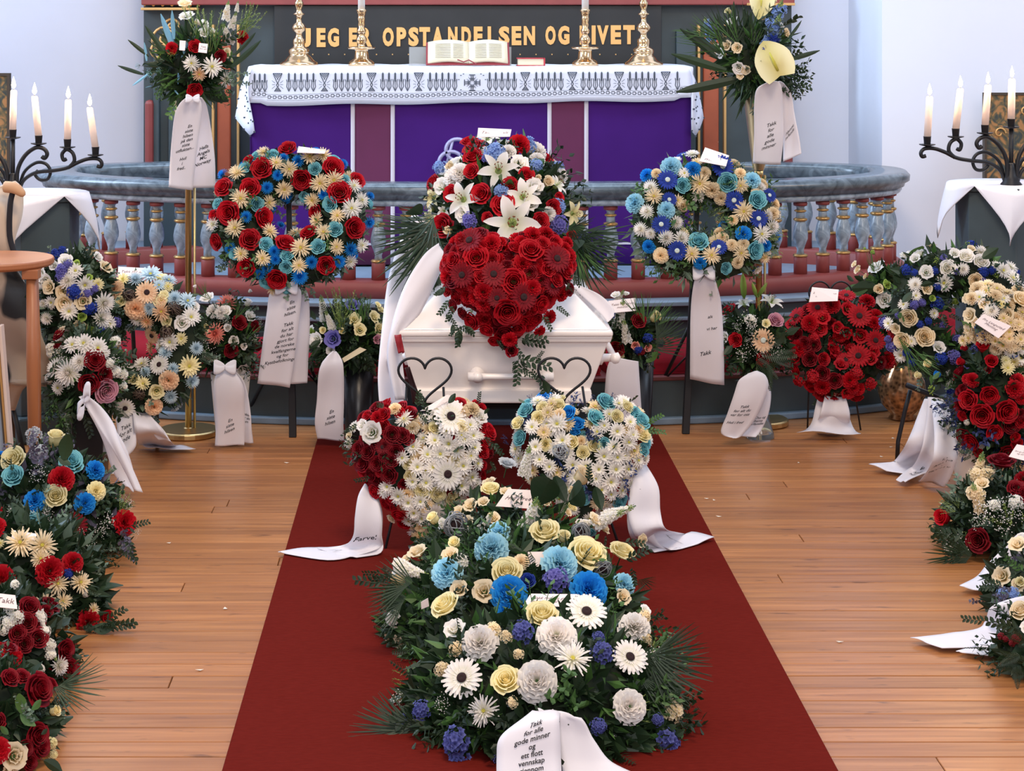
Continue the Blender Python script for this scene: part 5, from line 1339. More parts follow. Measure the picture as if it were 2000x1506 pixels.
A.F('bg 815,800,14 940,905,12 430,855,12 525,965,14 ', 730, 240, 2.69)
A.put('z', 'k', P(998, 686, 5.86), (0.05, -0.9, 0.2), 0.026)
A.L('R 380,860,320,905 400,930,340,1010 420,960,385,1045 445,1060,400,1120 450,1070,440,1180 450,1065,530,1115 960,960,1020,1010 1000,1000,1030,1010 890,1010,935,1090 1040,790,1085,860 1030,840,1010,880 770,1130,915,1140 770,1140,900,1170 650,1140,680,1190 700,1140,790,1240 760,1240,750,1380 740,1250,735,1310 760,1240,935,1285 790,1250,800,1330 850,1250,890,1200 770,1290,850,1340 880,1370,830,1300 900,1400,1000,1430 880,1400,990,1470 870,1310,900,1430 380,1000,430,1060 K 1010,860,1050,900 640,1140,700,1200', 5.86, 730, 240, 2.69)
A.L('B 415,1060,415,1115 480,1070,530,1110 450,1090,442,1175 375,870,320,910', 5.88, 730, 240, 2.69)

# ------------------------------------------------------------------ two hearts on wire stands
def wire_heart(cx, cy, w, Y, feet, label):
    t = thing('wire_stand', label, 'stand', P(cx, cy, Y)); t.location.z = 0
    c = P(cx, cy, Y); U = Y/FPX
    q = MB(); q.tube([c+Vector((a*w*U, 0.0, b*w*0.82*U)) for a, b in HP], 0.0042, 8, closed=True); q.build('wire_heart', BLACK_METAL, t, sm=True)
    for (fx, fy, hx) in feet:
        f = FL(fx, fy, 0.004); q = MB(); q.tube([c+Vector((hx*U, 0.01, -w*0.3*U)), f.lerp(c, 0.4)+Vector((0, 0.03, 0)), f], 0.004, 8); q.build('leg', BLACK_METAL, t, sm=True)
    q = MB(); f = FL(cx, 985, 0.004); q.tube([c+Vector((0, 0.01, -w*0.75*U)), f], 0.004, 8); q.build('leg', BLACK_METAL, t, sm=True)
    return t
wire_heart(830, 742, 52, 5.84, [(752, 1075, -36), (905, 1075, 36)], 'black wire stand with heart shaped top behind the red and white heart')
wire_heart(1102, 741, 51, 5.84, [(1040, 1070, -36), (1210, 1070, 36)], 'black wire stand with heart shaped top behind the turquoise and cream heart')
A = Arr('flower_heart', 'heart of white chrysanthemums with a cluster of red roses on its left lobe', 'flower heart', Heart(P(826, 930, 5.58), 0.205, 0.215, 0.075, 0.20, 0.03), 'two hearts on the carpet before the coffin', P(826, 1080, 5.5))
A.F('''rk 590,670,50 565,745,52 650,740,48 735,720,48 765,665,50 740,555,56 800,565,50 845,590,44 730,810,56 610,810,40 540,650,50 690,690,40 700,620,40 520,700,36
rr 590,440,36 690,435,50 850,420,46 1270,390,50 1170,365,42 1345,545,56 1310,665,46 1290,830,50 1225,945,36 640,910,46 715,990,46 790,1050,50 820,1110,46 480,620,20 600,870,36 1330,600,36 1310,750,30 570,830,26 760,1020,30
cr 650,450,44 1300,395,40 790,420,36
gk 680,630,50
gw 1100,450,112 1090,805,100 1000,1045,78
ow 620,545,74 1290,450,54 560,500,40
sw 830,470,60 1240,690,50 1180,560,50
dw 480,610,42 510,520,44 870,530,46 945,600,54 1010,600,60 1110,600,62 1200,590,56 1250,560,50 880,640,54 960,690,58 1050,680,62 1160,650,60 1000,760,56 900,760,56 1190,750,60 1230,820,56 1170,870,60 960,860,56 870,850,48 800,700,46 720,880,52 790,940,56 850,980,52 700,910,46 880,1040,50 920,980,50 1050,870,50 1200,890,50 1270,740,46 960,480,54 1230,500,50 1260,640,46 1080,530,50
cc 760,400,42 870,520,46 1190,420,44
ry 1180,510,46 1145,735,48 930,905,48 1030,925,50 860,820,40 1010,520,44 1110,950,44 840,740,34
oc 745,1080,34 480,560,34''', 540, 680, 3.274, 0.15)
A.fill('dw dw cc dc', 60, 0.018, 0.028, 0.52, lambda p: p.x > P(790, 0, 5.5).x and p.x < P(940, 0, 5.5).x)
A.fill('rk rr', 26, 0.018, 0.026, 0.55)
A.sprigs('R K', 20, 0.06, 0.11, 0.5, 0.1)
A.L('R 480,500,430,550 520,490,440,535 600,830,500,850 690,370,640,350 690,380,640,370 900,400,960,470 900,380,910,270 960,410,920,300 1290,360,1300,280 1380,600,1450,690 1370,720,1400,780 1340,560,1380,640 1340,800,1390,770 470,650,420,640 B 1100,350,1150,290 1330,420,1360,380', 5.5, 540, 680, 3.274)
card(A.root, [(874, 771), (888, 776), (846, 800), (820, 803)], 5.52, 'Takk for alt\nHvil i fred', 5.55, lab='greeting card on the red and white heart')
rb = Ribbon(A.root, [(712,945,722,952,5.55),(699,970,740,985,5.52),(693,1010,746,1020,5.50),(690,1045,745,1050,5.50),(675,1063,745,1068,None,None,0.03),(640,1070,700,1085),(590,1070,640,1094),(543,1078,548,1080)], wave=0.003)
rb.text('Farvel', 0.45, 0.36, 0.026, 12, 0.2, 0.004); rb.text('Hvil i fred', 0.5, 0.66, 0.024, -80, 0.3, 0.0)
Ribbon(A.root, [(715,955,735,960,5.56),(725,990,747,1000,5.54),(728,1040,746,1045,5.52),(700,1070,743,1078,None,None,0.02),(620,1075,690,1090)], wave=0.004)

A = Arr('flower_heart', 'heart of cream chrysanthemums edged with turquoise and bright blue roses', 'flower heart', Heart(P(1136, 920, 5.58), 0.200, 0.212, 0.075, 0.20), 'two hearts on the carpet before the coffin', P(1136, 1080, 5.5))
A.F('''rt 295,410,52 660,575,38 725,455,56 790,360,62 1010,475,62 262,580,50 1025,655,42 990,840,52 880,970,56 975,420,40 310,370,40
rb 405,330,46 560,432,56 610,500,52 440,320,30 600,540,34
ry 365,445,42 245,490,46 410,615,42 720,630,46 580,610,46 650,670,42 925,385,42 860,440,42 495,375,44 395,385,38 1020,560,54 520,340,34
cc 1000,520,40 640,600,36 500,430,38
dc 430,420,46 460,370,40 400,540,46
dw 330,510,52 490,490,66 525,590,62 245,650,56 350,630,52 470,640,46 785,500,44 860,530,58 780,690,60 865,695,54 985,720,54 855,775,60 925,770,52 660,755,54 820,850,60 760,900,50 730,545,48 930,600,56 690,820,50 580,740,54 850,640,52 940,480,46 870,370,44 960,560,46 750,770,50 940,860,46 880,900,50 300,760,50 380,720,50 440,760,50 900,830,46 730,830,48 820,930,44 600,830,50''', 940, 680, 3.273, 0.15)
A.fill('dw dw dc', 60, 0.018, 0.028, 0.52)
A.fill('rt', 8, 0.02, 0.026, 0.6)
A.sprigs('R N N', 26, 0.05, 0.09, 0.5, 0.1)
A.L('N 330,340,300,300 440,320,470,290 820,340,850,290 860,340,880,330 970,400,1010,380 170,580,130,560 180,620,140,600 200,520,180,480 1040,730,1050,700 1010,900,1020,900 960,980,990,990 650,370,650,330 700,350,720,300 M 1060,480,1160,425 1060,520,1180,540 B 410,280,370,290 430,290,400,200 600,380,610,350 680,380,690,350 M 280,350,240,330', 5.5, 940, 680, 3.273)
rb = Ribbon(A.root, [(1240,905,1262,905,5.56),(1232,950,1286,950,5.52),(1226,1000,1290,1000,5.50),(1240,1045,1302,1035,5.48,5.48),(1262,1060,1340,1040,None,None,0.025),(1310,1078,1395,1054)], wave=0.006)
Ribbon(A.root, [(1235,935,1262,935,5.58),(1225,990,1270,1000,5.56),(1228,1040,1280,1050,5.54),(1248,1062,1310,1072,None,None,0.018),(1278,1079,1330,1070)], wave=0.005)
rb.text('Hvil i fred', 0.5, 0.86, 0.022, 70, 0.3, 0.0)

# ------------------------------------------------------------------ three sprays down the carpet
A = Arr('floor_spray', 'spray of white gerberas, white carnations and violet flowers, lowest and nearest on the carpet', 'flower spray', Ell((0.24, 4.26, 0.02), (0.32, 0.32, 0.22)), 'flower sprays in a row down the carpet')
A.foliage(1500, 0.06, 0.013, LEAF_D, 0.2); A.foliage(500, 0.06, 0.010, LEAF_M, 0.2)
A.F('''gw 1287,570,108 1515,810,98 630,920,108
cw 720,720,96 1130,685,104 1025,925,106 1550,640,84 1520,1060,88
ow 585,655,62 1600,545,34
ry 860,925,78 1050,575,84 540,525,80
sw 745,1085,82 1215,820,98
vc 800,660,50 860,700,40 520,870,50 890,1040,36 925,790,34 1600,590,40
vi 940,680,72 1370,780,72 1700,1240,80 1350,700,40 1350,1170,50 1660,1130,40
vi 600,1240,90 620,1350,80 420,1080,60 330,1150,60''', 680, 1000, 2.778, 0.35)
A.fill('vc vv yw', 14, 0.018, 0.03, 0.7)
A.sprigs('K K R Q H F', 90, 0.08, 0.15, 0.6, 0.1)
A.L('P 300,1180,0,1240 330,1250,60,1330 360,1300,20,1220 400,1330,200,1390 1600,780,1960,870 1650,820,1960,930 1640,760,1900,790 1600,900,1900,950 1650,1250,1860,1290 F 1250,1000,1450,1180 1200,980,1180,760 1350,950,1440,1020 1500,1280,1600,1400 1500,1300,1420,1400 540,960,420,900 560,1000,460,1060 700,830,740,740 1450,1100,1640,1160 S 700,1160,920,1360 840,1060,850,1220 950,1080,990,1280 860,1010,900,1360 K 1700,1060,1780,1080 1650,1000,1680,960 1620,1180,1760,1100', 4.12, 680, 1000, 2.778)
card(A.root, [(1036, 1160), (1128, 1161), (1118, 1186), (1022, 1183)], 4.38, 'Takk for alle gode\nminner. Hvil i fred', 4.42, lab='handwritten card on the nearest spray')
rb = Ribbon(A.root, [(1040,1385,1095,1390,3.94),(1000,1416,1092,1400,3.90),(974,1445,1094,1435,3.88),(970,1480,1096,1480,3.86),(970,1530,1098,1530,3.83)], wave=0.003)
rb.text('Takk\nfor alle\ngode minner\nog\nett flott\nvennskap\ngjennom', 0.55, 0.60, 0.0150, 12, 0.1, 0.012, 1.0, 0.04)
Ribbon(A.root, [(1050,1388,1080,1388,3.95),(1085,1394,1135,1404,3.93),(1090,1430,1160,1445,3.92),(1096,1480,1195,1490,3.90),(1100,1550,1260,1560,3.87)], wave=0.004)

A = Arr('floor_spray', 'spray of light blue carnations and pale yellow roses, middle of the three on the carpet', 'flower spray', Ell((0.20, 4.78, 0.02), (0.34, 0.32, 0.25)), 'flower sprays in a row down the carpet')
A.foliage(1400, 0.06, 0.013, LEAF_D, 0.2); A.foliage(400, 0.06, 0.010, LEAF_M, 0.2)
A.F('''ry 860,340,82 1290,250,104 1480,235,70 1070,125,80
cl 780,210,90 1140,290,96 540,340,82 820,120,60
cb 870,450,96 1300,430,98 855,540,56
cl 1490,400,60 870,490,60
vv 1120,385,78
rn 975,380,40
cc 940,280,44 880,520,44
oc 740,440,66 610,430,52 385,240,58 560,250,50 1480,470,46 1330,60,50 330,270,36
ts 1370,320,54 590,95,76 1255,130,56
os 1430,640,30
zy 1160,160,40 590,190,40 480,60,40''', 680, 1000, 2.778, 0.35)
A.F('hw 370,345,90,-15 990,50,90,70 1400,60,80,30', 680, 1000, 2.778)
A.fill('oc zc vw', 14, 0.018, 0.03, 0.7)
A.sprigs('K R Q F M', 80, 0.08, 0.15, 0.6, 0.1)
A.L('P 300,420,90,460 320,480,110,550 400,700,260,830 360,740,270,880 1580,360,1660,420 350,400,100,380 F 900,150,860,80 870,180,950,220 R 240,330,190,300 250,350,120,370 200,380,30,370 520,280,640,220 1540,300,1560,400 1500,260,1640,200 K 1540,620,1730,620 1500,660,1760,760 1600,700,1750,820 300,640,270,700 340,620,320,590', 4.62, 680, 1000, 2.778)
card(A.root, [(1031, 1078), (1114, 1077), (1114, 1107), (1031, 1107)], 4.66, 'Takk\nfor alt\nHvil i fred', 4.68, lab='handwritten card on the middle spray')
card(A.root, [(822, 1176), (836, 1168), (838, 1184), (823, 1190)], 4.5, '', 4.5)

A = Arr('floor_spray', 'spray of cream roses, snapdragons and broad leaves in front of the two hearts', 'flower spray', Ell((0.19, 5.18, 0.03), (0.255, 0.22, 0.25)), 'flower sprays in a row down the carpet')
A.foliage(900, 0.055, 0.011, LEAF_D, 0.2); A.foliage(350, 0.05, 0.010, LEAF_M, 0.2)
A.F('''ry 60,920,60 570,1030,34 480,935,42 405,975,34
oc 160,940,44 20,1000,40 60,880,50 1000,1240,44 410,1000,30 540,1060,30 80,1100,44 330,1160,46 -60,1020,50 -140,1060,44 -80,1120,42 700,1130,46 770,1160,44
zc 620,860,72 1000,1230,36 560,930,30
os 160,765,62
ts 500,690,62 620,1200,62''', 940, 680, 3.273, 0.3)
A.F('hw 285,760,88,80 330,1090,90,75 850,1060,90,25 660,1140,60,10 40,1120,70,60 -180,1150,70,-10', 940, 680, 3.273)
A.F('yw -150,1250,50 -60,1180,40', 940, 680, 3.273)
A.sprigs('K R Q M', 46, 0.07, 0.12, 0.7, 0.1)
A.L('B 350,1000,470,780,0.1 430,960,380,790 560,980,700,870,0.1 730,890,770,1030 470,820,540,980 R 680,850,690,740 700,870,690,760 S 460,1100,540,1000 500,1110,560,900 K -40,950,-80,1020 200,1100,180,1240 F 180,1290,230,1170 200,1260,300,1260 150,1240,150,1180 R -330,1040,-360,980 -300,1080,-380,1130 -200,1100,-260,1060 -240,1180,-400,1240 -600,1440,-640,1410 -640,1440,-760,1440 900,1240,1050,1250 800,1200,790,1260', 5.06, 940, 680, 3.273)
card(A.root, [(992, 955), (1047, 958), (1039, 994), (968, 989)], 5.1, 'Hvil i fred', 5.13, lab='white card half hidden by cream flowers of the farthest spray')
# ------------------------------------------------------------------ bouquets on the tall brass stands
A = Arr('bouquet', 'tall bouquet of red and white flowers with pale blue leaves, left brass stand', 'bouquet', Ell(P(376, 128, 7.12), (0.135, 0.12, 0.15)), 'tall stand bouquets', P(372, 196, 7.14), 0.7)
A.foliage(300, 0.10, 0.014, LEAF_D); A.foliage(150, 0.09, 0.008, LEAF_M)
A.F('''rr 990,600,85 980,1135,100
cr 700,620,80 1570,490,95
rk 1300,720,80
ow 890,250,105 1100,330,70 1080,440,70 1180,420,60
oc 860,90,98 1370,680,70 1430,780,34
cc 1000,300,30
sw 950,810,110 1180,860,140 1350,990,110
se 1040,950,90
yl 300,830,50 460,930,70 560,900,50
yg 700,700,60
vc 1360,190,50''', 230, 0, 6.548, 0.3)
A.F('hw 1380,180,110,80 1350,460,120,110 1170,430,100,-20 1050,350,70,-30 1440,280,100,70 1500,110,60,80', 230, 0, 6.548)
A.F('Lg 560,720,40,60 1420,800,50,-80', 230, 0, 6.548)
A.sprigs('R K M', 16, 0.09, 0.14, 0.4)
A.L('W 620,700,350,330 400,720,130,510 330,950,0,845 1450,860,1840,520 1500,700,1770,420 700,850,480,750 520,800,390,600 850,1260,800,1400 700,1000,420,1120 1100,1140,1400,1130 J 760,700,540,180 720,500,690,130 820,750,940,430 790,870,770,1080 380,950,190,1100 430,1100,350,1120 700,1120,790,1230 370,780,340,540 B 1040,930,880,940 1000,880,820,800 780,1250,790,1400 1100,1150,1440,1280 H 1180,700,1140,100 1540,500,1720,120 1600,480,1800,60 1460,300,1850,300 1000,450,960,40 S 1250,650,1290,150 1150,500,1110,60 1500,420,1780,150 Q 1100,1180,1450,1280 1350,1100,1500,980 600,1050,520,1280 620,1080,480,1210 E 1400,960,1700,940 1430,1060,1720,1070', 7.05, 230, 0, 6.548)
card(A.root, [(351, 79), (363, 80), (361, 99), (350, 98)], 6.97, '', 7.0); card(A.root, [(389, 84), (406, 86), (404, 104), (387, 102)], 6.97, 'Takk\nfor alt', 7.0)
tb_ = Ribbon(A.root, [(366,192,394,190,7.02),(372,204,404,206,7.04),(372,250,412,250,7.08),(370,310,420,310,7.10),(366,368,421,366,7.11)], wave=0.004)
tb_.text('Hells\nAngels\nMC\nNorway', 0.55, 0.66, 0.019, 24, 0.25, 0.01, 1.05)
tr_ = Ribbon(A.root, [(362,192,388,190,6.98),(350,204,394,202,6.98),(340,230,393,228,6.99),(333,300,384,300,7.02),(329,366,376,372,7.03)], wave=0.004)
tr_.text('En\nsiste\nhilsen\npå den\nsiste\nutflukten...\n\nHvil\ni\nfred..', 0.55, 0.55, 0.0175, 16, 0.25, 0.008, 1.05)
bow(A.root, P(377, 192, 6.96), 0.026)

A = Arr('bouquet', 'tall bouquet with pale yellow anthuriums and blue delphinium in the right brass stand', 'bouquet', Ell(P(1472, 118, 7.3), (0.13, 0.12, 0.17)), 'tall stand bouquets', P(1480, 186, 7.3), 0.62)
A.foliage(320, 0.12, 0.010, LEAF_D); A.foliage(120, 0.10, 0.008, LEAF_M)
A.F('''vj 350,250,50 390,330,40 340,200,30
ow 545,205,58 595,580,60 450,460,50 930,235,44
oc 410,430,52 500,400,50 580,415,50 655,600,44 980,295,50 605,650,34
vn 790,440,50 870,350,60
vj 880,280,70 840,220,60 900,150,70 950,110,50 1000,560,30
zy 520,120,36 870,40,36''', 1310, 0, 4.43, 0.3)
A.F('hj 870,290,130,70 880,160,120,65 360,260,90,110', 1310, 0, 4.43)
p_, n_ = A.sh.hit(1505, 120); A.put('a', 'y', p_+Vector((0, -0.06, 0)), (-0.25, -0.9, 0.35), 0.085, 0.45, lab='large pale yellow anthurium')
p_, n_ = A.sh.hit(1482, 8); A.put('a', 'y', p_+Vector((0, -0.03, 0.0)), (0.1, -0.8, 0.4), 0.06, 2.9, lab='pale yellow anthurium')
A.sprigs('K R S', 20, 0.10, 0.17, 0.4)
A.L('W 400,500,80,240 480,610,0,465 600,680,40,800 1020,330,1135,180 1010,520,1290,440 480,300,390,110 560,250,540,10 650,300,640,60 430,460,130,250 700,350,690,100 S 480,500,220,80 420,330,50,190 600,400,340,20 300,280,10,300 420,440,40,350 700,450,760,150 P 520,420,390,40 640,420,620,20 K 960,600,1080,560 980,640,1230,610 980,660,1200,740 1000,700,1120,860 970,640,1180,660 R 1000,620,1180,600 1020,680,1220,760 1000,700,1090,850 640,700,700,800 560,700,620,810 M 940,360,1030,350 700,640,830,700', 7.24, 1310, 0, 4.43)
tr_ = Ribbon(A.root, [(1496,160,1520,158,7.12),(1478,172,1526,170,7.13),(1473,200,1528,198,7.15),(1473,260,1530,260,7.18),(1471,320,1525,322,7.2)], wave=0.005)
Ribbon(A.root, [(1516,158,1530,160,7.16),(1524,175,1545,182,7.18),(1528,220,1552,225,7.2),(1530,270,1562,275,7.22),(1530,316,1566,300,7.22)], wave=0.005).text('Hjemme\nm/familie', 0.45, 0.68, 0.018, 55, 0.3, 0.0)
tr_.text('Takk\nfor\nalle\ngode\nminner', 0.55, 0.66, 0.020, 24, 0.3, 0.004, 1.1)

# ------------------------------------------------------------------ bouquets in vases before the platform
def vase(c, prof, m, label, seg=28, name='vase'):
    q = MB(); q.lathe(prof, seg, c, cap=False); r0, z0 = prof[0]; q.lathe([(0.001, z0), (r0, z0)], seg, c, cap=False)
    o = q.build(name, m, None, sm=True); return tag(o, label, 'vase')
IVORY = mat('ivory_ceramic', lin(226, 212, 198), 0.35); BLACKV = mat('black_vase', lin(30, 30, 34), 0.3)
GLASS = mat('clear_glass', (0.9, 0.95, 0.96, 1), 0.03); GLASS.node_tree.nodes['Principled BSDF'].inputs['Transmission Weight'].default_value = 0.95
def vp(px, Y): return Vector((P(px, 0, Y).x, Y, 0.0))
YA = 7.0; zt = EYE-(728-CY)*YA/FPX
vase(vp(450, YA), [(0.050, 0.001), (0.054, 0.02), (0.076, zt), (0.072, zt), (0.050, 0.02)], IVORY, 'ivory ceramic vase under the bouquet with coral pompoms, left of the easel')
A = Arr('bouquet', 'bouquet of coral pompoms, dark red roses and white lisianthus in the ivory vase', 'bouquet', Ell(P(441, 662, YA), (0.125, 0.11, 0.13)), 'vase bouquets before the platform', P(450, 728, YA), 0.7)
A.foliage(380, 0.06, 0.012, LEAF_D); A.foliage(160, 0.06, 0.010, LEAF_M)
A.F('''po 345,170,100 240,430,98
ow 175,130,70 330,240,60 540,280,56 410,490,50 470,740,66 -10,200,50
cw 225,235,66 290,250,60
rk 450,340,70 590,370,54 380,580,66 620,540,44
zw 540,60,22 520,180,44 355,390,44 480,540,40 60,20,20
yw 100,330,70 180,560,80 330,320,60 600,330,50 230,640,60 570,470,50 60,440,60
gy -10,760,80''', 370, 560, 4.705, 0.3)
A.sprigs('K R E', 26, 0.08, 0.13, 0.5)
A.L('S 150,100,100,-60 200,120,60,0 420,300,540,90 500,500,640,300 B 520,620,560,720 130,600,80,640 K 540,700,560,860 60,760,0,860 620,700,680,760', 6.9, 370, 560, 4.705)
bow(A.root, P(440, 716, 6.86), 0.042)
tr_ = Ribbon(A.root, [(430,722,452,720,6.87),(420,735,465,735,6.85),(417,760,476,760,6.85),(419,800,478,800,6.87),(421,840,478,840,6.88),(420,872,477,870,6.89)], wave=0.005)
Ribbon(A.root, [(436,722,455,720,6.90),(455,740,478,748,6.90),(470,790,489,800,6.91),(474,840,492,840,6.92),(474,868,495,867,6.93)], wave=0.004).text('Takk\nfor alt\nmm', 0.4, 0.68, 0.014, 10, 0.3, 0.0)
tr_.text('En\nsiste\nhilsen', 0.5, 0.74, 0.018, 22, 0.25, 0.004, 1.1)

YB = 7.06; zt = EYE-(712-CY)*YB/FPX
vase(vp(700, YB), [(0.050, 0.001), (0.052, 0.02), (0.060, zt), (0.056, zt), (0.048, 0.02)], BLACKV, 'black vase under the bouquet with violet lisianthus, left of the coffin')
A = Arr('bouquet', 'bouquet of cream roses, violet lisianthus and white hyacinth left of the coffin', 'bouquet', Ell(P(680, 665, YB), (0.14, 0.11, 0.13)), 'vase bouquets before the platform', P(700, 712, YB), 0.7)
A.foliage(480, 0.06, 0.012, LEAF_D); A.foliage(240, 0.06, 0.010, LEAF_M)
A.F('''ov 1500,200,72 1330,480,84
oy 1510,310,66 1560,400,62 1680,290,62 1730,390,60 1740,230,50 1720,180,34
ow 1180,490,70 1140,410,50 1300,580,44
zy 1240,400,40 1400,420,36
zg 1150,420,34
op 1710,480,46''', 370, 560, 4.705, 0.3)
A.F('hw 1240,240,110,100 1290,310,80,110', 370, 560, 4.705)
A.sprigs('K R F', 30, 0.08, 0.14, 0.5)
A.L('H 1390,420,1390,0 1420,440,1410,60 S 1560,300,1520,0 1600,320,1590,20 1480,260,1420,30 1640,260,1640,60 1350,400,1480,120 F 1600,600,1700,830 1500,600,1560,760 1200,560,1130,660 B 1160,300,1110,220 1200,500,1100,560 K 1250,600,1180,700 1650,560,1780,640', 6.95, 370, 560, 4.705)
tr_ = Ribbon(A.root, [(650,687,656,686,6.88),(636,700,665,698,6.87),(623,725,671,718,6.86),(619,780,672,780,6.88),(615,825,671,830,6.89),(620,858,673,861,6.90)], wave=0.005)
tr_.text('En\nsiste\nhilsen', 0.55, 0.74, 0.019, 26, 0.25, 0.008, 1.1)
card(A.root, [(703, 678), (716, 683), (672, 708), (668, 700)], 6.88, '', 6.9, lab='narrow cream card slanting out of the bouquet', m=mat('cream_card', lin(226, 212, 178), 0.7))

YC2 = 7.0; zt = EYE-(702-CY)*YC2/FPX
vase(vp(1244, YC2+0.05), [(0.050, 0.001), (0.052, 0.02), (0.066, zt), (0.062, zt), (0.048, 0.02)], BLACKV, 'black vase beside the right side of the coffin')
A = Arr('bouquet', 'bouquet of dark red roses, white snapdragon and blue flowers right of coffin', 'bouquet', Ell(P(1232, 655, YC2), (0.10, 0.10, 0.10)), 'vase bouquets before the platform', P(1244, 702, YC2+0.05), 0.7)
A.foliage(300, 0.06, 0.012, LEAF_D); A.foliage(120, 0.06, 0.010, LEAF_M)
A.F('''rk 430,390,64 250,620,66
zy 545,380,62 190,510,66
vn 230,350,40 500,530,50 600,560,36 420,620,44
oo 400,590,40 500,610,38
vk 440,640,40
oy 280,660,40 150,640,30
ow 240,180,44 320,170,34''', 1150, 540, 4.429, 0.3)
A.F('hw 290,340,110,80 320,470,90,100 270,220,70,60', 1150, 540, 4.429)
A.sprigs('K R', 16, 0.07, 0.12, 0.5)
A.L('S 480,400,420,140 500,380,600,160 560,400,700,220 420,340,330,120 600,420,780,260 P 560,620,820,400 560,560,800,330 R 480,700,590,660 400,660,380,740 I 500,740,600,650', 6.9, 1150, 540, 4.429)
card(A.root, [(1188, 588), (1241, 582), (1243, 607), (1190, 612)], 6.9, 'Takk for gode\nminner', 6.95)
Ribbon(A.root, [(1196,697,1247,706,6.86),(1186,720,1248,722,6.86),(1181,770,1251,770,6.87),(1178,840,1256,840,6.88)], wave=0.004)

YD = 7.08; zt = EYE-(735-CY)*YD/FPX
vase(vp(1484, YD), [(0.055, 0.004), (0.054, 0.02), (0.030, 0.10), (0.045, zt), (0.041, zt), (0.026, 0.10), (0.05, 0.022)], GLASS, 'clear glass vase under the bouquet with white lilies, right of the blue wreath easel')
A = Arr('bouquet', 'bouquet of white lilies, red roses and gypsophila in the clear glass vase', 'bouquet', Ell(P(1478, 665, YD), (0.13, 0.11, 0.13)), 'vase bouquets before the platform', P(1484, 735, YD), 0.7)
A.foliage(380, 0.06, 0.012, LEAF_D); A.foliage(160, 0.06, 0.010, LEAF_M)
A.F('''rr 1230,305,66 1275,550,60 1510,710,66
rp 1610,390,66
lw 1570,250,110 1350,260,80
ow 1190,390,56 1190,530,56
Ge 1500,550,98
oy 1530,410,40
yw 1380,400,90 1350,650,80 1430,480,60 1600,620,70 1300,440,50 1480,640,60 1400,560,60
vw 1400,390,60''', 1150, 540, 4.429, 0.3)
A.F('Lg 1350,120,95,95 1430,150,60,110 1500,150,64,60', 1150, 540, 4.429)
A.sprigs('K R', 22, 0.08, 0.13, 0.5)
A.L('F 1500,660,1816,680 1560,740,1800,640 1530,760,1560,1000 1460,720,1640,900 1600,700,1760,780 B 1600,600,1700,480 1700,580,1620,470 1240,600,1170,680 K 1300,800,1240,830 1400,800,1350,860 H 1480,300,1480,160', 6.95, 1150, 540, 4.429)
tr_ = Ribbon(A.root, [(1462,728,1480,724,6.93),(1444,742,1496,734,6.92),(1434,770,1500,760,6.92),(1420,810,1478,815,6.93),(1408,845,1450,850,6.94),(1432,856,1436,856,6.94)], wave=0.004)
Ribbon(A.root, [(1480,735,1496,738,6.97),(1484,760,1506,765,6.97),(1478,800,1502,805,6.97),(1464,830,1490,836,6.97),(1444,852,1476,854,6.96)], wave=0.004).text('Oss og\nbarna\nm/familie', 0.45, 0.70, 0.014, 18, 0.3, 0.0)
tr_.text('Takk\nfor alt du\nvar for oss\n\nHvil i fred', 0.42, 0.62, 0.016, 6, 0.3, 0.0, 1.1)

# red heart wreath on a wire stand
YE_ = 7.2
wh = thing('wire_stand', 'thin black wire stand with heart shaped top behind the dark red wreath', 'stand', P(1640, 835, YE_)); wh.location.z = 0
c = P(1625, 592, YE_); U = YE_/FPX
q = MB(); q.tube([c+Vector((a*42*U, 0.03, b*40*U)) for a, b in HP], 0.0035, 8, closed=True); q.build('wire_heart', BLACK_METAL, wh, sm=True)
for (ax_, ay_, hx) in ((1577, 833, -30), (1681, 833, 32)):
    f = P(ax_, ay_, YE_); f.z = 0.004; q = MB(); q.tube([c+Vector((hx*U, 0.03, -20*U)), P(ax_+(3 if hx < 0 else -14), 750, YE_), f], 0.0035, 8); q.build('leg', BLACK_METAL, wh, sm=True)
q = MB(); f = P(1632, 833, YE_+0.22); f.z = 0.004; q.tube([c+Vector((0, 0.03, -36*U)), f], 0.0035, 8); q.build('leg', BLACK_METAL, wh, sm=True)
A = Arr('red_wreath', 'small wreath of red gerberas and carnations with a drooping tip on a wire stand', 'wreath', Ring(P(1641, 680, YE_-0.08), 0.115, 0.078, 0.3, 1.02), None, P(1641, 790, YE_), 0.7)
A.foliage(420, 0.05, 0.011, LEAF_D)
A.F('''gr 225,420,60 455,460,66 545,595,56 460,690,66 385,360,52 120,470,56 380,720,50
rk 200,620,40 180,700,44 320,820,44 250,780,44 150,620,44 110,560,40
cr 300,400,50 500,380,44 540,500,40 180,500,48 400,820,44 300,650,46 350,560,40 120,640,50 250,850,46 420,860,36
or 250,470,44 330,520,36 380,540,40 90,500,44 290,650,44 350,740,40 520,700,40 540,660,34
vr 200,800,46 440,780,44''', 1520, 460, 2.896, 0.25)
A.fill('rr or cr vr rk', 40, 0.022, 0.034, 0.55)
for (u, v, k_, c_, s_) in ((330,880,'o','o',36),(290,900,'o','r',34),(350,910,'o','k',30),(310,860,'c','r',34),(260,880,'o','k',28)):
    A.put(k_, c_, P(1520+u/2.896, 460+v/2.896, YE_-0.12), (R.uniform(-.4, .4), -0.9, -0.2), s_/2.896*YE_/FPX)
A.sprigs('R K', 14, 0.05, 0.09, 0.5)
A.L('F 290,890,280,1050 330,940,360,1000 300,900,240,960 R 340,900,400,880 240,900,200,960', YE_-0.1, 1520, 460, 2.896)
card(A.root, [(1586, 561), (1638, 566), (1636, 588), (1580, 590)], 7.05, 'En siste hilsen\nfra oss alle', 7.1)
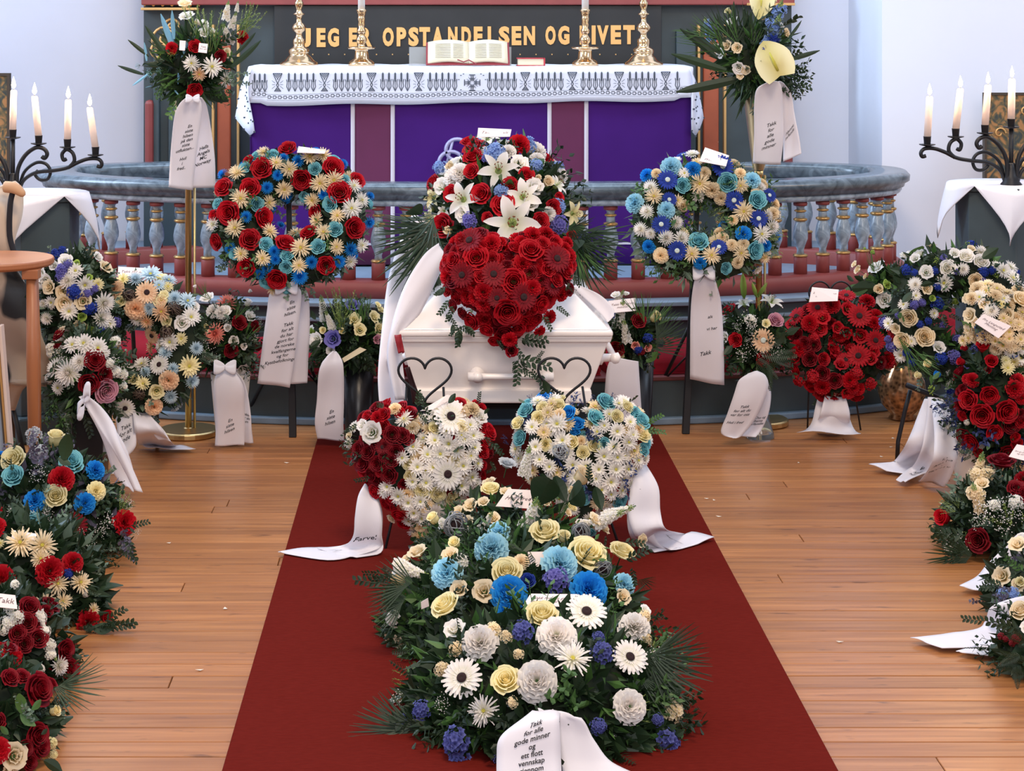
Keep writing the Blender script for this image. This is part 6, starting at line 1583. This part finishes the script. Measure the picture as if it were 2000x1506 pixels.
Ribbon(A.root, [(1600,770,1640,776,7.08),(1592,800,1655,805,7.06),(1583,830,1667,832,7.05),(1556,846,1682,845,7.02,7.02,0.012)], wave=0.010)
Ribbon(A.root, [(1610,775,1650,776,7.06),(1600,815,1660,815,7.03),(1590,835,1650,838,None,None,0.02),(1600,846,1640,846)], wave=0.008)

# bronze jar with its bouquet
YF = 7.42; cb = vp(1762, YF); U = YF/FPX
m, t_, b_ = nt('mottled_bronze_glass'); N = t_.nodes
vo = N.new('ShaderNodeTexVoronoi'); vo.inputs['Scale'].default_value = 60; rp = N.new('ShaderNodeValToRGB'); rp.color_ramp.elements[0].color = lin(46, 28, 20); rp.color_ramp.elements[1].color = lin(190, 140, 96); rp.color_ramp.elements[1].position = 0.8
tc = N.new('ShaderNodeTexCoord'); t_.links.new(tc.outputs['Object'], vo.inputs[0]); t_.links.new(vo.outputs['Distance'], rp.inputs[0]); t_.links.new(rp.outputs[0], b_.inputs['Base Color']); b_.inputs['Roughness'].default_value = 0.12; b_.inputs['Metallic'].default_value = 0.6
vase(cb, [(0.030, 0.001), (0.055, 0.004), (0.045, 0.02), (0.082, 0.06), (0.096, 0.11), (0.088, 0.16), (0.055, 0.215), (0.038, 0.26), (0.040, 0.30), (0.036, 0.30), (0.034, 0.26)], m, 'round mottled bronze glass jar on the floor at the right of the red wreath', name='jar')
A = Arr('bouquet', 'loose bouquet of pale green and white roses with large leaves above the bronze jar', 'bouquet', Ell(P(1735, 600, YF), (0.11, 0.10, 0.16)), 'vase bouquets before the platform', P(1762, 690, YF), 0.66)
A.foliage(260, 0.08, 0.014, LEAF_D); A.foliage(150, 0.07, 0.012, LEAF_M)
A.F('''ow 410,330,90 490,650,90 450,270,50 830,310,60
zc 440,540,66
oc 220,330,56 300,400,40 180,270,44
zg 380,150,30 520,500,50 290,100,16
vw 740,190,60 680,200,50''', 1640, 470, 5.556, 0.3)
A.sprigs('R M K', 16, 0.08, 0.13, 0.4)
A.L('I 740,290,900,50 300,520,40,550 640,560,720,500 B 260,450,160,370 150,440,70,380 420,520,110,500 640,530,560,520 300,560,240,700 P 640,460,640,190 700,480,740,200 S 380,350,300,100 420,300,390,150 650,420,560,230 M 560,700,600,560 480,720,440,800 K 330,700,420,900', YF-0.08, 1640, 470, 5.556)

# ------------------------------------------------------------------ right side group
YG = 6.66
ez = thing('easel', 'black easel legs under the white and violet wreath on the right', 'easel', P(1752, 897, YG)); ez.location.z = 0
for pts in ([P(1778, 762, YG), P(1768, 800, YG), P(1754, 862, YG), Vector((P(1752, 897, YG).x, YG, 0.003))], [P(1893, 560, YG+0.1), P(1880, 680, YG+0.12), Vector((P(1865, 860, YG+0.2).x, YG+0.3, 0.003))], [P(1960, 760, YG), Vector((P(1990, 897, YG).x, YG, 0.003))]):
    q = MB(); q.tube(pts, 0.008, 8); q.build('leg', BLACK_METAL, ez, sm=True)
q = MB(); q.tube([P(1770, 752, YG-0.02), P(1880, 795, YG-0.02)], 0.010, 8); q.build('cross_bar', BLACK_METAL, ez, sm=True)
A = Arr('wreath', 'large round wreath of white roses, chrysanthemums and violet flowers on the far right', 'wreath', Ring(P(1868, 618, 6.56), 0.162, 0.092, 0.25, 1.02), 'big wreaths at the sides', P(1868, 780, 6.56))
A.foliage(650, 0.06, 0.012, LEAF_D); A.foliage(200, 0.06, 0.010, LEAF_M)
A.F('''rw 1170,300,90 1370,180,80 1530,240,84
rc 755,835,95 920,1050,105 690,1080,90 1480,430,78
ow 940,350,80 1650,570,84 830,210,60 1240,150,60
oc 930,530,66 620,950,60 1420,110,50
zg 980,620,44 1240,620,44 1610,510,50 540,470,40
pw 820,480,84 1330,310,74 1520,130,74
dw 1110,450,100 820,600,60 560,900,70 700,700,60 1750,340,90 1850,430,100 690,1230,80 1000,790,60
sw 1840,310,80 1680,280,50
vn 1020,330,50 1050,500,50 1550,340,64 1640,330,50 820,360,44 1900,370,50 860,920,50 940,880,50 740,1200,60 790,1300,60
vv 800,700,60 880,680,50 650,820,44 1120,200,44 570,1060,50 1260,340,44 1560,430,44
bg 1040,220,40 1380,60,30 1680,380,40''', 1640, 470, 5.556, 0.25)
A.fill('dw vn oc vv ow', 34, 0.02, 0.03, 0.6)
A.sprigs('R M E K', 34, 0.07, 0.12, 0.55)
A.L('B 780,560,680,680 1000,460,870,480 640,740,560,790 1550,190,1720,80 1780,600,1600,760 K 1130,200,1130,110 1250,640,1100,700 R 900,220,960,170 1100,780,1180,950 1200,700,1300,720 1180,800,1320,860 S 700,1120,900,1500 640,1050,940,1400 900,1200,1040,1420 680,1130,860,1440', 6.45, 1640, 470, 5.556)
r1 = Ribbon(A.root, [(1808,776,1850,780,6.5),(1790,820,1848,822,6.46),(1770,865,1840,868,6.42),(1745,900,1800,902,None,None,0.03),(1697,916,1790,928)], wave=0.012)
r2 = Ribbon(A.root, [(1812,776,1845,780,6.44),(1806,830,1850,830,6.40),(1798,880,1828,890,6.36),(1780,915,1812,925,None,None,0.03),(1750,938,1768,946)], wave=0.008); r2.text('En\nsiste\nhilsen', 0.5, 0.72, 0.018, 24, 0.3, 0.0)
r3 = Ribbon(A.root, [(1820,778,1855,790,6.36),(1822,820,1864,830,6.28),(1824,860,1872,870,6.22),(1820,900,1868,905,6.20),(1796,940,1846,952,None,None,0.012)], wave=0.008); r3.text('Fra\nAnne-Brit\nog\nHans-Arne', 0.50, 0.66, 0.0165, 26, 0.2, 0.004, 1.15)

A = Arr('flower_heart', 'cream and white chrysanthemum heart with a handwritten card at the far right', 'flower heart', Heart(P(1975, 650, 6.22), 0.150, 0.160, 0.07, 0.2), None, P(1975, 760, 6.2))
A.F('''pw 1860,620,100 1640,760,90 1580,850,60
rc 1960,660,100 1400,990,10
dc 1780,850,64 1860,900,64 1960,800,64 1930,920,70 1830,1060,64 1770,1120,70 1950,1080,70 1870,1150,64 1700,1080,60 1460,970,60 1400,1080,60 1460,1060,60
oc 1920,930,60 1900,1140,60 1990,1000,60 1500,900,60
dy 1820,1360,70 1880,1300,60 1750,700,50''', 1640, 470, 5.556, 0.15)
A.fill('dc cc dw oc', 70, 0.02, 0.03, 0.55)
A.sprigs('K M', 14, 0.06, 0.1, 0.5); A.L('N 1450,880,1600,1050 1500,900,1580,960 B 1480,1000,1560,830', 6.1, 1640, 470, 5.556)
card(A.root, [(1921, 613), (1975, 637), (1950, 661), (1903, 630)], 6.05, 'Fra Langestad\nMenting', 6.08, lab='white handwritten card on the cream heart')

YH = 6.22
vase(Vector((P(1915, 0, YH).x, YH+0.06, 0)), [(0.060, 0.001), (0.065, 0.02), (0.078, 0.16), (0.080, 0.22), (0.075, 0.22), (0.06, 0.03)], IVORY, 'cream ceramic pot under the red rose bouquet at the far right', name='flower_pot')
A = Arr('bouquet', 'bouquet of large red roses with blue sprayed leaves at the far right', 'bouquet', Ell(P(1952, 790, YH), (0.155, 0.12, 0.20)), None, P(1930, 880, YH))
A.foliage(600, 0.06, 0.012, LEAF_D)
A.F('''rr 880,400,105 660,470,110 800,640,130 1060,590,130 930,830,90 700,930,90 770,1050,60 1160,880,60 1230,700,80 590,640,56 1180,950,70
cr 1160,350,100 700,250,80 640,240,60 1240,450,70
rk 600,350,60 560,380,50 1220,620,60
zr 900,60,90 610,60,60 640,-90,50
zr 820,-80,90
zk 880,150,50
dy 1080,120,80 1060,40,60
yw 480,300,50 480,470,40 460,180,40
zb 340,190,50
zy 230,80,56 120,200,50
bg 280,360,60
vw 650,720,40 470,760,60''', 1780, 700, 5.79, 0.25)
A.fill('rr rk rk', 16, 0.025, 0.035, 0.6)
A.sprigs('R K N', 34, 0.08, 0.13, 0.55)
A.L('N 480,500,250,620 500,560,360,720 520,600,400,800 560,480,380,480 R 560,760,420,820 580,820,470,890 560,880,530,1010 700,1060,540,1050 680,1100,590,1150 760,1080,860,1160 K 640,1050,560,1120 I 240,230,330,160 880,960,860,1040', YH-0.12, 1780, 700, 5.79)
A.L('S 0,0,260,180 60,-60,330,100', YH-0.1, 1780, 700, 5.79)

A = Arr('floor_arrangement', 'low arrangement of dark red roses, white stocks and tiny white flowers on the right floor', 'flower arrangement', Ell((P(1965, 0, 5.62).x, 5.62, 0.06), (0.20, 0.20, 0.17)), 'floor arrangements along the right side')
A.foliage(1000, 0.06, 0.011, LEAF_D, 0.2); A.foliage(250, 0.05, 0.009, LEAF_G, 0.2)
A.F('''rk 770,150,80 640,590,70 860,300,56 905,330,60
zr 455,460,56
vc 640,230,60 700,220,50 640,330,60
cr 900,240,50
yw 700,420,90 800,400,70 560,600,70 480,560,60 780,500,70 870,430,70 650,470,60
vw 730,390,40 850,380,50 480,630,40
oc 620,320,50 660,270,44''', 1700, 860, 3.013, 0.3)
A.F('hc 650,200,90,80 640,350,80,110', 1700, 860, 3.013)
A.sprigs('K R E H', 60, 0.07, 0.13, 0.6)
A.L('P 560,680,300,735 600,700,320,760 600,720,430,780 560,660,400,700 H 520,400,500,340 480,380,400,370 500,420,400,390 R 560,560,360,540 540,600,360,580 K 560,650,430,670', 5.45, 1700, 860, 3.013)
card(A.root, [(1986, 868), (2030, 876), (2020, 905), (1970, 892)], 5.5, 'Takk\nfor gode stunder\nog alt vi fikk', 5.54)
Ribbon(A.root, [(1990,1045,2060,1030,5.3),(1935,1095,2010,1090,None,None,0.05),(1905,1130,1990,1150,None,None,0.02),(1874,1149,1940,1157)], wave=0.005).text('vi hadde\ndiskusjoner', 0.75, 0.28, 0.03, 30, 0.2, 0.01)

A = Arr('floor_arrangement', 'low arrangement of cream roses and grey violet leaves beside white ribbon ends', 'flower arrangement', Ell((P(2020, 0, 4.95).x, 4.95, 0.03), (0.14, 0.16, 0.17)), 'floor arrangements along the right side')
A.foliage(350, 0.05, 0.011, LEAF_D, 0.2)
A.F('''oc 440,550,86 560,300,80 560,620,60
zw 590,260,50
zy 580,600,50
vj 440,690,60 520,690,60''', 1860, 1000, 4.3, 0.3)
A.sprigs('R D M', 20, 0.07, 0.11, 0.5)
A.L('R 480,470,330,400 500,440,430,350 420,620,270,560 540,500,480,560 380,640,210,640 M 600,500,440,380 D 460,720,320,760 480,700,330,700 500,660,370,620 400,720,420,640', 4.8, 1860, 1000, 4.3)
r_ = Ribbon(A.root, [(1960,1175,2060,1150,4.78),(1932,1188,2030,1200,4.76),(1925,1215,2010,1240,None,None,0.03),(1900,1232,1990,1262,None,None,0.014),(1778,1246,1840,1266)], wave=0.004); r_.text('Hvil i fred', 0.5, 0.80, 0.026, 85, 0.3, 0.0)
Ribbon(A.root, [(1980,1215,2050,1235,None,None,0.016),(1930,1252,2010,1283),(1867,1272,1880,1275)], wave=0.002)

A = Arr('floor_arrangement', 'fern fronds, white rose and tiny dark red flowers at the right edge of the floor', 'flower arrangement', Ell((P(2040, 0, 4.55).x, 4.55, 0.03), (0.13, 0.15, 0.12)), 'floor arrangements along the right side')
A.foliage(400, 0.05, 0.012, LEAF_D, 0.2)
A.F('rc 590,850,90 ow 640,980,60', 1860, 1000, 4.3, 0.3)
A.F('vk 550,1080,50 430,1050,34 470,1080,30 520,1110,34', 1860, 1000, 4.3, 0.3)
A.sprigs('F K', 22, 0.08, 0.13, 0.5)
A.L('F 560,1040,520,910 600,1100,400,960 560,1200,380,1290 600,1260,400,1180 580,1320,380,1300 540,1300,560,1500 600,1360,480,1340 R 500,960,390,960 280,915,80,895 560,980,280,915', 4.35, 1860, 1000, 4.3)

# ------------------------------------------------------------------ left side group
YI = 6.72
ez = thing('easel', 'black easel legs under the peach and icy blue wreath on the left', 'easel', P(305, 842, YI)); ez.location.z = 0
for pts in ([P(306, 790, YI), Vector((P(307, 850, YI+0.2).x, YI+0.2, 0.003))], [P(255, 560, YI+0.08), Vector((P(262, 850, YI+0.3).x, YI+0.4, 0.003))], [P(215, 790, YI), Vector((P(212, 890, YI).x, YI, 0.003))]):
    q = MB(); q.tube(pts, 0.008, 8); q.build('leg', BLACK_METAL, ez, sm=True)
A = Arr('wreath', 'round wreath of peach gerberas, icy blue chrysanthemums and brown twine balls on the left', 'wreath', Ring(P(268, 677, 6.60), 0.165, 0.090, 0.22, 1.0), 'big wreaths at the sides', P(268, 820, 6.6))
A.foliage(600, 0.055, 0.011, LEAF_D); A.foliage(200, 0.06, 0.010, LEAF_G)
A.F('''ge 895,370,86 960,680,70
gw 1010,930,78 735,1240,76
ce 650,340,76 815,480,84 1070,1040,74 860,500,50 950,1240,66

ph 610,250,70 810,270,60 1110,410,64 1050,830,60 895,990,50 690,1080,62 1080,1160,58 920,480,60 560,440,50
dh 930,250,84 1200,440,70 1060,290,60 990,320,50
dw 1230,560,74 1090,740,74 870,940,70 740,980,56 570,1000,60
se 1015,510,76 910,570,60 960,780,60
dy 720,275,54 870,1070,54 1170,720,50 1060,330,44
de 1010,430,40 960,410,40 940,1110,10
tu 765,385,66 1120,495,70 1065,670,66 840,1150,56
oy 1010,420,46 980,430,40 975,1120,62 700,430,44 800,1040,50 1030,390,40
ow 1170,600,64 1260,480,40
dy 1220,930,84''', 60, 480, 3.962, 0.25)
A.fill('dh de oy ph dw', 30, 0.02, 0.03, 0.6)
A.sprigs('K R E', 34, 0.06, 0.11, 0.55)
card(A.root, [(231, 521), (286, 524), (284, 541), (230, 540)], 6.62, 'Takk for alt', 6.66)
r1 = Ribbon(A.root, [(222,800,262,812,6.5),(228,830,264,835,6.46),(228,870,266,870,6.44),(215,886,250,888,6.42)], wave=0.006); r1.text('Takk\nfor alt\ngode', 0.45, 0.5, 0.022, 30, 0.25, 0.006)
Ribbon(A.root, [(258,806,290,810,6.5),(264,845,325,850,6.46),(272,868,345,868,None,None,0.02),(290,878,382,878)], wave=0.006)
Ribbon(A.root, [(262,802,290,808,6.52),(290,835,318,838,6.5),(310,858,335,862,6.5)], wave=0.006)

A = Arr('flower_spray', 'tall spray of white chrysanthemums, cream roses and deep blue flowers behind the small table', 'flower spray', Ell(P(148, 592, 6.50), (0.145, 0.12, 0.19)), 'big wreaths at the sides', P(150, 690, 6.5))
A.foliage(500, 0.055, 0.011, LEAF_D); A.foliage(160, 0.06, 0.012, LEAF_G)
A.F('''oc 160,320,60 260,440,70 405,430,70
rc 385,645,70
pw 290,270,80 560,440,86 540,560,84
dw 300,500,72 420,300,70 240,740,50 590,600,60 350,200,60
ow 270,130,60 60,180,70 300,680,56 90,240,60 190,160,40
vn 340,360,66 460,480,56 530,670,70 210,90,50 250,60,40
vv 250,200,60 300,160,44 490,340,40 240,240,50 430,370,44
vn 430,500,40 
dy 510,300,50
zg 360,150,32 390,540,44 460,640,44 440,250,34
pw 130,560,50 100,450,40''', 60, 480, 3.962, 0.25)
A.fill('dw vn oc ow vv', 28, 0.02, 0.03, 0.6)
A.sprigs('R E K', 26, 0.06, 0.10, 0.5)

YJ = 6.33
bv = Vector((P(176, 0, YJ).x, YJ, 0))
q = MB(); q.box(bv.x-0.054, bv.x+0.054, YJ-0.054, YJ+0.054, 0.0, 0.27)
tag(q.build('vase', BLACKV, bev=0.004), 'tall square black vase under the red and white arrangement on the left', 'vase')
A = Arr('bouquet', 'arrangement of white chrysanthemums, dark red and pink roses in the square black vase', 'bouquet', Ell(P(172, 730, YJ), (0.125, 0.12, 0.155)), None, P(176, 800, YJ))
A.foliage(600, 0.06, 0.012, LEAF_D); A.foliage(150, 0.05, 0.010, LEAF_M)
A.F('''pw 300,980,110 210,950,80 380,900,70
dw 420,770,80 330,780,70 510,800,80 230,1090,56 560,830,50 450,800,60
rk 240,700,60 490,890,80 450,1060,80 570,990,60 220,780,36
cr 500,880,50
rp 575,1115,92
vw 600,920,50 640,980,50 190,800,50 180,850,40
yw 620,900,60 680,960,50 240,840,50 460,1200,60 260,1270,40
oc 250,680,50''', 60, 480, 3.962, 0.25)
A.fill('dw yw vw', 12, 0.018, 0.026, 0.6)
A.sprigs('K R E', 34, 0.07, 0.12, 0.55)
A.L('K 180,1150,120,1330 200,1200,150,1400 260,1300,200,1440 350,1380,300,1500 R 420,1300,470,1480 330,1250,240,1480 F 120,1180,130,1330 300,1200,200,1330 650,1260,760,1340 E 260,1320,300,1460 Q 200,1180,140,1380 300,1280,180,1480 B 300,1450,330,1560', YJ-0.1, 60, 480, 3.962)
Ribbon(A.root, [(154,775,168,770,6.18),(168,795,198,795,6.17),(190,830,222,828,6.15),(215,870,235,865,6.12),(240,915,256,910,6.1),(262,958,279,962,6.08)], wave=0.005)
bow(A.root, P(165, 782, 6.16), 0.045, 1.2)
Ribbon(A.root, [(170,800,190,800,6.22),(200,860,240,862,6.2),(222,925,262,928,6.18),(246,950,262,960,6.16)], wave=0.006)
Ribbon(A.root, [(100,842,146,848,6.45),(110,880,150,890,6.45),(120,905,190,915,None,None,0.03),(180,925,235,928)], wave=0.004, label='white ribbon end behind the black vase')

A = Arr('floor_arrangement', 'wide arrangement of turquoise roses, red and bright blue carnations on the left floor', 'flower arrangement', Ell((P(85, 0, 5.62).x, 5.62, 0.03), (0.265, 0.22, 0.27)), 'floor arrangements along the left side')
A.foliage(1300, 0.06, 0.012, LEAF_D, 0.2); A.foliage(300, 0.05, 0.010, LEAF_G, 0.2); A.foliage(200, 0.05, 0.011, LEAF_B, 0.2)
A.F('''rt 510,625,92 240,1085,102 100,725,78
zt 90,740,40
cr 450,745,92 905,1060,90
gk 545,1080,96
cb 690,680,72 260,905,80 620,920,76 5,590,50
ry 110,600,90 410,870,82
zy 400,490,76
cy 700,830,70
cr -10,1100,80 -20,1000,60
yw 280,730,80 340,1000,60 560,1130,70 900,930,60 760,1040,70 120,980,60 230,1000,60 640,1200,60 720,1120,60 960,1130,50
vs 250,450,70 290,570,70 240,500,50 900,1240,60 480,1220,50''', 0, 740, 3.765, 0.3)
A.sprigs('K R D E', 80, 0.08, 0.13, 0.6)
A.L('D 280,640,240,380 240,600,220,440 320,600,340,400 900,1100,980,1280 880,1180,990,1340 H 900,1000,960,880 880,980,940,830 R 960,1080,1100,1050 940,1180,1000,1340 900,1260,1010,1350 B 470,600,500,390 430,580,520,640 K 560,1340,720,1420 640,1300,880,1390', 5.4, 0, 740, 3.765)

A = Arr('floor_arrangement', 'arrangement of cream spider chrysanthemums and red carnations on the left floor', 'flower arrangement', Ell((P(45, 0, 5.0).x, 5.0, 0.03), (0.235, 0.22, 0.24)), 'floor arrangements along the left side')
A.foliage(1100, 0.06, 0.013, LEAF_D, 0.2); A.foliage(250, 0.05, 0.012, LEAF_G, 0.2)
A.F('''sc 180,290,130 370,310,130 355,435,92 500,640,96 700,640,100 405,820,100 550,800,80 810,865,60
cr 430,530,125 640,460,92 20,600,120 300,900,60
cr 770,980,110 -30,150,90 0,640,90
zr 910,920,66
sy 10,290,40
vn 590,560,50
yw 100,660,60 620,640,40
vw 750,720,40''', 0, 1000, 4.563, 0.3)
A.sprigs('K R E B', 66, 0.08, 0.12, 0.6)
A.L('R 930,980,1120,860 960,1020,1200,1010 1000,1060,1060,1180 940,1040,1210,980 780,700,880,740 E 560,880,620,1220 580,1060,520,1160 B 820,1100,1040,1190 740,1120,860,1200 780,680,870,700 K 700,1120,900,1180 860,1060,1040,1100', 4.82, 0, 1000, 4.563)
card(A.root, [(25, 1036), (72, 1043), (68, 1056), (22, 1052)], 4.86, '', 4.9)

A = Arr('floor_arrangement', 'arrangement of dark red roses and white stock flowers with a card, lower left floor', 'flower arrangement', Ell((P(10, 0, 4.48).x, 4.48, 0.03), (0.165, 0.17, 0.20)), 'floor arrangements along the left side')
A.foliage(900, 0.055, 0.012, LEAF_D, 0.2)
A.F('''rk 250,870,100 230,1000,90 150,1090,80 210,1180,80 330,1130,90 560,1230,90 590,1400,90 400,900,60 340,1000,60
cr 80,1290,110 0,1230,60
pw 510,1370,90
vw 420,1190,64 380,1080,60 350,960,56 430,1280,56 350,1400,56 220,1440,60
vw 60,1000,80 130,960,80 100,880,70 30,1060,60 130,680,50
zy 40,1210,40
rk 150,1500,90 60,1480,80 350,1530,80''', 0, 1000, 4.563, 0.3)
A.F('hw 440,1240,80,-60 360,1000,80,-70', 0, 1000, 4.563)
A.fill('rk rk cr', 10, 0.024, 0.03, 0.6)
A.sprigs('K R', 30, 0.07, 0.10, 0.55)
A.L('B 200,1400,330,1380 240,1330,390,1400 K 540,1440,700,1500', 4.3, 0, 1000, 4.563)
card(A.root, [(-14, 1158), (30, 1163), (34, 1190), (-14, 1185)], 4.34, 'Takk', 4.37)

A = Arr('floor_arrangement', 'dark red roses with broad grey green leaves in the bottom left corner', 'flower arrangement', Ell((P(0, 0, 4.06).x, 4.06, 0.02), (0.125, 0.17, 0.17)), 'floor arrangements along the left side')
A.foliage(700, 0.055, 0.013, LEAF_D, 0.2)
A.F('''rk 250,930,120 60,850,70 150,840,60 350,900,60 250,1250,90 270,1330,80 -10,1150,60
cr -20,1360,90
oc 90,1400,100 60,1500,60
zy 360,1080,50
vy 350,1290,50 360,1380,40
rk 60,640,60 170,1340,60 200,1440,60''', 0, 1100, 3.71, 0.3)
A.sprigs('B K E', 20, 0.07, 0.10, 0.5)
A.L('E 240,1100,100,960 250,1150,150,1060 I 160,1090,140,930 150,1090,250,1190 230,1060,310,990 60,1240,0,1180 P 400,880,780,915 380,900,600,960 K 360,970,490,1030 B 320,1430,460,1506 300,1240,350,1200', 3.88, 0, 1100, 3.71)

# fallen petals and scraps on the boards
for px, py in ((1744, 857), (1722, 893), (1740, 874), (1395, 978), (1404, 1010), (1380, 975), (330, 1062), (1560, 905), (1840, 985), (440, 1190), (390, 1310), (770, 1272), (1640, 1255), (560, 905)):
    c_ = FL(px, py, 0.0); s_ = R.uniform(0.006, 0.012); a_ = R.uniform(0, 6); q = MB()
    z_ = 0.011 if -0.458 < c_.x < 0.853 else 0.001
    q.add([(c_.x+s_*math.cos(a_+t)*k, c_.y+s_*math.sin(a_+t)*k*0.7, z_+h) for t, k, h in ((0, 1, 0.003), (1.6, .5, 0.0005), (3.1, .9, 0.002), (4.7, .5, 0.0005))], [(0, 1, 2), (0, 2, 3)])
    tag(q.build('fallen_petal', pm('w'), thick=0.0006), 'tiny pale flower petal fallen on the '+('maroon carpet beside the sprays' if -0.458 < c_.x < 0.853 else 'wooden floor left of the carpet' if c_.x < 0 else 'wooden floor right of the carpet'), 'petal', 'petals fallen on the floor')
